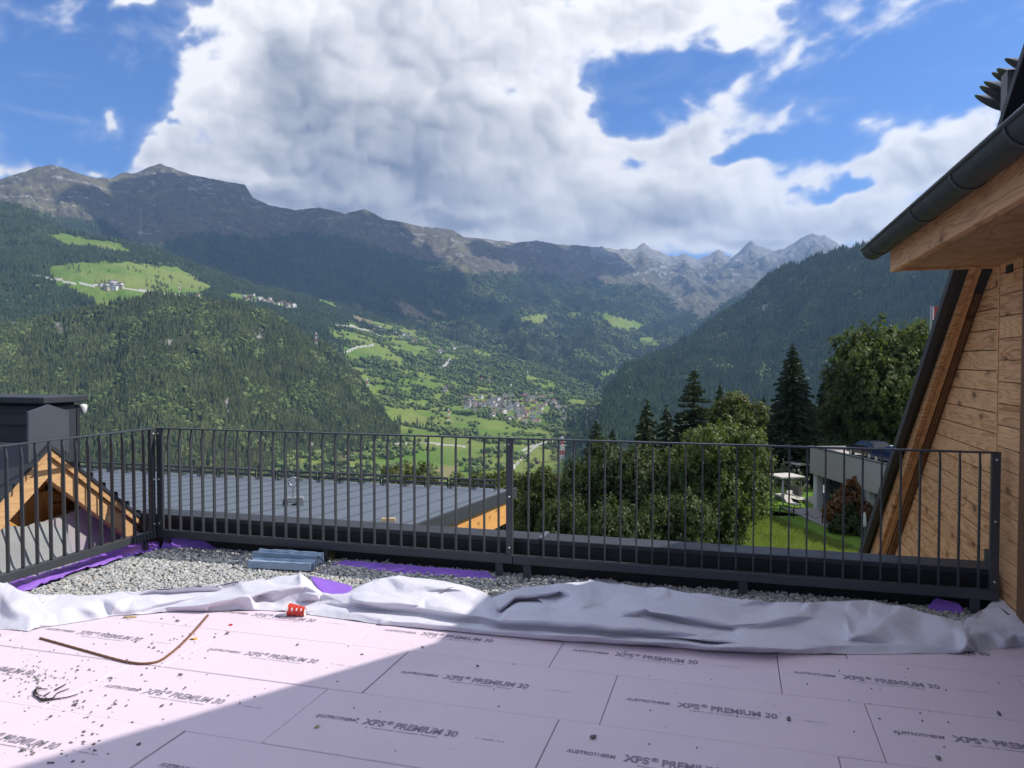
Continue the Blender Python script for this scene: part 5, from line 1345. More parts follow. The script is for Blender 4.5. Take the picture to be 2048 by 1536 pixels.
XQ = GXP - 0.03; q = [onX(57, 824, XQ), onX(98, 809, XQ), onX(138, 822, XQ), onX(138, 905, XQ), onX(57, 925, XQ)]
q = [(XQ, p.y, p.z) for p in q]
cp(MB().prism(q, (-0.02, 0, 0)).obj('front_panel', plain('grey_sheet', (0.085, 0.094, 0.108), 0.4, 0.2, 0.1, 3), ch))
p = onX(168, 818, CXP - 0.05); M = Matrix.Translation((p.x, p.y - 0.01, p.z))
cp(MB().lathe([(0, -0.05), (0.016, -0.048), (0.03, -0.01), (0.036, 0.02), (0.03, 0.04), (0, 0.048)], 14, M).obj('lamp', plain('white_plastic', (0.8, 0.8, 0.8), 0.3), ch, True))
cp(MB().tube([(p.x - 0.3, p.y - 0.02, p.z + 0.0), (p.x, p.y - 0.02, p.z)], 0.01, 8).obj('lamp_arm', ANTH, ch))
# ================================================================== THINGS ON THE TERRACE
def fleece_mat():
    def f(nt, b):
        p = geopos(nt); n = nt.noise(p, 1.6, 4); n2 = nt.noise(p, 90, 3); n3 = nt.noise(nt.v('MULTIPLY', p, (1, 1, 1)), 7, 5, 0.7)
        c = nt.mix(n, (0.64, 0.62, 0.69), (0.72, 0.70, 0.76)); c = nt.mix(nt.m('MULTIPLY', nt.ss(n3, 0.55, 0.75), 0.25), c, (0.50, 0.48, 0.54))
        nt.put(b.inputs['Base Color'], c); b.inputs['Roughness'].default_value = 0.75; b.inputs['Specular IOR Level'].default_value = 0.25
        k1 = nt.m('ABSOLUTE', nt.m('SUBTRACT', nt.noise(nt.v('MULTIPLY', p, (1, 1.6, 1)), 5.0, 2, 0.4, dist=0.6), 0.5)); k2 = nt.m('ABSOLUTE', nt.m('SUBTRACT', nt.noise(nt.v('MULTIPLY', p, (1.3, 1, 1)), 13.0, 2, 0.4, dist=0.8), 0.5))
        bump(nt, b, nt.m('ADD', nt.m('ADD', nt.m('MULTIPLY', k1, 3.0), nt.m('MULTIPLY', k2, 1.2)), nt.m('MULTIPLY', n2, 0.12)), 0.22, 0.020)
    return material('white_fleece', f)
FLEECE = fleece_mat()
def purple_mat():
    def f(nt, b):
        p = geopos(nt); n = nt.noise(p, 3, 4)
        nt.put(b.inputs['Base Color'], nt.mix(n, (0.22, 0.085, 0.52), (0.33, 0.15, 0.66))); b.inputs['Roughness'].default_value = 0.5
        bump(nt, b, nt.noise(p, 22, 3), 0.2, 0.006)
    return material('purple_membrane', f)
PURPLE = purple_mat()
FR = [(-60,1252),(0,1258),(56,1263),(82,1255),(127,1249),(203,1237),(223,1231),(260,1230),(284,1229),(355,1222),(413,1223),(506,1220),(560,1222),(615,1229),(668,1236),(754,1248),(856,1258),(931,1265),(976,1269),(1113,1282),(1300,1292),(1446,1303),(1592,1308),(1702,1309),(1903,1307),(1957,1302),(2048,1293),(2110,1286)]
TP = [(-60,1150),(0,1164),(13,1164),(25,1171),(51,1183),(66,1188),(127,1189),(190,1189),(241,1183),(308,1180),(444,1168),(530,1157),(600,1147),(618,1160),(645,1182),(665,1190),(690,1185),(720,1172),(740,1160),(770,1151),(800,1151),(880,1160),(930,1170),(970,1183),(983,1194),(1010,1186),(1050,1171),(1110,1166),(1180,1160),(1220,1165),(1300,1173),(1420,1187),(1530,1203),(1600,1204),(1680,1200),(1745,1201),(1800,1212),(1880,1231),(1930,1240),(1950,1229),(1980,1206),(2010,1187),(2048,1172),(2110,1150)]
ZT = [(-60,.17),(0,.16),(60,.11),(130,.08),(260,.085),(400,.10),(600,.14),(640,.06),(690,.07),(770,.16),(900,.14),(983,.09),(1050,.14),(1180,.17),(1300,.15),(1530,.11),(1700,.14),(1900,.08),(1940,.07),(2000,.16),(2110,.22)]
def ip(tab, x): return float(np.interp(x, [t[0] for t in tab], [t[1] for t in tab]))
# fold lines of the fleece: (px, py, z) polylines; flat facets span between them
FOLDS = [
 [(-60,1172,.15),(0,1181,.135),(40,1196,.11),(80,1205,.09)], [(82,1203,.092),(86,1222,.06),(80,1250,.022)], [(80,1205,.09),(130,1200,.075),(200,1197,.078),(270,1191,.085),(340,1184,.09),(420,1173,.10),(465,1172,.10)],
 [(-60,1235,.05),(0,1236,.05),(40,1240,.045)], [(20,1215,.10),(60,1228,.06)], [(110,1225,.045),(150,1214,.055),(190,1222,.04)], [(230,1210,.06),(250,1222,.03)],
 [(266,1219,.045),(330,1206,.065),(400,1191,.085),(466,1176,.105)], [(272,1226,.012),(335,1212,.035),(402,1197,.055),(466,1182,.075)],
 [(330,1216,.03),(420,1207,.055),(500,1192,.085),(560,1180,.10),(600,1172,.12)], [(420,1214,.03),(470,1206,.045)], [(505,1218,.018),(512,1200,.06),(520,1190,.085)],
 [(508,1217,.018),(545,1203,.055),(580,1191,.09),(606,1183,.105),(640,1188,.095)], [(515,1220,.006),(556,1211,.012),(590,1205,.02),(640,1203,.03)],
 [(600,1150,.135),(612,1172,.11),(632,1190,.09)], [(560,1166,.11),(590,1160,.125)],
 [(610,1222,.03),(640,1216,.05),(700,1226,.055),(760,1237,.055),(850,1248,.055),(950,1257,.055),(1080,1268,.055),(1200,1276,.055),(1300,1282,.055),(1420,1292,.05),(1540,1298,.05)],
 [(640,1208,.03),(720,1216,.03),(800,1225,.03),(900,1238,.03),(1000,1250,.03),(1120,1261,.03),(1300,1276,.034),(1440,1284,.04)],
 [(640,1189,.09),(700,1206,.075),(770,1215,.07),(850,1220,.075),(940,1232,.075),(1000,1240,.078),(1100,1246,.085),(1200,1253,.085),(1300,1262,.08),(1400,1270,.07)],
 [(668,1198,.07),(700,1190,.10),(740,1184,.125),(800,1189,.12),(850,1184,.13),(894,1177,.145)], [(894,1179,.12),(866,1190,.10),(850,1200,.09),(836,1214,.078)], [(720,1205,.085),(790,1206,.085),(836,1213,.08)],
 [(800,1160,.155),(850,1168,.15),(894,1176,.145)], [(900,1195,.10),(930,1185,.125),(960,1190,.11)], [(940,1208,.09),(955,1225,.08),(965,1236,.075)], [(968,1196,.10),(975,1216,.08),(984,1236,.07)], [(983,1196,.085),(990,1220,.06),(986,1238,.066)],
 [(1001,1219,.05),(1028,1197,.10),(1069,1193,.115),(1120,1181,.145)], [(1004,1224,.035),(1034,1203,.065),(1072,1199,.075),(1122,1187,.105)], [(1073,1196,.10),(1090,1207,.09),(1106,1218,.085)], [(1121,1180,.15),(1145,1196,.125),(1170,1212,.10)],
 [(995,1238,.06),(1012,1222,.085),(1036,1213,.11),(1083,1214,.115),(1160,1224,.11),(1240,1234,.10),(1330,1246,.085)], [(1181,1162,.17),(1200,1185,.14),(1215,1208,.11)], [(1215,1206,.11),(1260,1200,.125),(1300,1205,.115)], [(1240,1222,.10),(1290,1218,.105),(1300,1223,.10)],
 [(1300,1222,.10),(1380,1236,.085),(1461,1252,.06),(1556,1240,.085),(1630,1233,.095),(1700,1236,.09)], [(1300,1232,.075),(1380,1246,.06),(1461,1258,.04),(1560,1252,.05),(1650,1258,.045)],
 [(1461,1254,.05),(1560,1268,.035),(1694,1283,.03),(1786,1286,.03)], [(1400,1278,.05),(1480,1284,.055),(1563,1300,.04)], [(1563,1301,.04),(1640,1294,.06),(1705,1289,.065),(1789,1288,.06),(1860,1292,.06),(1921,1301,.03)],
 [(1789,1215,.12),(1750,1244,.095),(1702,1276,.06)], [(1800,1216,.11),(1772,1240,.085),(1730,1272,.055)], [(1615,1206,.125),(1600,1222,.10),(1580,1236,.09)], [(1700,1203,.135),(1690,1225,.10)],
 [(1690,1236,.10),(1712,1252,.075),(1730,1240,.095)], [(1840,1240,.09),(1836,1262,.06),(1820,1280,.045)], [(1880,1236,.10),(1905,1256,.08),(1928,1265,.085),(1943,1269,.07),(1934,1287,.045)], [(1890,1270,.06),(1915,1290,.035)],
 [(1935,1244,.10),(1954,1248,.11),(2016,1250,.12),(2060,1246,.13)], [(1960,1228,.10),(2000,1215,.14),(2060,1205,.17)], [(2016,1250,.12),(2030,1268,.08),(2060,1272,.07)], [(1980,1262,.075),(2010,1280,.04)],
 [(1335,1180,.13),(1345,1196,.10),(1420,1206,.10)], [(1420,1190,.13),(1480,1214,.10),(1530,1206,.12)], [(1480,1228,.085),(1530,1222,.10)], [(700,1240,.025),(720,1232,.05)], [(760,1245,.02),(780,1240,.05)], [(1100,1275,.03),(1130,1272,.05)], [(1350,1290,.02),(1370,1286,.05)], [(860,1212,.08),(900,1214,.09)],
]
def fleece():
    from mathutils.geometry import delaunay_2d_cdt
    P = []; E = []; key = {}
    def vid(p):
        k = (round(p[0]), round(p[1]))
        if k not in key: key[k] = len(P); P.append(tuple(float(q) for q in p))
        return key[k]
    def line(pts):
        ids = [vid(p) for p in pts]
        for a, b in zip(ids[:-1], ids[1:]):
            if a != b: E.append((a, b))
        return ids
    xs = sorted(set([p[0] for p in FR] + list(range(-60, 2111, 35))))
    fr = line([(x, ip(FR, x), 0.003) for x in xs])
    xs = sorted(set([p[0] for p in TP] + list(range(-60, 2111, 45))))
    tp = line([(x, ip(TP, x), ip(ZT, x)) for x in xs])
    E.append((fr[0], tp[0])); E.append((fr[-1], tp[-1]))
    for f in FOLDS:
        ok = [p for p in f if ip(TP, p[0]) + 2.5 < p[1] < ip(FR, p[0]) - 2.5]
        if len(ok) > 1: line(ok)
    co, ed, fa, ov, oe, of = delaunay_2d_cdt([Vector((p[0], p[1])) for p in P], E, [], 0, 0.5)
    Z = []
    for i, c in enumerate(co):
        o_ = ov[i]
        if o_: Z.append(P[o_[0]][2] + (0.022 * math.sin(o_[0] * 12.9898) if 0.03 < P[o_[0]][2] else 0))
        else:
            d = sorted(((c[0] - p[0]) ** 2 + (c[1] - p[1]) ** 2, p[2]) for p in P)[:3]; w = [1 / (q[0] + 1) for q in d]; Z.append(sum(a * b[1] for a, b in zip(w, d)) / sum(w))
    bm = bmesh.new(); vs = [bm.verts.new(onz(c[0], c[1], z)) for c, z in zip(co, Z)]
    for f in fa:
        cx = sum(co[i][0] for i in f) / len(f); cy_ = sum(co[i][1] for i in f) / len(f)
        if ip(TP, cx) - 0.5 <= cy_ <= ip(FR, cx) + 0.5:
            try: bm.faces.new([vs[i] for i in f])
            except ValueError: pass
    # back side falling behind the crest
    inv = {}
    for i, o_ in enumerate(ov):
        for k in o_: inv[k] = i
    tv = [vs[inv[i]] for i in tp]; low = [bm.verts.new(v.co + Vector((0, 0.04 + 0.35 * v.co.z, 0.010 - v.co.z))) for v in tv]
    for a, b, c, d in zip(tv[:-1], tv[1:], low[1:], low[:-1]):
        try: bm.faces.new([a, b, c, d])
        except ValueError: pass
    bmesh.ops.delete(bm, geom=[v for v in bm.verts if not v.link_faces], context='VERTS')
    bmesh.ops.recalc_face_normals(bm, faces=bm.faces)
    bmesh.ops.triangulate(bm, faces=bm.faces)
    bmesh.ops.subdivide_edges(bm, edges=bm.edges, cuts=4, use_grid_fill=True)
    for _ in range(1): bmesh.ops.smooth_vert(bm, verts=[v for v in bm.verts if not v.is_boundary], factor=0.5, use_axis_x=True, use_axis_y=True, use_axis_z=True)
    c = np.array([v.co for v in bm.verts]); dz = 0.0035 * fbm(c[:, 0] * 9, c[:, 1] * 14, 4) + 0.010 * facet(c[:, 0] * 7 + c[:, 1] * 3, c[:, 1] * 15 - c[:, 0] * 2)
    for v, d in zip(bm.verts, dz): v.co.z = max(v.co.z + d, 0.004)
    if sum(f.normal.z for f in bm.faces) < 0: bmesh.ops.reverse_faces(bm, faces=bm.faces)
    me = bpy.data.meshes.new('fleece'); bm.to_mesh(me); bm.free(); me.materials.append(FLEECE)
    me.polygons.foreach_set('use_smooth', [True] * len(me.polygons))
    o = link(bpy.data.objects.new('fleece', me))
    tag(o, 'long crumpled white protection fleece lying across the terrace', 'fleece')
fleece()
# loose fleece corner poking up behind the blue foam and flap under the railing
o = sheet('fleece_corner', [[(552, 1118, 0.01), (616, 1120, 0.01)], [(560, 1104, 0.05), (598, 1108, 0.05)], [(570, 1093, 0.09), (576, 1093, 0.09)]], FLEECE, 12, 6, 0.0, thick=0.003); tag(o, 'white fleece corner sticking up behind the blue foam strips', 'fleece')
o = sheet('fleece_flap', [[(452, 1083, 0.05), (560, 1100, 0.02), (660, 1112, 0.01)], [(470, 1098, 0.02), (540, 1103, 0.035), (640, 1120, 0.0)]], FLEECE, 24, 6, 0.006, 10, thick=0.003); tag(o, 'white fleece flap hanging below the front railing', 'fleece')
# purple membranes
def purple(rows, label, wr=0.02, nu=50): return tag(sheet('purple_membrane', rows, PURPLE, nu, 6, wr, 9, 0.004, seed=len(label)), label, 'membrane', 'purple roofing membranes')
purple([[(15, 1192, 0.02), (60, 1178, 0.03), (150, 1143, 0.03), (240, 1118, 0.03), (320, 1100, 0.03)], [(10, 1178, 0.05), (60, 1162, 0.07), (150, 1132, 0.06), (240, 1109, 0.05), (320, 1094, 0.05)], [(-5, 1160, 0.04), (60, 1145, 0.05), (150, 1118, 0.04), (240, 1098, 0.04), (320, 1084, 0.05)], [(-5, 1140, 0.03), (60, 1128, 0.03), (150, 1106, 0.03), (240, 1088, 0.03), (320, 1074, 0.03)]], 'purple roofing membrane along the foot of the side railing', 0.035)
purple([[(318, 1102, 0.02), (360, 1100, 0.02), (420, 1102, 0.02), (500, 1110, 0.02), (560, 1116, 0.02)], [(325, 1090, 0.07), (380, 1092, 0.06), (440, 1094, 0.04), (500, 1101, 0.03), (570, 1108, 0.02)], [(330, 1073, 0.12), (400, 1080, 0.10), (460, 1086, 0.06), (520, 1094, 0.04), (580, 1102, 0.02)]], 'purple roofing membrane in the railing corner', 0.02)
purple([[(648, 1136, 0.02), (740, 1143, 0.02), (850, 1150, 0.02), (1000, 1162, 0.02)], [(668, 1129, 0.04), (740, 1134, 0.045), (850, 1142, 0.04), (985, 1153, 0.045)], [(690, 1121, 0.075), (760, 1126, 0.08), (850, 1133, 0.07), (975, 1143, 0.08)]], 'purple roofing membrane lying on the gravel along the parapet', 0.01)
purple([[(655, 1194, 0.03), (690, 1196, 0.03), (712, 1190, 0.03)], [(632, 1172, 0.08), (670, 1178, 0.06), (708, 1182, 0.05)], [(620, 1152, 0.11), (655, 1160, 0.08), (702, 1172, 0.06)]], 'small purple membrane piece showing beside the raised fleece fold', 0.006, 20)
purple([[(1985, 1205, 0.02), (2048, 1200, 0.05), (2110, 1190, 0.05)], [(1985, 1188, 0.08), (2030, 1176, 0.12), (2110, 1165, 0.12)], [(1995, 1172, 0.12), (2040, 1163, 0.16), (2110, 1150, 0.16)]], 'purple membrane upturn in the shaded corner by the wall', 0.01, 20)
purple([[(1850, 1222, 0.02), (1930, 1232, 0.02)], [(1862, 1206, 0.07), (1925, 1216, 0.06)], [(1872, 1196, 0.10), (1915, 1206, 0.08)]], 'purple membrane scrap in the shade behind the fleece', 0.006, 16)
o = sheet('pale_membrane', [[(345, 1080, 0.08), (400, 1084, 0.06), (470, 1090, 0.04)], [(350, 1072, 0.13), (410, 1076, 0.11), (480, 1084, 0.07)]], plain('pale_lilac', (0.62, 0.50, 0.66), 0.6), 20, 5, 0.0, thick=0.003); tag(o, 'pale lilac membrane strip under the front railing near the corner', 'membrane')

# gravel
def pebble_mesh(seed):
    bm = bmesh.new(); bmesh.ops.create_icosphere(bm, subdivisions=2, radius=1); rnd = random.Random(seed); sx, sy, sz = rnd.uniform(.8, 1.3), rnd.uniform(.7, 1.0), rnd.uniform(.5, .8)
    o1, o2 = rnd.uniform(0, 9), rnd.uniform(0, 9)
    for v in bm.verts:
        k = 1 + 0.16 * math.sin(v.co.x * 2.3 + o1) * math.cos(v.co.y * 2.7 + o2) + 0.1 * math.sin(v.co.z * 3 + o1)
        v.co = Vector((v.co.x * sx * k, v.co.y * sy * k, v.co.z * sz * k))
    mb = MB(); bm.verts.index_update(); mb.add([v.co[:] for v in bm.verts], [[v.index for v in f.verts] for f in bm.faces]); bm.free(); return mb
def stone_mat():
    def f(nt, b):
        r = orand(nt); p = objco(nt); n = nt.noise(nt.v('ADD', p, nt.comb(r, r, r)), 2.0, 4, 0.6)
        c = nt.mix(r, (0.28, 0.29, 0.285), (0.64, 0.63, 0.59)); c = nt.mix(nt.m('MULTIPLY', nt.ss(nt.m('FRACT', nt.m('MULTIPLY', r, 7.3)), 0.82, 0.9), 0.6), c, (0.55, 0.45, 0.33))
        c = nt.mix(nt.m('MULTIPLY', n, 0.4), c, (0.33, 0.34, 0.34))
        nt.put(b.inputs['Base Color'], c); b.inputs['Roughness'].default_value = 0.8; b.inputs['Specular IOR Level'].default_value = 0.3
    return material('river_gravel', f)
STONE = stone_mat()
def src_smooth(mb, name, mat):
    o = src(mb, name, mat); o.data.polygons.foreach_set('use_smooth', [True] * len(o.data.polygons)); return o
def bed_z(x, y): return 0.024 + 0.022 * fbm(x * 1.3, y * 1.3, 3) + 0.03 * np.exp(-((x + 4.2) / 0.9) ** 2 - ((y - 4.9) / 0.6) ** 2)
def gravel():
    g = np.linspace(-4.96, 1.66, 120); hgt = np.linspace(3.7, 5.87, 50); X, Y = np.meshgrid(g, hgt); Z = bed_z(X, Y) - 0.012
    P = np.stack([X, Y, Z], -1).reshape(-1, 3); v = P - _C; zz = v @ _fw; px = CX + FPX * (v @ _rt) / zz; py = CY - FPX * (v @ _up) / zz
    tl = np.interp(px, [t[0] for t in TP], [t[1] for t in TP]); ok = (py < tl + 25).reshape(X.shape)
    idx = np.arange(X.size).reshape(X.shape); q = np.stack([idx[:-1, :-1], idx[:-1, 1:], idx[1:, 1:], idx[1:, :-1]], -1)[(ok[:-1, :-1] & ok[1:, 1:] & ok[1:, :-1] & ok[:-1, 1:])]
    o = link(bpy.data.objects.new('gravel_bed', np_mesh('gravel_bed', P, q.reshape(-1, 4), plain('gravel_sand', (0.16, 0.16, 0.15), 0.95, var=0.3, scale=40)))); o['kind'] = 'structure'
    rs = np.random.RandomState(2); n = 60000
    x = rs.uniform(-4.93, 1.64, n); y = rs.uniform(3.75, 5.855, n); P = np.stack([x, y, bed_z(x, y) + rs.uniform(-0.010, 0.012, n)], -1)
    v = P - _C; zz = v @ _fw; px = CX + FPX * (v @ _rt) / zz; py = CY - FPX * (v @ _up) / zz
    tl = np.interp(px, [t[0] for t in TP], [t[1] for t in TP]); k = (py < tl + 14) & (px > -30) & (px < 2080); P = P[k]; m = len(P)
    for i in range(3):
        s = slice(i, None, 3); Pi = P[s]; mi = len(Pi); r = rs.uniform(0.0075, 0.0165, mi) * (1 + 0.5 * (rs.rand(mi) > 0.93))
        rot = rs.normal(0, 0.5, (mi, 3)); rot[:, 2] = rs.rand(mi) * 6.28
        scatter_object('gravel', Pi, rot, np.repeat(r[:, None], 3, 1), src_smooth(pebble_mesh(i + 1), 'pebble_shape', STONE), ['pale rounded gravel spread along the parapet', 'grey rounded gravel mixed into the strip along the parapet', 'flat rounded gravel mixed into the strip along the parapet'][i], 'gravel')
gravel()
DARKSTONE = plain('dark_pebble', (0.17, 0.17, 0.165), 0.75, var=0.35, scale=60)
def loose():
    rs = np.random.RandomState(11); pts = []
    def clus(cx, cy, sx, sy, n, r0, r1):
        for _ in range(n):
            px, py = rs.normal(cx, sx), rs.normal(cy, sy)
            if py < ip(FR, px) + 6 or py > 1560: continue
            pts.append((*onz(px, py, 0.0), rs.uniform(r0, r1)))
    clus(75, 1350, 32, 14, 45, 0.002, 0.007); clus(120, 1400, 90, 55, 60, 0.0015, 0.006); clus(260, 1330, 90, 45, 45, 0.003, 0.008); clus(370, 1270, 60, 30, 30, 0.003, 0.008)
    clus(170, 1430, 80, 40, 40, 0.002, 0.008); clus(120, 1490, 70, 25, 25, 0.003, 0.010); clus(30, 1320, 40, 40, 40, 0.002, 0.006); clus(600, 1400, 260, 70, 30, 0.0015, 0.006); clus(1300, 1420, 400, 60, 26, 0.0015, 0.005); clus(1750, 1400, 150, 60, 20, 0.002, 0.006)
    for px, py, r in [(1186, 1477, .015), (1577, 1440, .013), (955, 1333, .009), (845, 1295, .008), (724, 1310, .008), (361, 1351, .011), (455, 1268, .014), (308, 1297, .010), (355, 1243, .012), (1876, 1518, .013), (1998, 1430, .012), (277, 1491, .010), (151, 1411, .012), (230, 1409, .009), (188, 1490, .009), (46, 1503, .014), (595, 1291, .010), (102, 1435, .011), (74, 1361, .011), (324, 1413, .009)]:
        pts.append((*onz(px, py, 0.0), r))
    P = np.array(pts); m = len(P); rot = rs.normal(0, 0.3, (m, 3)); rot[:, 2] = rs.rand(m) * 6.28; r = P[:, 3]; P[:, 2] = r * 0.55
    scatter_object('loose_pebbles', P[:, :3], rot, np.stack([r * 1.15, r, r * 0.85], -1), src_smooth(pebble_mesh(7), 'loose_pebble_shape', DARKSTONE), 'dark loose pebbles and crumbs scattered over the pink boards', 'pebbles')
loose()

# red paper cup lying on its side
def cup():
    a = onz(577, 1231); b = onz(614, 1232); d = (b - a); d.z = 0; L = 0.118; d.normalize()
    e = empty('paper_cup', a, math.atan2(d.y, d.x)); tag(e, 'red and white paper cup lying on its side by the fleece', 'cup')
    r0, r1 = 0.042, 0.029; tilt = math.atan((r0 - r1) / L)
    M = Matrix.Translation((0, 0, r0)) @ Matrix.Rotation(R(90) + 0 * tilt, 4, 'Y') @ Matrix.Rotation(0.0, 4, 'Z')
    M = Matrix.Translation((0, 0, r0 + 0.002)) @ Matrix.Rotation(R(90) + tilt, 4, 'Y')
    def f(nt, b):
        x, y, z = nt.sep(objco(nt)); n = nt.n('ShaderNodeTexChecker'); nt.put(n.inputs['Vector'], nt.comb(nt.m('MULTIPLY', x, 1.0), nt.m('ARCTAN2', y, nt.m('SUBTRACT', z, 0.04)), 0.0)); n.inputs['Scale'].default_value = 1.0
        ch = nt.m('MULTIPLY', nt.ss(nt.m('SINE', nt.m('MULTIPLY', x, 210)), 0.55, 0.62), nt.ss(nt.m('SINE', nt.m('MULTIPLY', nt.m('ARCTAN2', y, nt.m('SUBTRACT', z, 0.04)), 4.0)), 0.35, 0.42))
        nt.put(b.inputs['Base Color'], nt.mix(ch, (0.62, 0.045, 0.022), (0.85, 0.80, 0.76))); b.inputs['Roughness'].default_value = 0.35
    MB().lathe([(r0, 0), (r1, L)], 28, M).obj('cup_wall', material('red_print', f), e, True)
    WH = plain('white_paper', (0.82, 0.80, 0.78), 0.5)
    MB().lathe([(r0 - 0.002, 0.001), (r1 - 0.002, L - 0.008)], 28, M).obj('inner_wall', WH, e, True)
    MB().lathe([(0, L - 0.006), (r1 - 0.003, L - 0.006), (r1 + 0.001, L + 0.002), (r1 - 0.004, L + 0.002), (r1 - 0.004, L - 0.005)], 28, M).obj('base', WH, e)
    MB().tube([M @ Vector((r0 * math.cos(t), r0 * math.sin(t), 0)) for t in np.linspace(0, 2 * math.pi, 29)[:-1]], 0.003, 6, closed=True).obj('rim', WH, e, True)
cup()
# blue-grey foam strips
def foam_mesh(x0, y0, x1, y1, z0, w, hgt, name, label, seed):
    a = onz(x0, y0, z0); b = onz(x1, y1, z0); d = b - a; L = d.length; e = math.atan2(d.y, d.x); rnd = random.Random(seed)
    n = 14; V = []; prof = [(0, 0), (w, 0), (w, hgt), (w * 0.62, hgt * 1.0), (w * 0.55, hgt * 0.82), (w * 0.28, hgt * 0.80), (w * 0.22, hgt), (0, hgt)]
    for i in range(n):
        for (y, z) in prof: V.append((L * i / (n - 1) + (rnd.uniform(-.008, .008) if i in (0, n - 1) else 0), y + rnd.uniform(-.004, .004), z + rnd.uniform(-.003, .003) * (z > 0)))
    k = len(prof); F = [(i * k + j, i * k + (j + 1) % k, (i + 1) * k + (j + 1) % k, (i + 1) * k + j) for i in range(n - 1) for j in range(k)] + [tuple(range(k))[::-1], tuple(range((n - 1) * k, n * k))]
    o = mesh_obj(name, V, F, plain('blue_foam', (0.30, 0.40, 0.52), 0.75, var=0.14, scale=12, bstr=0.3, bscale=90)); o.location = a; o.rotation_euler = (0, 0, e)
    tag(o, label, 'foam strip', 'blue foam strips on the gravel')
foam_mesh(497, 1136, 622, 1142, 0.055, 0.11, 0.06, 'foam_strip', 'front blue grey foam strip lying on the gravel', 3)
foam_mesh(505, 1122, 634, 1131, 0.06, 0.13, 0.075, 'foam_strip', 'rear blue grey foam strip lying against the front one', 5)
# rebar
def px_path(pts, z, n=40):
    P = [onz(x, y, z) for x, y in pts]; out = []
    for i in range(len(P) - 1):
        p0, p1, p2, p3 = P[max(i - 1, 0)], P[i], P[i + 1], P[min(i + 2, len(P) - 1)]
        for j in range(8):
            t = j / 8; out.append(0.5 * ((2 * p1) + (p2 - p0) * t + (2 * p0 - 5 * p1 + 4 * p2 - p3) * t * t + (3 * p1 - p0 - 3 * p2 + p3) * t ** 3))
    return out + [P[-1]]
RUST = plain('rusty_steel', (0.20, 0.095, 0.05), 0.85, 0.1, 0.5, 50, 0.4, 200)
pth = px_path([(80, 1276), (130, 1290), (180, 1304), (230, 1318), (262, 1325), (290, 1327), (318, 1322), (342, 1306), (365, 1286), (390, 1260), (416, 1230)], 0.007)
rr = [0.0062 + 0.0014 * (i % 2) for i in range(len(pth))]
o = MB().tube(pth, rr, 8).obj('rebar', RUST, smooth=True); tag(o, 'bent rusty steel rod lying on the pink boards', 'steel rod')
# charred roots
e = empty('root_bundle', onz(95, 1388)); tag(e, 'bundle of thin black roots on the sunlit boards', 'roots'); BLK = plain('charred', (0.03, 0.025, 0.025), 0.8, var=0.3)
for pts in ([(68, 1385), (72, 1378), (95, 1378)], [(72, 1378), (73, 1388), (84, 1391)], [(66, 1388), (80, 1397), (105, 1396), (115, 1386), (138, 1377)], [(82, 1400), (110, 1398), (135, 1394), (156, 1388)], [(88, 1392), (100, 1384)], [(110, 1380), (132, 1368)], [(76, 1393), (84, 1402), (100, 1400)]):
    q = px_path(pts, 0.006); t = MB().tube(q, [0.0045 - 0.0025 * i / len(q) for i in range(len(q))], 6).obj('root', BLK, e, True); t.location = -e.location
def scrap(name, px, py, w, h, col, label, cat, rz=0.3, zz=0.012):
    p = onz(px, py); rnd = random.Random(px); n = 9; V = [(0, 0, zz)]
    for k in range(n):
        a = 2 * math.pi * k / n; q = rnd.uniform(0.6, 1.1); V.append((w * q * math.cos(a), h * q * math.sin(a), rnd.uniform(0.001, zz)))
    F = [(0, 1 + k, 1 + (k + 1) % n) for k in range(n)]
    o = mesh_obj(name, V, F, plain(name + '_' + str(px), col, 0.7, var=0.3, scale=40)); o.location = p; o.rotation_euler = (0, 0, rz); o.modifiers.new('thickness', 'SOLIDIFY').thickness = 0.002
    tag(o, label, cat)
scrap('bark_chip', 258, 1235, 0.055, 0.018, (0.42, 0.30, 0.16), 'light brown wood chip at the edge of the fleece', 'wood chip')
scrap('dry_leaf', 387, 1279, 0.028, 0.016, (0.62, 0.38, 0.05), 'yellow dry leaf beside the bent steel rod', 'leaf')
scrap('plastic_scrap', 461, 1251, 0.016, 0.010, (0.60, 0.05, 0.06), 'tiny red plastic scrap on the sunlit boards', 'scrap')
scrap('dry_leaf', 634, 1455, 0.022, 0.008, (0.42, 0.36, 0.16), 'dull olive dry leaf in the shade below the lettering', 'leaf', 0.9)
scrap('leaf_litter', 512, 1162, 0.03, 0.012, (0.55, 0.42, 0.12), 'yellow leaf at the edge of the gravel by the fleece', 'leaf', 0.2, 0.05)
# small weed beside the railing foot
e = empty('weed', onz(659, 1130, 0.0)); tag(e, 'small dry weed growing beside the railing foot', 'weed')
for k in range(6):
    a = k * 1.1; MB().tube([(0, 0, 0), (0.02 * math.cos(a), 0.02 * math.sin(a), 0.06), (0.05 * math.cos(a), 0.05 * math.sin(a), 0.09 + 0.015 * k)], [0.003, 0.002, 0.001], 5).obj('stem', plain('weed_stem', (0.36, 0.33, 0.10), 0.8), e)
o = MB().box(-0.013, 0.013, -0.008, 0.008, 0, 0.04, bev=0.002).obj('glass_scrap', plain('clear_bit', (0.5, 0.55, 0.55), 0.2)); o.location = onz(826, 1142, 0.02); tag(o, 'tiny translucent plastic clip standing on the gravel', 'plastic clip')
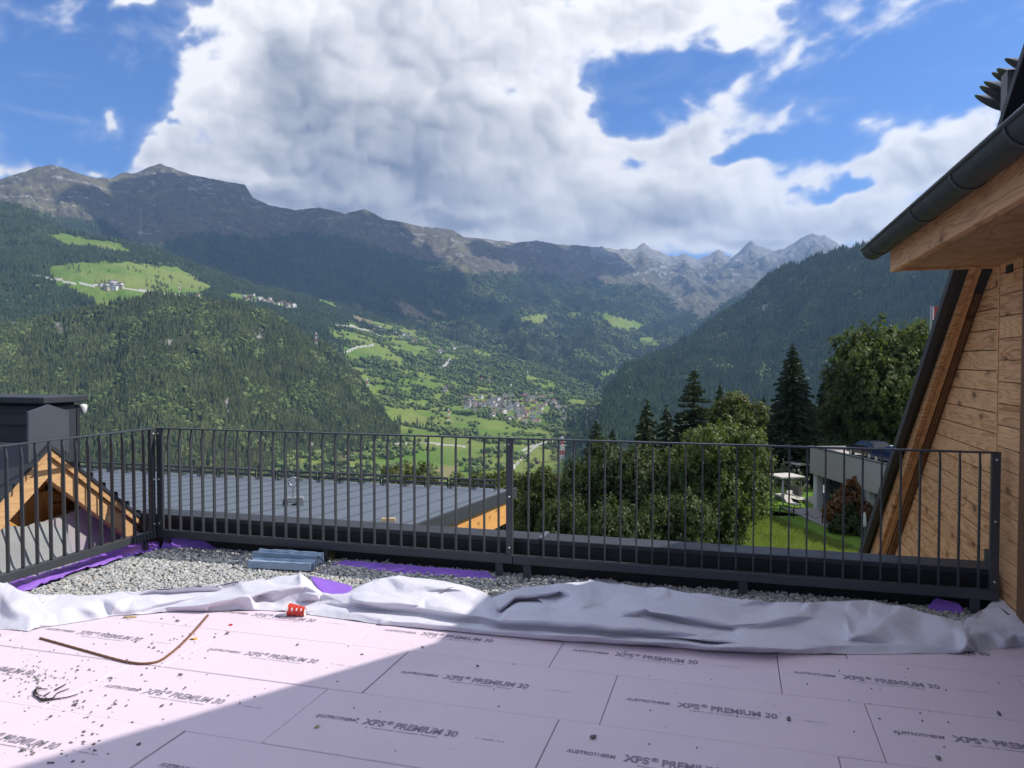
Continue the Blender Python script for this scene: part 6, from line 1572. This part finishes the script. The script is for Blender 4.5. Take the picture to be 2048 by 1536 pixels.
# ================================================================== GARDEN OF THE NEIGHBOURING HOTEL
LZ = -11.08
def onlawn(px, py): return onz(px, py, LZ)
BEIGE = plain('beige_render', (0.44, 0.41, 0.36), 0.85, var=0.06, scale=1.5)
WHITE = plain('white_wall', (0.70, 0.70, 0.68), 0.8, var=0.05, scale=1.0)
CONC = plain('paving', (0.30, 0.29, 0.28), 0.85, var=0.12, scale=2.0)
GLASS = plain('window_glass', (0.030, 0.036, 0.042), 0.05, 0.0, 0.1, 1.0)
PG = plain('pergola_frame', (0.16, 0.15, 0.14), 0.6, var=0.1)
CANV = plain('pale_canvas', (0.60, 0.56, 0.50), 0.85, var=0.06)
bp0 = atD(1626, 893, 71.5); bp1 = atD(1765, 917, 62.0)
bd = Vector((bp1.x - bp0.x, bp1.y - bp0.y, 0)); bl = bd.length; ba = math.atan2(bd.y, bd.x)
bld = empty('garden_building', (bp0.x, bp0.y, LZ), ba); tag(bld, 'low beige garden building with glass front and cars on its roof', 'building')
H1 = bp0.z - LZ; H0 = H1 - 2.25; BL = bl + 9; BD = 13.0
MB().box(0, BL, 0, BD, H0, H1 - 0.35).obj('roof_slab', BEIGE, bld)
MB().box(-0.02, BL, -0.25, -0.001, H0 - 0.05, H1).obj('front_parapet', BEIGE, bld); MB().box(-0.25, -0.001, -0.001, BD, H0 - 0.05, H1).obj('side_parapet', BEIGE, bld)
MB().box(-0.3, BL, -0.30, 0.05, H1 + 0.001, H1 + 0.06).obj('parapet_cap', ANTH, bld)
MB().box(0.3, 4.2, 5.5, 6.0, H1 - 0.349, H1 + 0.25).obj('deck_wall', WHITE, bld)
for x in (0.05, 8.2): MB().box(x, x + 0.65, 0.05, 0.6, 0, H0 - 0.002).obj('pillar', WHITE, bld)
MB().box(0.05, BL, 3.2, BD, -0.5, H0 - 0.002).obj('inner_wall', plain('inner_wall', (0.20, 0.19, 0.18), 0.9), bld)
for k in range(5):
    x = 0.95 + k * 1.42
    w = MB().box(x, x + 1.36, 0.62, 0.66, 0.05, H0 - 0.06).obj('window', GLASS, bld); MB().box(x + 1.362, x + 1.418, 0.58, 0.70, 0.0, H0 - 0.003).obj('frame', ANTH, w)
MB().prism([(-4.2, 0.9, 0), (0.04, 0.9, 0), (0.04, 0.9, 1.3)], (0, 0.35, 0)).obj('ramp_wall', WHITE, bld)
MB().box(0.1, 7.5, -2.6, 0.04, 0.004, 0.06).obj('paving', CONC, bld)
# cars on the roof deck
def car(px_off, y_off, rz, col, label, suv=False):
    e = empty('parked_car', (0, 0, 0)); M = Matrix.Translation((bp0.x, bp0.y, LZ)) @ Matrix.Rotation(ba, 4, 'Z')
    e.location = M @ Vector((px_off, y_off, H1 - 0.348)); e.rotation_euler = (0, 0, ba + rz); hh = 1.62 if suv else 1.42
    paint = plain('paint_' + label.split()[0], col, 0.22, 0.2, 0.05, 2)
    side = [(-2.2, 0.35), (-2.25, 0.75), (-2.05, 0.95), (-1.0, 1.02), (1.15, 1.0), (2.1, 0.82), (2.25, 0.6), (2.2, 0.33)]
    mb = MB(); 
    for s, w in ((0, 0.86),): mb.prism([(x, -0.88, z) for x, z in side], (0, 1.76, 0))
    mb.obj('body', paint, e)
    cab = [(-1.75, 0.98), (-1.35, hh - 0.08), (-0.9, hh), (0.35, hh - 0.03), (1.15, 1.0)]
    V = [(x, sy * (0.80 - 0.18 * (z - 0.98) / (hh - 0.98)), z) for sy in (-1, 1) for x, z in cab]; n = len(cab)
    MB().add(V, [tuple(range(n)), tuple(range(n, 2 * n))[::-1]] + [(i, n + i, n + (i + 1) % n, (i + 1) % n) for i in range(n)]).obj('cabin', paint, e)
    GL = plain('car_glass', (0.02, 0.024, 0.03), 0.05, 0, 0.05)
    for sy in (-1, 1):
        wv = [(-1.45, 1.04), (-1.18, hh - 0.13), (-0.2, hh - 0.09), (-0.2, 1.04)]; MB().add([(x, sy * (0.812 - 0.18 * (z - 0.98) / (hh - 0.98)), z) for x, z in wv], [(0, 1, 2, 3)]).obj('side_window', GL, e)
        wv = [(-0.12, 1.04), (-0.12, hh - 0.09), (0.30, hh - 0.11), (0.92, 1.05)]; MB().add([(x, sy * (0.812 - 0.18 * (z - 0.98) / (hh - 0.98)), z) for x, z in wv], [(0, 1, 2, 3)]).obj('side_window', GL, e)
    MB().add([(0.42, -0.60, hh - 0.03), (0.42, 0.60, hh - 0.03), (1.10, 0.72, 1.045), (1.10, -0.72, 1.045)], [(0, 1, 2, 3)]).obj('windscreen', GL, e)
    MB().add([(-1.40, -0.58, hh - 0.09), (-1.40, 0.58, hh - 0.09), (-1.77, 0.72, 1.02), (-1.77, -0.72, 1.02)], [(3, 2, 1, 0)]).obj('rear_window', GL, e)
    for x in (-1.38, 1.40):
        for sy in (-1, 1):
            w = MB().lathe([(0, -0.1), (0.30, -0.1), (0.33, -0.06), (0.33, 0.06), (0.30, 0.1), (0, 0.1)], 18, Matrix.Translation((x, sy * 0.80, 0.33)) @ Matrix.Rotation(R(90), 4, 'X')).obj('wheel', plain('tyre', (0.02, 0.02, 0.02), 0.8), e, True)
            MB().lathe([(0, 0.105), (0.19, 0.102), (0.2, 0.09)], 14, Matrix.Translation((x, sy * 0.80, 0.33)) @ Matrix.Rotation(R(90 if sy < 0 else -90), 4, 'X')).obj('rim', GALV, w)
    for sy in (-0.6, 0.6): MB().box(2.20, 2.265, sy - 0.16, sy + 0.16, 0.62, 0.74).obj('headlight', plain('lamp_glass', (0.7, 0.72, 0.75), 0.1), e)
    tag(e, label, 'car', 'cars parked on the building roof')
car(5.3, 2.2, R(180), (0.012, 0.013, 0.016), 'black low car parked at the front edge of the building roof')
car(8.6, 5.2, R(0), (0.03, 0.034, 0.04), 'grey estate car parked farther back on the building roof', True)
car(9.6, 1.9, R(180), (0.012, 0.03, 0.10), 'blue car at the roof corner beside the gable edge')
# pergolas with day beds
def pergola(px, py, D, w, label, bed=True, h=2.3):
    p = gpt(px, D); p.z = LZ; e = empty('pergola', p, ba + 0.15); hw = w / 2
    for sx in (-1, 1):
        for sy in (-1, 1): MB().box(sx * hw - 0.05, sx * hw + 0.05, sy * hw - 0.05, sy * hw + 0.05, 0, h - 0.13).obj('post', PG, e)
    MB().box(-hw - 0.25, hw + 0.25, -hw - 0.25, hw + 0.25, h - 0.128, h, bev=0.01).obj('roof', CANV, e)
    if bed:
        MB().box(-hw + 0.1, hw - 0.1, -hw + 0.2, hw - 0.1, 0.05, 0.30).obj('bed_frame', PG, e); MB().box(-hw + 0.12, hw - 0.12, -hw + 0.22, hw - 0.12, 0.302, 0.48, bev=0.04).obj('mattress', CANV, e)
        MB().box(-hw + 0.1, hw - 0.1, hw - 0.08, hw - 0.04, 0.3, 1.3).obj('back_screen', plain('grey_canvas', (0.22, 0.21, 0.20), 0.9), e)
    tag(e, label, 'pergola', 'garden pergolas')
pergola(1574, 990, 75.0, 1.9, 'front square pergola with day bed beside the lawn')
pergola(1605, 960, 83.0, 1.7, 'rear pergola against the side of the beige building', False, 2.5)
def parasol(px, D, h, label):
    p = gpt(px, D); p.z = LZ; e = empty('closed_parasol', p); tag(e, label, 'parasol', 'closed parasols in the garden')
    MB().lathe([(0, 0), (0.25, 0.0), (0.25, 0.05), (0.03, 0.07)], 14).obj('base', ANTH, e); MB().tube([(0, 0, 0.06), (0, 0, h)], 0.025, 8).obj('pole', GALV, e)
    MB().lathe([(0.03, 0.85), (0.13, 0.95), (0.15, 1.15), (0.11, 1.7), (0.05, h - 0.1), (0.0, h)], 10).obj('folded_canopy', plain('parasol_canvas', (0.66, 0.64, 0.60), 0.9), e)
parasol(1568, 70.5, 2.5, 'tall closed pale parasol in front of the front pergola'); parasol(1733, 60.5, 2.0, 'closed white parasol beside the reddish bush'); parasol(1588, 84, 2.6, 'closed parasol behind the front pergola')
def lounger(px, py, rz, label, up=True):
    p = onlawn(px, py); e = empty('sun_lounger', p, rz); tag(e, label, 'sun lounger', 'sun loungers on the lawn')
    for x in (0.15, 1.75):
        for y in (-0.28, 0.28): MB().box(x - 0.025, x + 0.025, y - 0.025, y + 0.025, 0, 0.30).obj('leg', ANTH, e)
    MB().box(0, 1.95, -0.34, 0.34, 0.302, 0.345).obj('frame', ANTH, e); MB().box(0.0, 1.25, -0.32, 0.32, 0.347, 0.40, bev=0.01).obj('seat_pad', CANV, e)
    if up: MB().box(0, 0.80, -0.32, 0.32, 0, 0.05, M=Matrix.Translation((1.25, 0, 0.36)) @ Matrix.Rotation(-R(42), 4, 'Y')).obj('back_pad', CANV, e)
    else: MB().box(1.252, 1.95, -0.32, 0.32, 0.347, 0.40, bev=0.01).obj('back_pad', CANV, e)
lounger(1597, 1018, R(180) + ba + 0.2, 'front pale sun lounger nearest the rope fence'); lounger(1603, 1008, R(180) + ba + 0.2, 'second pale sun lounger behind the nearest one')
lounger(1702, 1042, ba + 0.1, 'flat pale sun lounger in front of the reddish bush', False); lounger(1632, 994, R(60), 'sun lounger with raised back on the grey paving'); lounger(1585, 998, ba, 'low sun lounger beside the front pergola', False)
# rope fence
posts = [(1520, 1012, 69.0), (1560, 1028, 0), (1587, 1035, 0), (1615, 1042, 0), (1645, 1048, 0), (1678, 1056, 0), (1711, 1064, 0), (1748, 1073, 0)]
tops = []
FP = plain('fence_post', (0.035, 0.03, 0.025), 0.8)
for i, (px, py, _) in enumerate(posts):
    p = onlawn(px, py); o = MB().tube([(0, 0, -0.2), (0, 0, 0.78), (0, 0, 0.80)], [0.055, 0.055, 0.03], 10).obj('fence_post', FP); o.location = p
    tag(o, ['first', 'second', 'third', 'fourth', 'fifth', 'sixth', 'seventh', 'eighth'][i] + ' dark rope fence post from the left along the lawn', 'fence post', 'rope fence posts'); tops.append(p + Vector((0, 0, 0.70)))
mb = MB()
for a, b in zip(tops[:-1], tops[1:]): mb.tube([a.lerp(b, t / 10) + Vector((0, 0, -0.35 * 4 * (t / 10) * (1 - t / 10))) for t in range(11)], 0.022, 6)
o = mb.obj('fence_rope', FP); tag(o, 'sagging rope strung between the dark fence posts', 'rope')
# shrubs
RED = leaf_mat('copper_leaves', (0.16, 0.075, 0.026), (0.34, 0.15, 0.05), 0.35, (0.22, 0.19, 0.06)); GRN = leaf_mat('shrub_leaves', (0.03, 0.055, 0.015), (0.075, 0.105, 0.028), 0.3)
def shrub(name, px, D, ytop, wid, mat, label, seed, cat='bush', n=9000, leaf=0.03, shape='cone'):
    p = gpt(px, D); p.z = max(p.z, LZ) if px > 1480 else p.z; h = atD(px, ytop, D).z - p.z; e = empty(name, p, seed); e.scale = (h, h, h)
    if shape == 'cone': cl = [(wid * (1 - z) * 0.75 * math.cos(a * 2.4), wid * (1 - z) * 0.75 * math.sin(a * 2.4), z, wid * 0.34 * (1.15 - z)) for a, z in enumerate(np.linspace(0.12, 0.86, 16))]
    else: cl = [(0, 0, 0.5, 0.44)] + [(0.25 * math.cos(a), 0.25 * math.sin(a), 0.4 + 0.2 * (a % 2), 0.22) for a in range(6)]
    link(bpy.data.objects.new('crown', mk('crown', broadleaf_mesh(seed, n, cl, leaf), mat)), e); t = bpy.data.objects.new('trunk', TRUNK_B); t.scale = (1, 1, 0.7); link(t, e)
    return tag(e, label, cat)
shrub('copper_bush', 1708, 64.5, 951, 0.62, RED, 'copper red bush in front of the glass front', 21, leaf=0.026, n=16000)
shrub('green_bush', 1702, 62.0, 1003, 0.60, GRN, 'dark green bush at the foot of the copper red bush', 22, leaf=0.05, n=6000)
shrub('clipped_bush', 1655, 84, 856, 0.5, GRN, 'round clipped bush beside the roof deck', 23, shape='ball', leaf=0.016, n=14000)
shrub('weeping_tree', 1578, 80, 912, 0.7, leaf_mat('pale_leaves', (0.16, 0.18, 0.13), (0.28, 0.30, 0.22), 0.3), 'pale feathery small tree behind the front pergola', 24, 'tree', 3000, 0.02)
for i, px in enumerate((1690, 1712, 1735, 1758, 1780, 1802)):
    shrub('hedge_tree', px, 90, 838 + 3 * i, 0.16, GRN, ['first', 'second', 'third', 'fourth', 'fifth', 'sixth'][i] + ' slim dark hedge conifer from the left behind the parked cars', 30 + i, 'hedge tree', 6000, 0.016)
# ================================================================== VILLAGES AND PYLONS IN THE VALLEY
WALLS = [plain('house_white', (0.78, 0.76, 0.72), 0.9), plain('house_cream', (0.52, 0.45, 0.34), 0.9), plain('house_timber', (0.16, 0.10, 0.065), 0.9)]
ROOFS = [plain('roof_grey', (0.16, 0.155, 0.15), 0.9), plain('roof_red', (0.26, 0.12, 0.085), 0.9), plain('roof_brown', (0.15, 0.105, 0.08), 0.9)]
WIN = plain('far_window', (0.05, 0.055, 0.06), 0.3)
def house_mesh(wall, roof, w, d, h, rp):
    mb = MB().box(-w / 2, w / 2, -d / 2, d / 2, -4, h)
    mb.prism([(-w / 2 + 0.1, -d / 2 + 0.1, h), (w / 2 - 0.1, -d / 2 + 0.1, h), (0, -d / 2 + 0.1, h + rp)], (0, d - 0.2, 0))
    o = 0.9; L = w / 2 + o; rr = rp / (w / 2) * o
    for s in (-1, 1): mb.prism([(0, -d / 2 - o, h + rp + 0.35), (s * L, -d / 2 - o, h - rr + 0.35), (s * L, -d / 2 - o, h - rr), (0, -d / 2 - o, h + rp)], (0, d + 2 * o, 0), 1)
    for k in range(3):
        for z in (1.2, 4.0):
            if z + 1.4 > h: continue
            x = -w / 2 + (k + 0.5) * w / 3; mb.box(x - 0.6, x + 0.6, -d / 2 - 0.06, -d / 2 + 0.05, z, z + 1.4, 2); mb.box(w / 2 - 0.05, w / 2 + 0.06, -d / 2 + (k + .5) * d / 3 - .6, -d / 2 + (k + .5) * d / 3 + .6, z, z + 1.4, 2)
    me = bpy.data.meshes.new('house'); me.from_pydata(mb.v, [], mb.f); me.update()
    for m in (wall, roof, WIN): me.materials.append(m)
    me.polygons.foreach_set('material_index', mb.mi); return me
HM = [house_mesh(WALLS[i], ROOFS[j], w, d, h, rp) for i, j, w, d, h, rp in ((0, 0, 11, 13, 6.5, 3), (0, 1, 10, 12, 6, 3), (1, 0, 12, 14, 7, 3.2), (0, 2, 12, 15, 7.5, 3.4), (2, 2, 9, 10, 5, 2.6), (1, 1, 10, 13, 6, 3), (0, 0, 14, 18, 8.5, 3.5))]
def village(n, spots, label, group, seed, scale=1.0, mind=17):
    scale *= 1.22
    rnd = random.Random(seed); placed = []; tries = 0
    while len(placed) < n and tries < n * 30:
        tries += 1
        cx, cy, sx, sy, tl = rnd.choice(spots); a, b = rnd.gauss(0, 1), rnd.gauss(0, 1)
        if abs(a) > 1.9 or abs(b) > 1.9: continue
        px, py = cx + a * sx, cy + b * sy + tl * a * sx
        p = patch_point(alp, px, py)
        if any((p - q).length < mind for q in placed): continue
        placed.append(p); o = bpy.data.objects.new('house', rnd.choice(HM)); o.location = p; o.rotation_euler = (0, 0, rnd.uniform(-0.5, 0.5) + rnd.choice((0, 1.57))); s = rnd.uniform(0.8, 1.15) * scale; o.scale = (s, s, s); link(o)
        tag(o, label, 'house', group)
village(120, [(1040, 822, 26, 10, 0.15), (1000, 806, 24, 8, 0.1), (960, 818, 22, 7, 0.2), (1070, 800, 20, 7, 0.1), (1045, 838, 20, 6, 0.1), (950, 812, 14, 4, 0.2)], 'tiny house of the large village on the valley shoulder', 'houses of the large valley village', 1)
village(14, [(975, 768, 14, 5, 0.1), (1010, 778, 16, 3, 0.1)], 'tiny house of the upper edge of the large village', 'houses above the large village', 2)
village(36, [(790, 668, 22, 4, 0.25), (830, 680, 18, 4, 0.25), (760, 658, 14, 3, 0.2)], 'tiny house in the string of houses above the middle meadows', 'houses above the middle meadows', 3)
village(22, [(880, 702, 14, 4, 0.2), (915, 696, 14, 4, 0.0)], 'tiny house of the hamlet on the middle ledge', 'houses on the middle ledge', 4)
village(34, [(530, 604, 18, 5, 0.15), (560, 610, 14, 4, 0.2), (505, 598, 12, 3, 0.1)], 'tiny white house of the village at the hill crest', 'houses at the hill crest', 5, 1.1)
village(9, [(225, 574, 14, 3, 0.1)], 'tiny farmhouse beside the road on the high meadow', 'farmhouses on the high meadow', 6, 1.1)
village(4, [(385, 591, 10, 2, 0.1)], 'tiny barn at the end of the high meadow road', 'barns on the high meadow', 7, 0.9)
village(8, [(895, 780, 6, 3, 0.1), (935, 795, 6, 2, 0)], 'tiny house between the broadleaf trees below the village', 'houses below the village', 8)
village(8, [(1105, 792, 12, 3, 0.1)], 'tiny barn beside the bright meadows right of the village', 'barns right of the village', 9, 0.8)
village(7, [(1010, 912, 40, 14, 0.0), (1080, 925, 18, 5, 0)], 'tiny barn standing alone on the valley floor', 'barns on the valley floor', 10, 0.7, 60)
# red and white pylons
def pylon_mesh(h):
    mb = MB(); n = 6; rw = lambda z: 3.2 * (1 - z / h) ** 0.8 + 0.7; col = lambda z: 1 if int(z / h * 5.0) % 2 else 0
    for i in range(n * 2):
        z0, z1 = h * i / (2 * n), h * (i + 1) / (2 * n); a, b = rw(z0), rw(z1)
        for sx, sy in ((1, 1), (1, -1), (-1, -1), (-1, 1)): mb.tube([(sx * a, sy * a, z0), (sx * b, sy * b, z1)], 0.55, 4, col(z0))
        for (p, q) in (((1, 1), (1, -1)), ((1, -1), (-1, -1)), ((-1, -1), (-1, 1)), ((-1, 1), (1, 1))): mb.tube([(p[0] * a, p[1] * a, z0), (q[0] * b, q[1] * b, z1)], 0.32, 4, col(z0))
    for z, L in ((h * 0.62, 9), (h * 0.78, 7), (h * 0.92, 5)): mb.prism([(-L, -0.6, z), (L, -0.6, z), (L, -0.6, z + 0.4), (0, -0.6, z + 2.2), (-L, -0.6, z + 0.4)], (0, 1.2, 0), 0)
    me = bpy.data.meshes.new('pylon'); me.from_pydata(mb.v, [], mb.f); me.update()
    for m in (plain('pylon_white', (0.75, 0.74, 0.72), 0.6), plain('pylon_red', (0.50, 0.07, 0.05), 0.6)): me.materials.append(m)
    me.polygons.foreach_set('material_index', mb.mi); return me
PY = pylon_mesh(1.0 * 42)
for px, py, patch, s, lab in ((632, 690, knoll, 0.85, 'red and white pylon standing in the forest of the wooded hill'), (733, 790, alp, 1.25, 'red and white pylon at the edge of the wooded hill'), (896, 845, alp, 0.95, 'red and white pylon on the meadow below the village'), (1123, 922, alp, 1.25, 'red and white pylon beside the valley road'), (360, 585, alp, 0.9, 'white pylon on the high meadow')):
    o = bpy.data.objects.new('pylon', PY); o.location = patch_point(patch, px, py); o.scale = (s, s, s); o.rotation_euler = (0, 0, 0.6); link(o); tag(o, lab, 'pylon', 'power line pylons')
